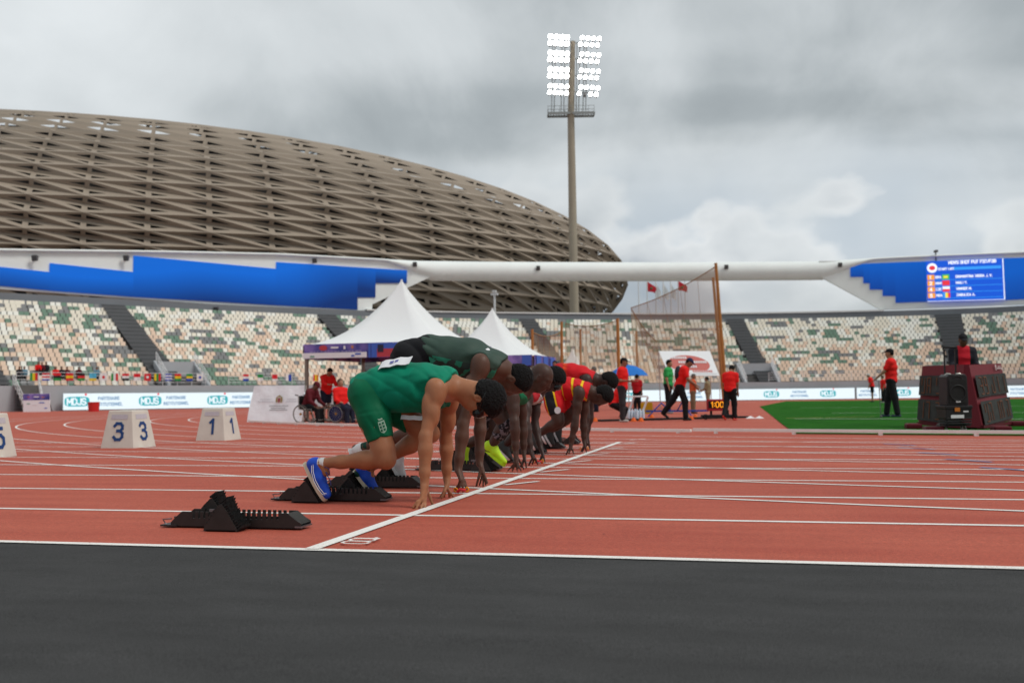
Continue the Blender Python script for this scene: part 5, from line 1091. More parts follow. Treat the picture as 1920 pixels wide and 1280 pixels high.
# ---- fifth: red vest with black waist and yellow trims
_ax = (1., 0, 0)
def xs_of(b_, *px): return [on_plane(p, 725, 6.9)[0]-b_[0] for p in px]
bb5 = np.array(on_ground(1068, 852)); bb5[1] = 6.95
x5 = xs_of(bb5, 1053.5, 1058.5, 1073, 1077, 1092, 1096)
RED, YEL, BLK = (.56, .012, .018), (.75, .48, .01), (.016, .016, .02)
V5 = ramp_cloth('red_black_vest', (1., 0, .12), [(-1, BLK), (x5[0]+.08, YEL), (x5[1]+.08, RED), (x5[2]+.09, YEL), (x5[3]+.09, RED), (x5[4]+.09, YEL), (x5[5]+.09, RED)])
h5 = on_plane(1037, 752, 6.8)-np.array([bb5[0], 6.95, gz(6.95)]); v5 = .97*h5[0]+.24*h5[2]
S5 = ramp_cloth('red_black_shorts', (.97, .0, .24), [(-1, RED), (v5-.085, YEL), (v5-.07, BLK), (v5+.03, YEL), (v5+.045, RED)])
e5, b5, P5, sp5, W5, M5 = runner('crouching sprinter in red and black kit with yellow stripes and black hair', (1068, 852), 6.95, .009, DK,
 dict(head=(1127, 742, 6.97), sh_n=(1086, 735, 6.76), el_n=(1079, 785, 6.74), wr_n=(1071, 832, 6.74), kn_n=(1069, 841, 6.74), sh_f=(1097, 738, 7.14), el_f=(1094, 790, 7.16), wr_f=(1095, 826, 7.16), kn_f=(1096, 835, 7.16),
  hip_n=(1036, 742, 6.85), knee_n=(1048, 790, 6.80), ank_n=(1002, 818, 6.82), heel_n=(990, 816, 6.82), toe_n=(1003, 843, 6.82), hip_f=(1038, 742, 7.05), knee_f=(1074, 778, 7.08), ank_f=(1030, 810, 7.08), heel_f=(1018, 808, 7.08), toe_f=(1034, 836, 7.08)),
 [(1034, 734, .120, .155), (1050, 727, .112, .145), (1066, 728, .118, .150), (1082, 731, .110, .160), (1097, 733, .08, .140)], V5, S5, vest_len=.07, hair=.016, shoes=((SHD, M_WSOLE, None), (SHD, M_WSOLE, None)), thigh_cut=.72, headf=(-.05, 0, -1.), headu=(1, 0, -.10), head_s=.98)
part('shorts_badge', e5, lambda b: b.add([on_plane(1045.5+6*math.cos(a), 769+6.5*math.sin(a), 6.685)-b5 for a in np.linspace(0, -6.283, 16, endpoint=False)], [tuple(range(16))], M_BIB))
# ---- sixth: red vest running to yellow at the waist
V6 = cloth('red_yellow_vest', (.56, .012, .018)); nt, bs, N, L = pnodes(V6); tc = N('ShaderNodeTexCoord'); sp_x = N('ShaderNodeSeparateXYZ'); L(tc.outputs['Object'], sp_x.inputs[0]); mr = N('ShaderNodeMapRange'); mr.inputs[1].default_value = -.50; mr.inputs[2].default_value = -.18; L(sp_x.outputs[0], mr.inputs[0]); rp = N('ShaderNodeValToRGB'); rp.color_ramp.elements[0].color = (.75, .50, .01, 1); rp.color_ramp.elements[1].color = (.56, .012, .018, 1); m_ = rp.color_ramp.elements.new(.5); m_.color = (.72, .16, .01, 1); L(mr.outputs[0], rp.inputs[0]); L(rp.outputs[0], bs.inputs['Base Color'])
e6, b6, P6, sp6, W6, M6 = runner('crouching sprinter in red vest fading to yellow, behind the red and black one', (1100, 841), 8.0, .010, DK2,
 dict(head=(1137, 716, 8.0), sh_n=(1100, 712, 7.82), el_n=(1100, 770, 7.78), wr_n=(1098, 820, 7.72), kn_n=(1100, 830, 7.72), sh_f=(1110, 716, 8.18), el_f=(1107, 772, 8.2), wr_f=(1101, 815, 8.2), kn_f=(1103, 826, 8.2),
  hip_n=(1040, 716, 7.9), knee_n=(1066, 775, 7.86), ank_n=(1022, 808, 7.88), heel_n=(1012, 806, 7.88), toe_n=(1024, 832, 7.88), hip_f=(1042, 716, 8.1), knee_f=(1082, 768, 8.12), ank_f=(1046, 805, 8.12), heel_f=(1036, 803, 8.12), toe_f=(1048, 830, 8.12)),
 [(1036, 708, .13, .155), (1054, 700, .118, .148), (1072, 700, .118, .15), (1090, 704, .115, .165), (1108, 711, .085, .145)], V6, cloth('red_shorts', (.45, .012, .018)), hair=.018, shoes=((SHD, M_WSOLE, None), (SHD, M_WSOLE, None)), headf=(-.05, 0, -1.), headu=(1, 0, -.05))
# ================================================================== STARTING BLOCKS
M_BLK = mat('block_metal', (.035, .03, .028), .42, metal=.3, noise=(20, .15)); M_RUB = mat('block_rubber', (.012, .012, .012), .85, bump=(60, .8, .01)); M_BEDGE = mat('block_bare_edge', (.20, .20, .21), .35, metal=.8)
def start_block(X0, Yc, xn, xf, label, L_=.70, tilt=0.):
    e = empty('starting_block', (X0, Yc, gz(Yc)), tilt, label, 'starting block', 'starting blocks')
    for y in (-.055, .055):
        def f(b):
            top = [(.075, .082)]; x = .115
            pts = [(0, .018), (.045, .058)]+[(.060, .070)]
            while x < L_-.10:
                if .0 < x: top += [(x, .082), (x+.003, .05), (x+.012, .05), (x+.015, .082)]
                x += .028
            top += [(L_-.085, .082)]
            # plate with notches: lower band plus teeth
            b.prism([(0, .012), (L_, .012), (L_, .034), (L_-.028, .05), (.022, .05), (0, .028)], y-.003, y+.003, M_BLK)
            b.prism([(.022, .05), (.12, .05), (.12, .082), (.062, .082)], y-.003, y+.003, M_BLK); b.prism([(L_-.115, .05), (L_-.028, .05), (L_-.07, .082), (L_-.115, .082)], y-.003, y+.003, M_BLK)
            x = .135
            while x < L_-.135: b.prism([(x, .05), (x+.016, .05), (x+.016, .082), (x, .082)], y-.003, y+.003, M_BLK); x += .028
        part('side_plate', e, f)
    part('base_plate', e, lambda b: (b.box((L_/2, 0, .012), (L_-.04, .11, .006), M_BLK), b.add([(L_-.07, -.052, .081), (L_-.07, .052, .081), (L_+.002, .052, .03), (L_+.002, -.052, .03)], [(0, 3, 2, 1)], M_BLK), b.box((L_-.012, 0, .016), (.035, .12, .008), M_BEDGE)))
    part('rear_foot', e, lambda b: (b.box((-.01, 0, .012), (.09, .13, .008), M_BLK), b.tube([(.0, -.05, .045), (-.05, -.05, .04), (-.03, -.05, .016)], .0035, M_BEDGE, 6), b.tube([(.0, .05, .045), (-.05, .05, .04), (-.03, .05, .016)], .0035, M_BEDGE, 6)))
    for y0, y1, xo in ((-.165, -.066, xn), (.066, .165, xf)):
        def f(b):
            prof = [(0, .004)]+[(.085-.085*math.cos(a), .004+.075*math.sin(a)*1.0+.05*(1-math.cos(a))) for a in np.linspace(.15, 1.35, 7)]+[(.082, .132), (.094, .134), (.125, .095), (.150, .055), (.178, .012), (.175, .004)]
            for y in (y0, y1-.006): b.prism(prof, y, y+.006, M_BLK)
            b.prism([(.01, .004), (.17, .004), (.17, .01), (.01, .01)], y0, y1, M_BLK)
            for k in range(5): b.ball((.018+.012*k, y0-.001, .045+.017*k), .0035, M_RUB, 6, 4)
        o = part('pedal', e, f, (xo, 0, 0))
        def g(b):
            A = Vector((.088, 0, .150)); B = Vector((.186, 0, .008)); d = (B-A).normalized(); nrm_ = Vector((-d[2], 0, d[0])); nrm_ = nrm_ if nrm_[0] > 0 else -nrm_; L2 = (B-A).length
            n = 13
            for k in range(n):
                p = A+d*(L2*k/n); q_ = A+d*(L2*(k+.72)/n); hgt = .036 if k % 2 else .031; sag = nrm_*(-.016*math.sin(math.pi*(k+.5)/n))
                vs = [v+sag for v in (p-nrm_*.012, q_-nrm_*.012, q_+nrm_*hgt*.6, p+nrm_*hgt)]; b.add([(v[0], y, v[2]) for y in (y0+.004, y1-.004) for v in vs], [(0, 1, 2, 3), (7, 6, 5, 4), (0, 4, 5, 1), (1, 5, 6, 2), (2, 6, 7, 3), (3, 7, 4, 0)], M_RUB)
        part('rubber_face', o, g)
    part('clamp', e, lambda b: (b.box((xn-.005 if xn > .2 else xf-.005, -.060, .090), (.045, .012, .012), M_BEDGE), b.box((xn-.0 if xn > .2 else xf, -.061, .066), (.012, .008, .04), M_BEDGE)))
    return e
def pedals(P_, base, X0):
    "where the pedals must be clamped so that the soles rest on them"
    o_ = []
    for s_ in 'nf': m_ = P_['heel_'+s_]*.42+P_['toe_'+s_]*.58+np.array(base); z_ = m_[2]-gz(m_[1]); o_.append(float(np.clip(m_[0]-X0-.088-(.15-z_)*.69-.050, .03, .48)))
    return o_
start_block(-1.02, .62, .245, .06, 'empty black starting block in the outside lane, nobody on it')
start_block(-1.08, 1.90, *pedals(P1, b1, -1.08), 'black starting block under the blue shoes of the green sprinter')
start_block(-1.16, 2.80, *pedals(P2, b2, -1.16), 'black starting block under the white shoes of the black shorts sprinter')
start_block(-1.03, 4.47, *pedals(P3, b3, -1.03), 'black starting block under the neon yellow shoes')
start_block(-1.15, 5.47, *pedals(P4, b4, -1.15), 'black starting block behind the sprinter in striped red vest')
start_block(-1.16, 7.0, *pedals(P5, b5, -1.16), 'black starting block under the red and black kitted sprinter')
start_block(-1.14, 8.02, *pedals(P6, b6, -1.14), 'black starting block under the sprinter in red fading to yellow')
start_block(-1.16, 9.15, .20, .50, 'empty black starting block in the inside lane by the kerb rail')
# ================================================================== LANE BOXES
M_BOXW = mat('lane_box_paint', (.62, .59, .52), .55, noise=(5, .06), bump=(30, .1, .004)); M_NUM = mat('lane_number_blue', (.012, .055, .19), .6); M_SCUF = mat('scuffed_sticker', (.50, .48, .52), .7, noise=(60, .15))
def lane_box(px, py, digit, rz, label):
    P = on_ground(px, py); e = empty('lane_marker_box', (P[0], P[1], gz(P[1])), rz, label, 'lane marker', 'numbered lane marker boxes'); wb, wt, H_ = .262, .186, .515
    c = [(-1, -1), (1, -1), (1, 1), (-1, 1)]
    part('shell', e, lambda b: b.add([(x*wb, y*wb, 0) for x, y in c]+[(x*wt, y*wt, H_) for x, y in c], [(0, 1, 5, 4), (1, 2, 6, 5), (2, 3, 7, 6), (3, 0, 4, 7), (4, 5, 6, 7)], M_BOXW), bevel=.012)
    for k in range(4):
        a = k*math.pi/2; X = Vector((math.cos(a), math.sin(a), 0)); n0 = Vector((math.sin(a), -math.cos(a), 0)); up = (Vector((0, 0, H_))-n0*(wb-wt)).normalized(); n_ = X.cross(up).normalized(); base = n0*wb
        part('number', e, lambda b: lettering(b, digit, base+up*.12+n_*.003, X, up, n_, .22, .042, M_NUM, gap=0, center=True))
        part('sticker', e, lambda b: b.add([base+X*x+up*z+n_*.004 for x, z in ((-.13, .40), (.13, .40), (.125, .465), (-.125, .465))], [(0, 1, 2, 3)], M_SCUF))
lane_box(-33, 857, '5', 0, 'cream lane marker box with blue number five'); lane_box(241, 838, '3', 0, 'cream lane marker box with blue number three'); lane_box(410, 824.5, '1', 0, 'cream lane marker box with blue number one')
# ================================================================== PEOPLE ROUND THE FIELD
def rot2(a): return np.array([math.sin(a), 0, -math.cos(a)])          # a from straight down, forward positive
def figure(label, P, rz, H, shirt, trous, skn, shoes, lean=.03, legs=((.05, 0), (-.05, 0)), arms=((.1, .3), (.1, .3)), hat=None, sleeve='short', shorts=False, head_tilt=.1, group='officials and staff', seat=None, h=.017, abduct=.12, coat=None, hair=M_HAIR, twist=0, bulk=1.26):
    e = empty('person', P, rz, label, 'person', group); s = H/1.75; v = Vol(h); A = lambda *p: np.array(p, float)*s
    hipz = .93 if seat is None else seat
    J = {}; low = 9
    for k, (sg, (a1, a2)) in enumerate(zip((-1, 1), legs)):
        hp = A(0, sg*.095, hipz); kn = hp+rot2(a1)*.43*s; an = kn+rot2(a2)*.43*s; J[k] = [hp, kn, an]; low = min(low, an[2])
    dz = np.array([0, 0, (.09*s-low) if seat is None else 0]); J = {k: [p+dz for p in q_] for k, q_ in J.items()}; pel = A(0, 0, hipz+.02)+dz
    up = np.array([math.sin(lean), 0, math.cos(lean)]); fwv = np.array([math.cos(lean), 0, -math.sin(lean)])
    sp = [(pel, .112*s*bulk, .155*s*bulk), (pel+up*.17*s, .110*s*bulk, .145*s*bulk), (pel+up*.33*s, .120*s*bulk, .16*s*bulk), (pel+up*.46*s, .095*s*bulk, .165*s*bulk)]; nb = pel+up*.52*s
    torso_ell(v, sp); hu = np.array([math.sin(lean+head_tilt), 0, math.cos(lean+head_tilt)]); hf = np.array([math.cos(lean+head_tilt), 0, -math.sin(lean+head_tilt)]); cw, sw_ = math.cos(twist), math.sin(twist); hf = np.array([hf[0]*cw, hf[0]*sw_, hf[2]])
    hc = nb+hu*.165*s+fwv*.02*s; W, M = head_vol(v, hc, hf, hu, s); v.cone(nb, W(-.03, 0, -.05), .06*s, .055*s, .03); AR = {}
    for k, (sg, (a1, a2)) in enumerate(zip((-1, 1), arms)):
        sh = nb+np.array([0, sg*.185*s, 0])-up*.06*s; sd = np.array([0, sg*abduct, 0]); el = sh+nrm(rot2(a1+0)+sd)*.29*s; wr = el+nrm(rot2(a2)-sd*.3)*.25*s; AR[k] = [sh, el, wr]; d = nrm(wr-el)
        v.cone(nb-up*.03*s, sh, .06*s, .06*s, .04); limb(v, [sh, el, wr], [.056*s, .042*s, .027*s]); kn_ = wr+d*.085*s; ac = np.array([0, 1., 0])*-sg if abs(d[1]) < .8 else np.array([1., 0, 0]); ac = nrm(ac-d*(ac@d)); pf = nrm(np.cross(ac, d))
        hand(v, wr, kn_, ac, [kn_+d*L_*s+ac*o_ for L_, o_ in ((.07, -.034), (.08, -.011), (.076, .011), (.06, .032))], wr+d*.09*s+ac*.055, r=.0105)
    for k in (0, 1):
        hp, kn, an = J[k]; limb(v, [hp, kn, an], [.085*s, .055*s, .036*s]); v.cone(an, an+np.array([.05, 0, -.04])*s, .035*s, .03*s)
    vol_obj('body', v, e, skn)
    v = Vol(h); torso_ell(v, sp, .016*s, .06); 
    for k in (0, 1):
        sh, el, wr = AR[k]; v.cone(nb-up*.03*s, sh, .072*s, .074*s, .04); en = sh+(el-sh)*.62 if sleeve == 'short' else el; v.cone(sh, en, .080*s, .072*s if sleeve == 'short' else .062*s, .03)
        if sleeve == 'long': v.cone(el, wr, .056*s, .042*s, .02)
    v.cut(nb+hu*.055*s, hu); v.cut(pel-up*.075*s, -up); vol_obj('shirt' if sleeve == 'short' else 'jacket', v, e, shirt)
    v = Vol(h); torso_ell(v, [sp[0], sp[1]], .008*s, .05)
    for k in (0, 1):
        hp, kn, an = J[k]; v.cone(hp, kn, .112*s, .090*s, .04)
        if not shorts: v.cone(kn, an+np.array([0, 0, .02])*s, .088*s, .074*s, .03)
    v.cut(pel+up*.13*s, up)
    if shorts: v.cut(J[0][1]*.85+J[0][0]*.15, nrm(J[0][1]-J[0][0]))
    vol_obj('shorts' if shorts else 'trousers', v, e, trous)
    for k in (0, 1):
        an = J[k][2]; sd = nrm(J[k][2]-J[k][1]); pitch = 0 if an[2] < .12*s else math.atan2(sd[0], -sd[2]); fd = np.array([math.cos(pitch), 0, math.sin(pitch)]); hl = an-fd*.07*s+np.array([0, 0, -.085])*s*math.cos(pitch)+np.array([.085*math.sin(pitch)*s*0, 0, 0]); w_ = Vol(h*.8)
        w_.cone(hl+np.array([.02, 0, .035])*s, hl+fd*.2*s+np.array([0, 0, .03])*s, .042*s, .036*s, .02); w_.cone(an, hl+fd*.08*s+np.array([0, 0, .05])*s, .04*s, .04*s, .02); vol_obj('shoe', w_, e, shoes)
    if hat is not None:
        w_ = Vol(h*.7); w_.ell(W(-.012, 0, .045), np.array([.108, .086, .095])*s, M, .01); w_.cut(W(0, 0, .045), np.array([0, 0, -1.])@M); w_.cone(W(.085, .035, .05), W(.085, -.035, .05), .014*s, .014*s, .01); w_.ell(W(.12, 0, .048), np.array([.07, .06, .011])*s, M, .01); vol_obj('cap', w_, e, hat)
        w_ = hair_vol(h*.7, hc, hf, hu, s, .004); w_.cut(W(0, 0, .05), np.array([0, 0, 1.])@M); vol_obj('hair', w_, e, hair)
    elif hair is not None: vol_obj('hair', hair_vol(h*.7, hc, hf, hu, s, .010), e, hair, (95, .003))
    return e, dict(J=J, arm=AR, head=hc, nb=nb, pel=pel, W=W, M=M, s=s)
RS = cloth('official_red', (.74, .016, .014)); BT = cloth('black_trousers', (.012, .012, .014)); NT = cloth('navy', (.014, .018, .035)); CAPB = cloth('black_cap', (.013, .013, .015)); CAPN = cloth('navy_cap', (.015, .022, .07)); SHBK = mat('shoe_black', (.015, .015, .015), .5); SHG = mat('shoe_grey', (.45, .43, .40), .6); SHRD = mat('shoe_red', (.6, .06, .04), .6)
TAN = skin('tan_b', (.27, .13, .075)); TAN2 = skin('olive', (.34, .18, .11)); GREY_T = cloth('charcoal_trousers', (.035, .033, .037)); GRN = cloth('green_shirt', (.03, .33, .08)); BEI = cloth('beige_uniform', (.25, .19, .11)); ORS = cloth('orange_shirt', (.60, .10, .035)); MAR = cloth('maroon_jacket', (.10, .012, .018)); LBL = cloth('light_shirt', (.3, .34, .36))
def stand_at(px, py, top):
    P = on_ground(px, py); v = P-np.array(CAM); H_ = (py-top)*(v@CF)/FPX; return (P[0], P[1], gz(P[1])), H_
def face(deg): return R(deg)           # 0 = along the running direction, 180 = back towards the bend, -90 = to the camera
P, H_ = stand_at(1168, 791, 675); man_a, A_ = figure('official in red shirt, charcoal trousers and black cap standing before the blue parasol', P, face(-8), H_*1.02, RS, GREY_T, TAN, SHG, arms=((-.12, 1.55), (-.05, 1.5)), hat=CAPB, head_tilt=.15, legs=((.06, 0), (-.06, -.02)))
P, H_ = stand_at(1195, 772, 703); figure('official in dark red shirt seen from behind under the blue parasol', P, face(80), H_, cloth('deep_red', (.40, .01, .015)), BT, TAN, SHBK, h=.02, arms=((.1, .3), (.1, .3)))
P, H_ = stand_at(1276, 788, 679); man_c, C9 = figure('stooping official in red with backpack and navy cap striding past the blue frame', P, face(2), H_*1.10, RS, BT, TAN, SHBK, lean=.30, legs=((.32, .02), (-.50, -.62)), arms=((.35, .95), (.30, .85)), hat=CAPN, head_tilt=.35)
part('backpack', man_c, lambda b: b.ball(tuple(C9['nb']-np.array([.17, 0, .17])), (.10, .15, .22), mat('backpack', (.02, .022, .03), .7), 12, 8))
P, H_ = stand_at(1254, 775, 676); figure('young official in bright green shirt looking over the carried frame', P, face(-15), H_, GRN, BT, TAN2, SHG, arms=((.05, .25), (.05, .2)), legs=((.05, 0), (-.08, 0)))
P, H_ = stand_at(1300, 775, 702); figure('helper in orange shirt and khaki trousers behind the striding official', P, face(10), H_, ORS, cloth('khaki', (.20, .14, .085)), TAN, SHBK, arms=((.4, 1.1), (.3, 1.)), hair=mat('grey_hair', (.12, .11, .1), .7), h=.02)
P, H_ = stand_at(1328, 770, 707); figure('person in beige uniform standing behind the timing clock', P, face(170), H_, BEI, BEI, TAN, SHBK, arms=((.3, 1.2), (.3, 1.1)), h=.02, sleeve='long')
P, H_ = stand_at(1370, 788, 689); figure('official in red seen from behind, walking with head bowed beside the timing clock', P, face(70), H_*1.06, RS, BT, TAN, SHRD, lean=.14, legs=((.22, .0), (-.20, -.55)), arms=((.05, .15), (.0, .1)), head_tilt=.6, hat=None)
P, H_ = stand_at(1673, 782, 655); man_t, T9 = figure('official in red shirt and black cap holding out a measuring pole on the turf', P, face(165), H_, RS, BT, TAN2, mat('shoe_navy', (.03, .04, .07), .6), lean=-.02, legs=((.22, .12), (-.20, -.14)), arms=((.12, .35), (.55, .85)), hat=CAPB, head_tilt=.1)
P, H_ = stand_at(1636, 753.5, 700); figure('distant official in red shirt and dark shorts bending on the far turf', P, face(170), H_, RS, BT, TAN2, SHBK, h=.025, shorts=True, lean=.2, hair=mat('white_hair', (.5, .5, .48), .7), head_tilt=.3)
P, H_ = stand_at(1657, 755, 705); figure('distant official in red mostly hidden behind the one with the pole', P, face(200), H_, RS, BT, TAN2, SHG, h=.025)
pt = at_depth(1803, 628, 20.5); P = (pt[0], pt[1], gz(pt[1])); BRJ = ramp_cloth('black_red_jacket', (0, 1, 0), [(-1, (.014, .014, .02)), (-.11, (.50, .012, .025)), (.11, (.014, .014, .02))]); figure('operator in black and red tracksuit and cap behind the twin scoreboard, hands raised', P, face(-88), pt[2]-P[2], BRJ, BT, skin('dark_b', (.10, .05, .032)), SHBK, sleeve='long', arms=((.35, 1.5), (.35, 1.45)), hat=CAPB, head_tilt=.35)
P, H_ = stand_at(1118, 772, 688); figure('grey-haired man in a pale shirt half hidden behind the last red sprinter', P, face(190), H_, LBL, NT, TAN2, SHBK, h=.02, hair=mat('grey_hair', (.12, .11, .1), .7), lean=.05)
P, H_ = stand_at(1042, 772, 678); figure('man in a grey shirt whose head shows above the sprinters beside the grand prix tent', P, face(-90), H_, LBL, NT, TAN, SHBK, h=.022)
# seated helper by the white table
P, H_ = stand_at(1150, 782, 700); figure('helper in dark trousers crouching beside the standing red official', P, face(20), 1.6, RS, BT, TAN, SHBK, seat=.42, legs=((1.2, -.25), (1.05, -.35)), lean=.45, h=.02)
# ================================================================== WHEELCHAIRS UNDER THE TENT
M_CHR = mat('chair_chrome', (.45, .44, .40), .3, metal=.8); M_TYRE = mat('chair_tyre', (.10, .095, .085), .7); M_SEATB = mat('chair_black', (.012, .012, .013), .7); M_SEATN = mat('chair_navy', (.01, .02, .09), .6); M_HUB = mat('hub_amber', (.45, .22, .02), .5)
def wheelchair(P, rz, label, msp):
    e = empty('wheelchair', P, rz, label, 'wheelchair', 'wheelchairs under the tent'); e.scale = (.82, .82, .80)
    for sg in (-1, 1):
        w = part('wheel', e, lambda b: b.ring((0, 0, 0), (0, 1, 0), .30, .022, M_TYRE, 30, 6), (-.05, sg*.28, .32)); part('push_rim', w, lambda b: b.ring((0, sg*.05, 0), (0, 1, 0), .262, .009, M_CHR, 28, 5)); part('hub', w, lambda b: (b.tube([(0, -.03, 0), (0, .03, 0)], .035, M_HUB, 10), b.add([(.27*math.cos(a), 0, .27*math.sin(a)) for a in np.linspace(0, 6.283, 24, endpoint=False)], [tuple(range(24))], msp) if msp else None))
        part('spokes', w, lambda b: [b.tube([(0, 0, 0), (.29*math.cos(a), 0, .29*math.sin(a))], .003, M_CHR, 4) for a in np.linspace(0, 6.283, 14, endpoint=False)])
        part('caster', e, lambda b: (b.ring((0, 0, 0), (0, 1, 0), .07, .018, M_TYRE, 16, 5), b.bar((0, -.03, 0), (0, -.03, .2), .02, .02, M_CHR)), (.42, sg*.22, .09))
    part('seat', e, lambda b: b.box((.10, 0, .49), (.46, .44, .06), M_SEATB), bevel=.015); part('backrest', e, lambda b: b.box((-.16, 0, .72), (.05, .42, .44), M_SEATB), bevel=.015)
    part('frame', e, lambda b: [b.tube([(-.2, s_*.22, .95), (-.17, s_*.22, .48), (.33, s_*.22, .48), (.46, s_*.2, .15), (.60, s_*.12, .12)], .014, M_CHR, 6) for s_ in (-1, 1)]); part('push_handle', e, lambda b: [b.tube([(-.2, s_*.22, .95), (-.32, s_*.22, .97)], .018, M_SEATB, 6) for s_ in (-1, 1)]); part('footrest', e, lambda b: b.box((.60, 0, .115), (.16, .36, .02), M_CHR))
    return e
P = on_ground(576, 793); P = (P[0], P[1], gz(P[1])); wheelchair(P, R(-12), 'black wheelchair with pale rims beside the tent pole and crest banner', None)
figure('seated athlete in maroon hooded jacket bent over in the wheelchair by the tent pole', P, R(-12), 1.62, MAR, BT, skin('dark_c', (.14, .07, .045)), SHG, seat=.48, legs=((1.45, .12), (1.40, .1)), lean=.42, arms=((.35, 1.0), (.35, 1.0)), sleeve='long', hat=MAR, head_tilt=.3, group='people by the wheelchairs', h=.018)
P = on_ground(641, 792.5); P = (P[0], P[1], gz(P[1])); wheelchair(P, R(-8), 'wheelchair with dark blue wheel discs beside the standing attendant', M_SEATN)
figure('seated athlete in red jacket reclining in the blue-wheeled wheelchair', P, R(-35), 1.58, RS, NT, TAN2, SHG, seat=.50, legs=((1.4, .1), (1.38, .1)), lean=-.15, arms=((.3, 1.3), (.3, 1.25)), sleeve='long', group='people by the wheelchairs', h=.018, hair=mat('brown_hair', (.10, .06, .04), .7))
P = on_ground(612, 789); P = (P[0], P[1], gz(P[1])); figure('attendant in red jacket and navy shorts leaning over the reclining wheelchair athlete', P, R(-35), 1.60, RS, NT, TAN2, SHG, lean=.18, arms=((.7, 1.5), (.6, 1.4)), sleeve='long', shorts=True, head_tilt=.6, group='people by the wheelchairs', h=.018)
P = on_ground(600, 792); P = (P[0]+.12, P[1]+.55, gz(P[1])); wheelchair(P, R(178), 'second pale-rimmed wheelchair, empty and turned round, behind the tent pole', None)
# crest banner beside them
A, B_ = on_ground(463, 791), on_ground(566, 791); e = empty('crest_banner', (A[0], A[1], gz(A[1])), 0, 'white banner with a small royal crest beside the wheelchairs', 'banner'); O = np.array(e.location)
Cc, Dd = on_plane(572, 722, B_[1]+.35)-O, on_plane(476, 723, A[1]+.35)-O; a0, b0 = A-O, B_-O
M_BW = mat('banner_fabric', (.86, .87, .90), .7, noise=(2, .04), bump=(3, .5, .06)); nb_ = nrm(np.cross(b0-a0, Dd-a0)); L4 = lambda x, y, k=0.: (a0*(1-x)+b0*x)*(1-y)+(Dd*(1-x)+Cc*x)*y+nb_*k
part('sheet', e, lambda b: b.add([L4(i/8, j/5, .02*math.sin(i*1.9+j)) for i in range(9) for j in range(6)], [(i*6+j, (i+1)*6+j, (i+1)*6+j+1, i*6+j+1) for i in range(8) for j in range(5)], M_BW, True))
part('frame', e, lambda b: [b.bar(p-nb_*.05, q_-nb_*.05, .03, .03, M_CHR) for p, q_ in ((a0, Dd), (b0, Cc), (Dd, Cc), (a0, b0), (Dd, Dd*[1, 1, 0]+np.array([0, .5, 0])), (Cc, Cc*[1, 1, 0]+np.array([0, .5, 0])))])
M_INK = mat('banner_ink', (.22, .21, .22), .7); M_CGO = mat('crest_gold', (.30, .22, .08), .7); M_CRD = mat('crest_red', (.30, .05, .05), .7)
def f(b):
    def q_(x0, y0, x1, y1, m, k=.03): b.add([L4(x0, y0, k), L4(x1, y0, k), L4(x1, y1, k), L4(x0, y1, k)], [(0, 1, 2, 3)], m)
    cx, cy = .55, .60
    b.add([L4(cx+x*.55, cy+y, .034) for x, y in ((-.045, .05), (-.04, -.05), (0, -.09), (.04, -.05), (.045, .05))], [tuple(range(5))], M_CRD)
    for sg in (-1, 1): b.add([L4(cx+sg*x*.9, cy+y, .032) for x, y in ((.03, .09), (.065, .07), (.07, -.02), (.055, -.09), (.03, -.06), (.035, 0))], [tuple(range(6))], M_CGO)
    b.add([L4(cx+x, cy+y, .036) for x, y in ((-.028, .07), (.028, .07), (.034, .12), (.014, .10), (0, .14), (-.014, .10), (-.034, .12))], [tuple(range(7))], M_CGO)
    for y, w_ in ((.42, .17), (.36, .13), (.31, .15)):
        for x in np.arange(cx-w_, cx+w_, .03): q_(x, y, x+.022, y+.022, M_INK)
    for y, x0, x1 in ((.60, .18, .40), (.54, .15, .42), (.60, .70, .86), (.54, .68, .88)):
        for x in np.arange(x0, x1, .03): q_(x, y, x+.018, y+.02, mat('banner_pale_ink', (.42, .42, .46), .7))
part('print', e, f)['kind'] = 'stuff'
# ================================================================== TWIN SCOREBOARD, SPEAKER ON ITS CASE
M_SBR = mat('scoreboard_red', (.17, .024, .032), .6, spec=.15); M_SBD = mat('scoreboard_dark_red', (.10, .008, .014), .6, spec=.15); M_SBP = mat('scoreboard_panel', (.04, .039, .037), .65, noise=(8, .35), spec=.12); M_SEG = mat('dim_segment', (.17, .06, .03), .6, spec=.1); M_TXT = mat('pale_print', (.55, .45, .45), .6)
Yf, Yb = 13.95, 15.6
qp = lambda px, py, Y: on_plane(px, py, Y)
Lb, Lt = qp(1722, 790, Yb), qp(1729, 686, Yb+.1); Fl_b, Fl_t = qp(1806, 800, Yf+.05), qp(1807, 683, Yf+.35); Fr_b, Fr_t = qp(1842, 802, Yf), qp(1817, 684, Yf+.32); Rb, Rt = qp(1897, 787, Yb), qp(1877, 681, Yb+.1)
g0 = np.array([Fr_b[0], Yf+.6, gz(Yf+.6)]); e = empty('scoreboard', g0, 0, 'twin red-framed scoreboard with dark digit panels standing on the turf edge', 'scoreboard')
def quadpt(a, b_, c, d): return lambda x, y, k=0.: (a*(1-x)+b_*x)*(1-y)+(d*(1-x)+c*x)*y+nrm(np.cross(b_-a, d-a))*k
faces = []
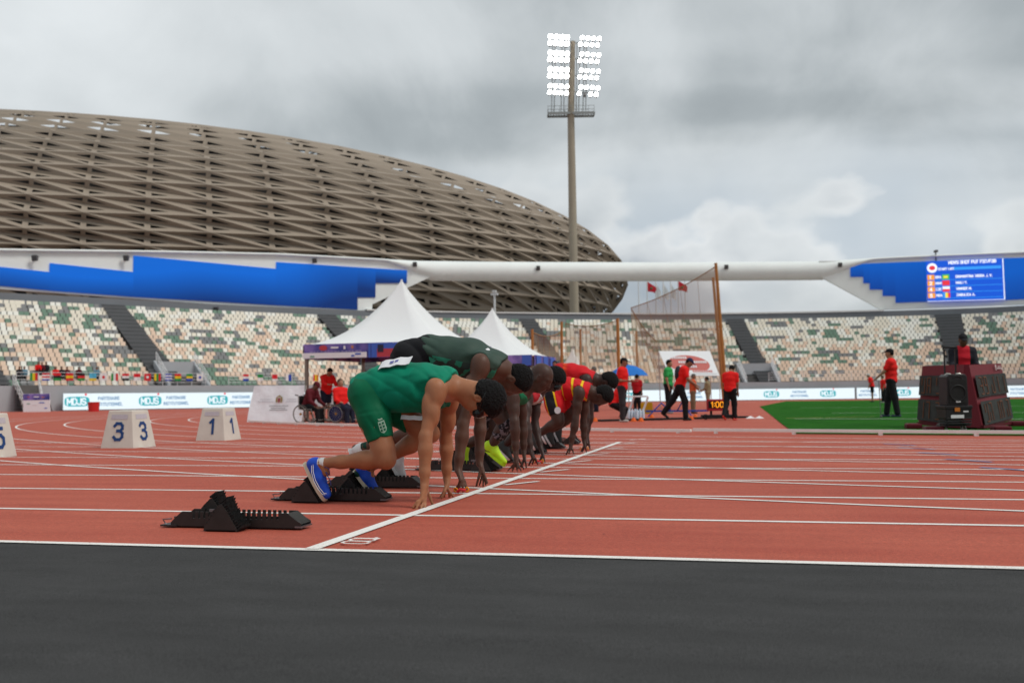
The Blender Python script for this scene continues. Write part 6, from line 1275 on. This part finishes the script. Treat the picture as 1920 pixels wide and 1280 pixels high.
for nm, (a, b_, c, d) in (('left', (Lb, Fl_b, Fl_t, Lt)), ('right', (Fr_b, Rb, Rt, Fr_t))):
    a, b_, c, d = [p-g0 for p in (a, b_, c, d)]; Q = quadpt(a, b_, c, d)
    part('board', e, lambda b: b.add([Q(0, 0), Q(1, 0), Q(1, 1), Q(0, 1), Q(0, 0, -.08), Q(1, 0, -.08), Q(1, 1, -.08), Q(0, 1, -.08)], [(0, 1, 2, 3), (7, 6, 5, 4), (0, 4, 5, 1), (1, 5, 6, 2), (2, 6, 7, 3), (3, 7, 4, 0)], M_SBR))
    for y0, y1 in ((.03, .40), (.47, .82)):
        def f(b):
            n_ = 6; b.add([Q(.02+.96*i/n_, y0+(y1-y0)*j, .045) for i in range(n_+1) for j in (0, 1)], [(2*i, 2*i+2, 2*i+3, 2*i+1) for i in range(n_)], M_SBP)
        pn = part('digit_panel', e, f)
        for dx in (.10, .24, .46, .60, .80):
            def f(b):
                for s_ in ((0, 0, 0, .5), (0, .5, 0, 1), (1, 0, 1, .5), (1, .5, 1, 1), (0, 0, 1, 0), (0, .5, 1, .5), (0, 1, 1, 1)):
                    if random.random() < .55 and s_[0] != 1: continue
                    p = Q(dx+s_[0]*.075, y0+(.12+.76*s_[1])*(y1-y0), .055); q_ = Q(dx+s_[2]*.075, y0+(.12+.76*s_[3])*(y1-y0), .055); b.bar(p, q_, .018, .006, M_SEG, up=tuple(nrm(np.cross(b_-a, d-a))))
            part('digit', pn, f)
    if nm == 'right':
        def f(b):
            for x_, y_, w2, h2 in ((.70, .93, .035, .045), (.74, .90, .16, .018), (.70, .88, .02, .05), (.78, .935, .10, .012), (.88, .885, .03, .03)): b.add([Q(x_, y_, .045), Q(x_+w2, y_, .045), Q(x_+w2, y_+h2, .045), Q(x_, y_+h2, .045)], [(0, 1, 2, 3)], M_TXT)
        part('maker_print', e, f)['kind'] = 'stuff'
part('centre_panel', e, lambda b: b.add([p-g0 for p in (Fl_b, Fr_b, Fr_t, Fl_t)]+[p-g0+np.array([0, .1, 0]) for p in (Fl_b, Fr_b, Fr_t, Fl_t)], [(0, 1, 2, 3), (7, 6, 5, 4), (0, 4, 5, 1), (1, 5, 6, 2), (2, 6, 7, 3), (3, 7, 4, 0)], M_SBD))
part('back_panel', e, lambda b: b.add([p-g0 for p in (Lb, Rb, Rt, Lt)], [(3, 2, 1, 0)], M_SBD))
part('top_panel', e, lambda b: b.add([p-g0-np.array([0, 0, .01]) for p in (Lt, Fl_t, Fr_t, Rt)], [(0, 1, 2, 3)], M_SBD))
for px0, px1, py, Y in ((1700, 1730, 805, 15.2), (1735, 1772, 812, 13.7), (1864, 1899, 811, 13.75), (1896, 1928, 800, 15.3)):
    a = on_ground(px0, py); b_ = on_ground(px1, py); part('ballast_foot', e, lambda b: b.box((((a+b_)/2-g0)[0], ((a+b_)/2-g0)[1]+.15, ((a+b_)/2-g0)[2]+.05), (b_[0]-a[0], .34, .10), M_SBD), bevel=.03)
part('leg_bar', e, lambda b: [b.bar((x, y, .06), (x2, y2, .06), .06, .05, M_SBD) for x, y, x2, y2 in ((Lb[0]-g0[0], Lb[1]-g0[1], Fl_b[0]-g0[0], Fl_b[1]-g0[1]), (Rb[0]-g0[0], Rb[1]-g0[1], Fr_b[0]-g0[0], Fr_b[1]-g0[1]))])
M_SPK = mat('speaker_plastic', (.012, .012, .013), .45, bump=(80, .3, .004)); M_GRL = mat('speaker_grille', (.007, .007, .007), .6, bump=(220, .9, .006))
S_ = on_ground(1790, 811.5); e = empty('equipment_case', (S_[0], S_[1], gz(S_[1])), R(14), 'black slatted equipment case with stickers on a trolley under the speaker', 'case'); k = 1/122.5
def f(b):
    b.box((0, 0, .30), (.40, .34, .16), M_SPK); b.box((0, 0, .40), (.42, .36, .05), M_SPK)
    for z in (.15, .19, .23): b.box((0, -.02, z), (.38, .32, .022), M_SPK)
part('body', e, f, bevel=.008); part('sticker', e, lambda b: b.add([(x, -.186, z) for x, z in ((-.13, .235), (.07, .235), (.07, .285), (-.13, .285))], [(0, 1, 2, 3)], M_BIB)); part('orange_sticker', e, lambda b: b.add([(x, -.189, z) for x, z in ((-.07, .335), (.01, .335), (.01, .395), (-.07, .395))], [(0, 1, 2, 3)], mat('sticker_orange', (.5, .16, .02), .6)))
part('sticker', e, lambda b: b.add([(x, -.188, z) for x, z in ((.06, .325), (.14, .325), (.14, .345), (.06, .345))], [(0, 1, 2, 3)], M_BIB))
part('trolley', e, lambda b: ([b.tube([(x, -.1, .0), (x+.01, .0, .14)], .012, M_CHR, 6) for x in (-.15, .14)], [b.ring((x, .12, .075), (1, 0, 0), .055, .02, M_TYRE, 16, 6) for x in (-.19, .19)], b.box((0, .02, .12), (.4, .3, .02), M_SPK)))
e = empty('loudspeaker', (S_[0], S_[1], gz(S_[1])+.425), R(14), 'black portable loudspeaker with raised trolley handle on the equipment case', 'speaker')
part('cabinet', e, lambda b: b.prism([(-.165, 0), (.165, 0), (.155, .44), (.12, .48), (-.12, .48), (-.155, .44)], -.15, .15, M_SPK), bevel=.012); part('grille', e, lambda b: b.box((0, -.155, .22), (.27, .01, .36), M_GRL), bevel=.004)
part('horn', e, lambda b: b.ring((0, -.152, .38), (0, 1, 0), .075, .008, M_SPK, 20, 5)); part('woofer', e, lambda b: b.ring((0, -.160, .19), (0, 1, 0), .118, .012, M_SPK, 26, 6)); part('badge', e, lambda b: b.box((0, -.164, .065), (.07, .006, .03), M_BIB))
part('handle', e, lambda b: ([b.bar((x, .08, .40), (x, .08, .86), .02, .02, M_SPK) for x in (-.085, .085)], b.tube([(-.10, .08, .86), (-.10, .07, .90), (.10, .07, .90), (.10, .08, .86)], .016, M_SPK, 8))); part('corner_guard', e, lambda b: [b.tube([(s_*.04, -.02, .48), (s_*.10, -.02, .49), (s_*.14, -.02, .46)], .012, M_CHR, 6) for s_ in (-1, 1)])
# ================================================================== SMALL THINGS ROUND THE THROWING AREA
P = on_ground(1345, 787); P[1] -= .0; e = empty('timing_clock', (on_ground(1352, 786)[0], on_ground(1352, 786)[1], gz(P[1])), R(12), 'red timing clock with orange digits reading 1:00 on a wheeled base', 'clock'); s_ = 1/75.
part('housing', e, lambda b: b.box((-.10, 0, .37), (.52, .14, .30), mat('clock_red', (.38, .02, .03), .5)), bevel=.01); part('display', e, lambda b: b.box((-.13, -.073, .38), (.40, .006, .18), mat('clock_black', (.012, .012, .012), .3))); M_DIG = emitmat('clock_digit', (1., .33, .01), 1.3)
part('digits', e, lambda b: lettering(b, '1:00', (-.26, -.080, .315), (1, 0, 0), (0, 0, 1), (0, -1, 0), .135, .019, M_DIG, gap=.26)); part('base', e, lambda b: b.box((-.05, 0, .09), (.9, .3, .06), M_SEATB), bevel=.01)
for x in (-.42, .30): part('wheel', e, lambda b: b.ring((0, 0, 0), (0, 1, 0), .045, .028, M_SEATB, 14, 6), (x, -.13, .07)); part('leg', e, lambda b: b.bar((x*.6, 0, .1), (x*.6, 0, .24), .05, .05, M_SEATB))
A, B_ = on_ground(1122, 790), on_ground(1400, 783); e = empty('rubber_ramp', (A[0], A[1], gz(A[1])), math.atan2(B_[1]-A[1], B_[0]-A[0]), 'long black rubber cable ramp lying across the red apron', 'cable ramp'); L9 = math.dist(A[:2], B_[:2])
part('strip', e, lambda b: b.prism([(0, .006), (L9, .006-SL*(B_[1]-A[1])), (L9, .05-SL*(B_[1]-A[1])), (0, .05)], -.16, .16, M_RUB), bevel=.01)
M_CONE = mat('cone_orange', (.75, .13, .01), .6)
for i, (px, py, lab) in enumerate(((1116, 790, 'orange ball-shaped marker at the near end of the ramp'), (1188, 790, 'orange marker beside the standing official\'s shoes'), (1202, 790, 'orange marker at the dark joint of the ramp'), (1222, 783, 'flat orange cone under the blue frame'), (1296, 786, 'orange cone by the striding official\'s shoe'), (1304, 783, 'orange cone at the foot of the blue frame'))):
    P = on_ground(px, py); e = empty('marker_cone', (P[0], P[1], gz(P[1])), 0, lab, 'marker cone', 'orange markers on the apron'); part('body', e, lambda b: b.tube([(0, 0, .0), (0, 0, .012), (0, 0, .05), (0, 0, .10)], [.075, .07, .055, .03], M_CONE, 12)); part('base', e, lambda b: b.box((0, 0, .006), (.16, .16, .012), M_CONE))
for px, py, lab_ in ((1407, 784, 'low white pyramid marker on the apron next to the cable ramp end'), (1424, 784, 'low white pyramid marker on the apron next to the turf corner')):
    P = on_ground(px, py); e = empty('distance_marker', (P[0], P[1], gz(P[1])), 0, lab_, 'marker', 'white pyramid markers'); part('body', e, lambda b: b.add([(-.12, -.08, 0), (.12, -.08, 0), (.12, .08, 0), (-.12, .08, 0), (0, 0, .07)], [(0, 1, 4), (1, 2, 4), (2, 3, 4), (3, 0, 4)], M_FW))
M_BF = mat('blue_frame', (.02, .07, .38), .5)
A, B_ = on_ground(1215, 783), on_ground(1320, 783); e = empty('blue_frame', (A[0], A[1], gz(A[1])), 0, 'blue tubular frame of crossed bars by the striding official', 'frame'); ll = math.dist(A[:2], B_[:2])
part('bar', e, lambda b: b.tube([(.0, .0, .03), (.38, .1, .42)], .02, M_BF, 6)); part('bar', e, lambda b: b.tube([(1.25, .0, .03), (.98, .1, .45)], .02, M_BF, 6)); part('crossbar', e, lambda b: b.bar((-.12, .5, .18), (ll, .5, .18), .05, .05, M_BF))
part('bar', e, lambda b: b.tube([(.38, .1, .42), (.6, .5, .18)], .02, M_BF, 6)); part('bar', e, lambda b: b.tube([(.98, .1, .45), (.8, .5, .18)], .02, M_BF, 6))
P = on_ground(1213, 775); e = empty('yellow_crate', (P[0], P[1], gz(P[1])), .1, 'yellow plastic crate beside the blue frame', 'crate'); M_YC = mat('crate_yellow', (.62, .36, .01), .6)
def f(b):
    for a, c, d in (((0, -.2, .19), (.42, .02, .38), 0), ((0, .2, .19), (.42, .02, .38), 0), ((-.2, 0, .19), (.02, .38, .38), 0), ((.2, 0, .19), (.02, .38, .38), 0), ((0, 0, .01), (.42, .38, .02), 0)): b.box(a, c, M_YC)
part('body', e, f); part('rim', e, lambda b: b.ring((0, 0, .38), (0, 0, 1), .23, .02, M_YC, 4, 5))
P = on_ground(1187, 785); e = empty('white_table', (P[0], P[1]+1, gz(P[1]+1)), .05, 'white folding table behind the standing official', 'table'); M_TBL = mat('table_white', (.70, .70, .70), .5)
part('table_top', e, lambda b: b.box((0, 0, .62), (.62, .5, .04), M_TBL), bevel=.008)
for x in (-.2, .2):
    for y in (-.18, .18): part('leg', e, lambda b: b.bar((x+.12, y, .6), (x-.1, y, .0), .04, .04, M_TBL))
for k, (x, y, lab) in enumerate(((1180, 785, 'clear water bottles in plastic wrap on the ground under the white table'), (1196, 785, 'second wrapped pack of clear water bottles beside the yellow crate'))):
    P = on_ground(x, y); e = empty('water_bottles', (P[0], P[1]+.6, gz(P[1]+.6)), .3*k, lab, 'water bottles'); M_PL = mat('clear_plastic', (.55, .66, .75), .15)
    for i in range(3):
        for j in range(2): part('bottle', e, lambda b: b.tube([(i*.085-.08, j*.085, 0), (i*.085-.08, j*.085, .2), (i*.085-.08, j*.085, .24), (i*.085-.08, j*.085, .27)], [.038, .038, .016, .014], M_PL, 8))
# blue parasol
P = at_depth(1178, 705, 47); e = empty('parasol', (P[0], P[1], gz(P[1])), 0, 'blue parasol opened above the throwing judges', 'parasol'); hz_ = P[2]-e.location[2]; M_PAR = mat('parasol_blue', (.01, .16, .55), .7)
def f(b):
    n = 8; vs = [(0, 0, hz_+.55)]
    for rr, zz in ((.35, .47), (.7, .28), (.95, .02)): vs += [(rr*math.cos(2*math.pi*i/n), rr*math.sin(2*math.pi*i/n), hz_+zz) for i in range(n)]
    fs = [(0, 1+i, 1+(i+1) % n) for i in range(n)]
    for k in range(2): fs += [(1+k*n+i, 1+(k+1)*n+i, 1+(k+1)*n+(i+1) % n, 1+k*n+(i+1) % n) for i in range(n)]
    b.add(vs, fs, M_PAR)
part('canopy', e, f); part('pole', e, lambda b: b.tube([(0, 0, 0), (0, 0, hz_+.6)], .022, M_CHR, 6)); part('base', e, lambda b: b.tube([(0, 0, 0), (0, 0, .06)], .22, M_SEATB, 14))
# measuring pole of the turf official
P = on_ground(1645, 757); q9 = on_ground(1652, 783); e = empty('measuring_pole', (q9[0], q9[1], gz(q9[1])), 0, 'thin measuring pole with a dark foot in the turf official\'s hand', 'measuring pole'); part('shaft', e, lambda b: b.tube([(0, 0, 0), (-.02, .1, .95)], .010, M_FRM, 6)); part('foot', e, lambda b: b.ball((0, 0, .03), .035, M_FRM, 8, 5))
# ================================================================== FOOT OF THE STAND: info board, bin, flags, spectators
P = ground_depth(69, 76); e = empty('information_board', P, YAW, 'small blue and white sponsor board standing by the gate steps', 'sign'); k = 76/FPX; w_, h_ = 50*k, 34*k
part('panel', e, lambda b: (b.box((0, 0, h_*.5), (w_, .06, h_), M_VW), b.box((0, -.035, h_*.82), (w_*1.0, .01, h_*.34), M_VAL)), bevel=.0); part('print', e, lambda b: [b.box((x*w_, -.04, z*h_), (a*w_, .01, .05*h_), m) for x, z, a, m in ((-.3, .82, .08, M_VR), (0, .82, .2, M_VW), (.25, .8, .1, M_VO), (-.3, .45, .12, mat('valance_green', (.2, .4, .3), .6)), (.2, .5, .2, M_VB), (-.05, .4, .15, M_VW), (.35, .2, .1, M_VB))]); part('prop', e, lambda b: [b.bar((x, .02, h_*.9), (x, .8, 0), .05, .05, M_FRM) for x in (-w_*.4, w_*.4)])
P = on_ground(176, 775); P = ground_depth(176, 72); e = empty('bin', P, 0, 'red plastic bin in front of the led board', 'bin'); k = 72/FPX; M_BIN = mat('bin_red', (.55, .02, .02), .5)
part('body', e, lambda b: b.tube([(0, 0, 0), (0, 0, 17.5*k)], [9.5*k, 10.5*k], M_BIN, 18)); part('rim', e, lambda b: b.ring((0, 0, 17.5*k), (0, 0, 1), 10.7*k, .5*k, M_BIN, 22, 6))
# steps and rails of the gate beside the board
def f(b):
    sa = s_at(34, -.5); z0 = bowl_z(sa)
    for i in range(8):
        o_ = -.5-.30*(7-i)*.6; P_ = [bowl(sa-.2, o_)[0], bowl(sa+1.6, o_)[0], bowl(sa+1.6, .1)[0], bowl(sa-.2, .1)[0]]; z1 = z0+(i+1)*WALL_H/8
        b.add([(*p, z1-.26) for p in P_[:2]]+[(*p, z1) for p in P_], [(0, 1, 3, 2), (2, 3, 4, 5)], M_TREAD)
spart('gate_steps', f)
def f(b):
    sa = s_at(34, -.5); z0 = bowl_z(sa)
    for ds in (-.2, 1.7):
        A = bowl(sa+ds, -2.0)[0]; B = bowl(sa+ds, .1)[0]
        for h in (.3, .6, .95): b.tube([(*A, z0+.2+h), (*B, z0+WALL_H+h)], .03, M_WRAIL, 5)
        for t in np.linspace(0, 1, 6): Pq = A+(B-A)*t; b.tube([(*Pq, z0+.2+(WALL_H-.2)*t), (*Pq, z0+1.15+(WALL_H-.2)*t)], .03, M_WRAIL, 5)
spart('gate_railing', f)
CW, CRd, CG, CB, CY, CK, COr, CLB = (.7, .7, .7), (.6, .02, .03), (.02, .25, .06), (.02, .06, .4), (.7, .5, .02), (.015, .015, .015), (.6, .2, .02), (.08, .4, .6)
FL = [('v', (CG, CY, CRd), 'green, yellow and red upright striped'), ('h', (CRd, CW, CRd, CW, CB), 'red, white and blue thin striped'), ('h', (CRd, CK, CG), 'red, black and green banded'), ('h', (CRd, CY, CRd), 'red flag with a yellow band'), ('h', (CK, CRd, CG), 'black, red and green banded'), ('h', (CLB, CLB, CY), 'sky blue flag with a yellow edge'), ('dot', (CW, CRd), 'white flag with a red disc'), ('v', (CG, CW, CRd), 'green, white and red upright striped'), ('h', (CRd, CW, CK), 'red, white and black banded'), ('h', (CRd, CW), 'red over white'), ('dot', (CRd, CW), 'red flag with a white disc'), ('v', (CY, CG, CRd), 'yellow, green and red upright striped'), ('h', (CB, CW, CB, CW, CB), 'blue and white striped'), ('h', (CRd, CY, CG), 'red, yellow and green banded'), ('h', (CG, CY, CB), 'green, yellow and blue banded'), ('dot', (CW, CB), 'white flag with a blue mark')]
FPX_ = [188, 256, 319, 389, 455, 519, 579, 642, 704, 768, 827, 883, 945, 998, 1063, 1121]
def nation_flag(px, kind, cols, lab):
    s = s_at(px, 0.); P0_ = bowl(s, .05)[0]; Q0 = bowl(s+.5, .05)[0]; t = Vector((*(Q0-P0_), 0)).normalized(); n_ = Vector((t[1], -t[0], 0)); z = bowl_z(s)+WALL_H; e = empty('national_flag', (P0_[0]+n_[0]*.08, P0_[1]+n_[1]*.08, z), 0, lab, 'flag', 'small flags tied along the stand railing'); w_, h_ = .58, .62; b = MB()
    def pt(u, v, k=0.): return t*((u-.5)*w_)+Vector((0, 0, .38+v*h_))+n_*(.02*math.sin(u*8+v*2)+k)
    m_ = [mat('flag_%02d%02d%02d' % tuple(int(q_*99) for q_ in c), c, .8) for c in cols]; N_ = 8
    if kind == 'dot':
        b.add([pt(i/N_, j/4) for i in range(N_+1) for j in range(5)], [(i*5+j, (i+1)*5+j, (i+1)*5+j+1, i*5+j+1) for i in range(N_) for j in range(4)], m_[0], True); b.add([pt(.5+.2*math.cos(a), .5+.2*math.sin(a), .03) for a in np.linspace(0, 6.283, 12, endpoint=False)], [tuple(range(12))], m_[1])
    else:
        K_ = len(cols)
        for q_, m in enumerate(m_):
            u0, u1, v0, v1 = (q_/K_, (q_+1)/K_, 0, 1) if kind == 'v' else (0, 1, 1-(q_+1)/K_, 1-q_/K_)
            b.add([pt(u0+(u1-u0)*i/N_, v) for i in range(N_+1) for v in (v0, v1)], [(2*i, 2*i+2, 2*i+3, 2*i+1) for i in range(N_)], m, True)
    b.build('cloth', e)
for px, (kind, cols, lab) in zip(FPX_, FL): nation_flag(px/3, kind, cols, lab+' flag tied to the stand railing' if 'flag' not in lab else lab+' tied to the stand railing')
for px, kind, cols, lab in ((460, 'h', (CRd, CW, CB), 'red, white and blue banded flag on the railing beyond the vomitory'), (487, 'h', (CG, CW), 'green over white flag on the railing above the crest banner'), (514, 'h', (CRd, CRd, CW), 'red flag with a white edge above the crest banner'), (540, 'v', (CW, CB), 'white and blue upright striped flag near the tent'), (591, 'v', (CRd, CY, COr), 'red and yellow upright striped flag seen past the tent pole')): nation_flag(px, kind, cols, lab)
def spectator(px, py, shirt, label, sk=TAN):
    rw = 2 if py < 705 else 1; off = OFF0+.15+rw*RUN; s = s_at(px, off); P_ = bowl(s, off)[0]; z = bowl_z(s)+WALL_H+rw*RISE-.08
    d = np.array(CAM[:2])-P_; figure(label, (P_[0], P_[1], z), math.atan2(d[1], d[0]), 1.7, shirt, BT, sk, SHBK, seat=.47, legs=((1.4, .05), (1.35, .0)), lean=.1, arms=((.4, 1.2), (.4, 1.2)), sleeve='long', group='spectators in the front rows', h=.035)
DKJ = cloth('dark_jacket', (.02, .02, .024)); BLJ = cloth('pale_blue_jacket', (.12, .25, .33))
for px, py, c, lab in ((36, 712, DKJ, 'spectator in black seated next to one in pale blue'), (45, 712, BLJ, 'spectator in pale blue seated in the front row'), (71, 704, RS, 'spectator in red seated beside one in black'), (78, 704, MAR, 'spectator in maroon seated between two others'), (86, 704, DKJ, 'spectator in black seated at the end of a red group'), (104, 710, RS, 'spectator in red sitting alone above the flags'), (115, 711, DKJ, 'spectator in a dark top above the red and yellow flag'), (125, 711, MAR, 'spectator in maroon above the banded flags'), (147, 710, MAR, 'spectator in dark red seated apart from the group'), (181, 711, BLJ, 'small spectator in pale blue at the end of the row')): spectator(px, py, c, lab)
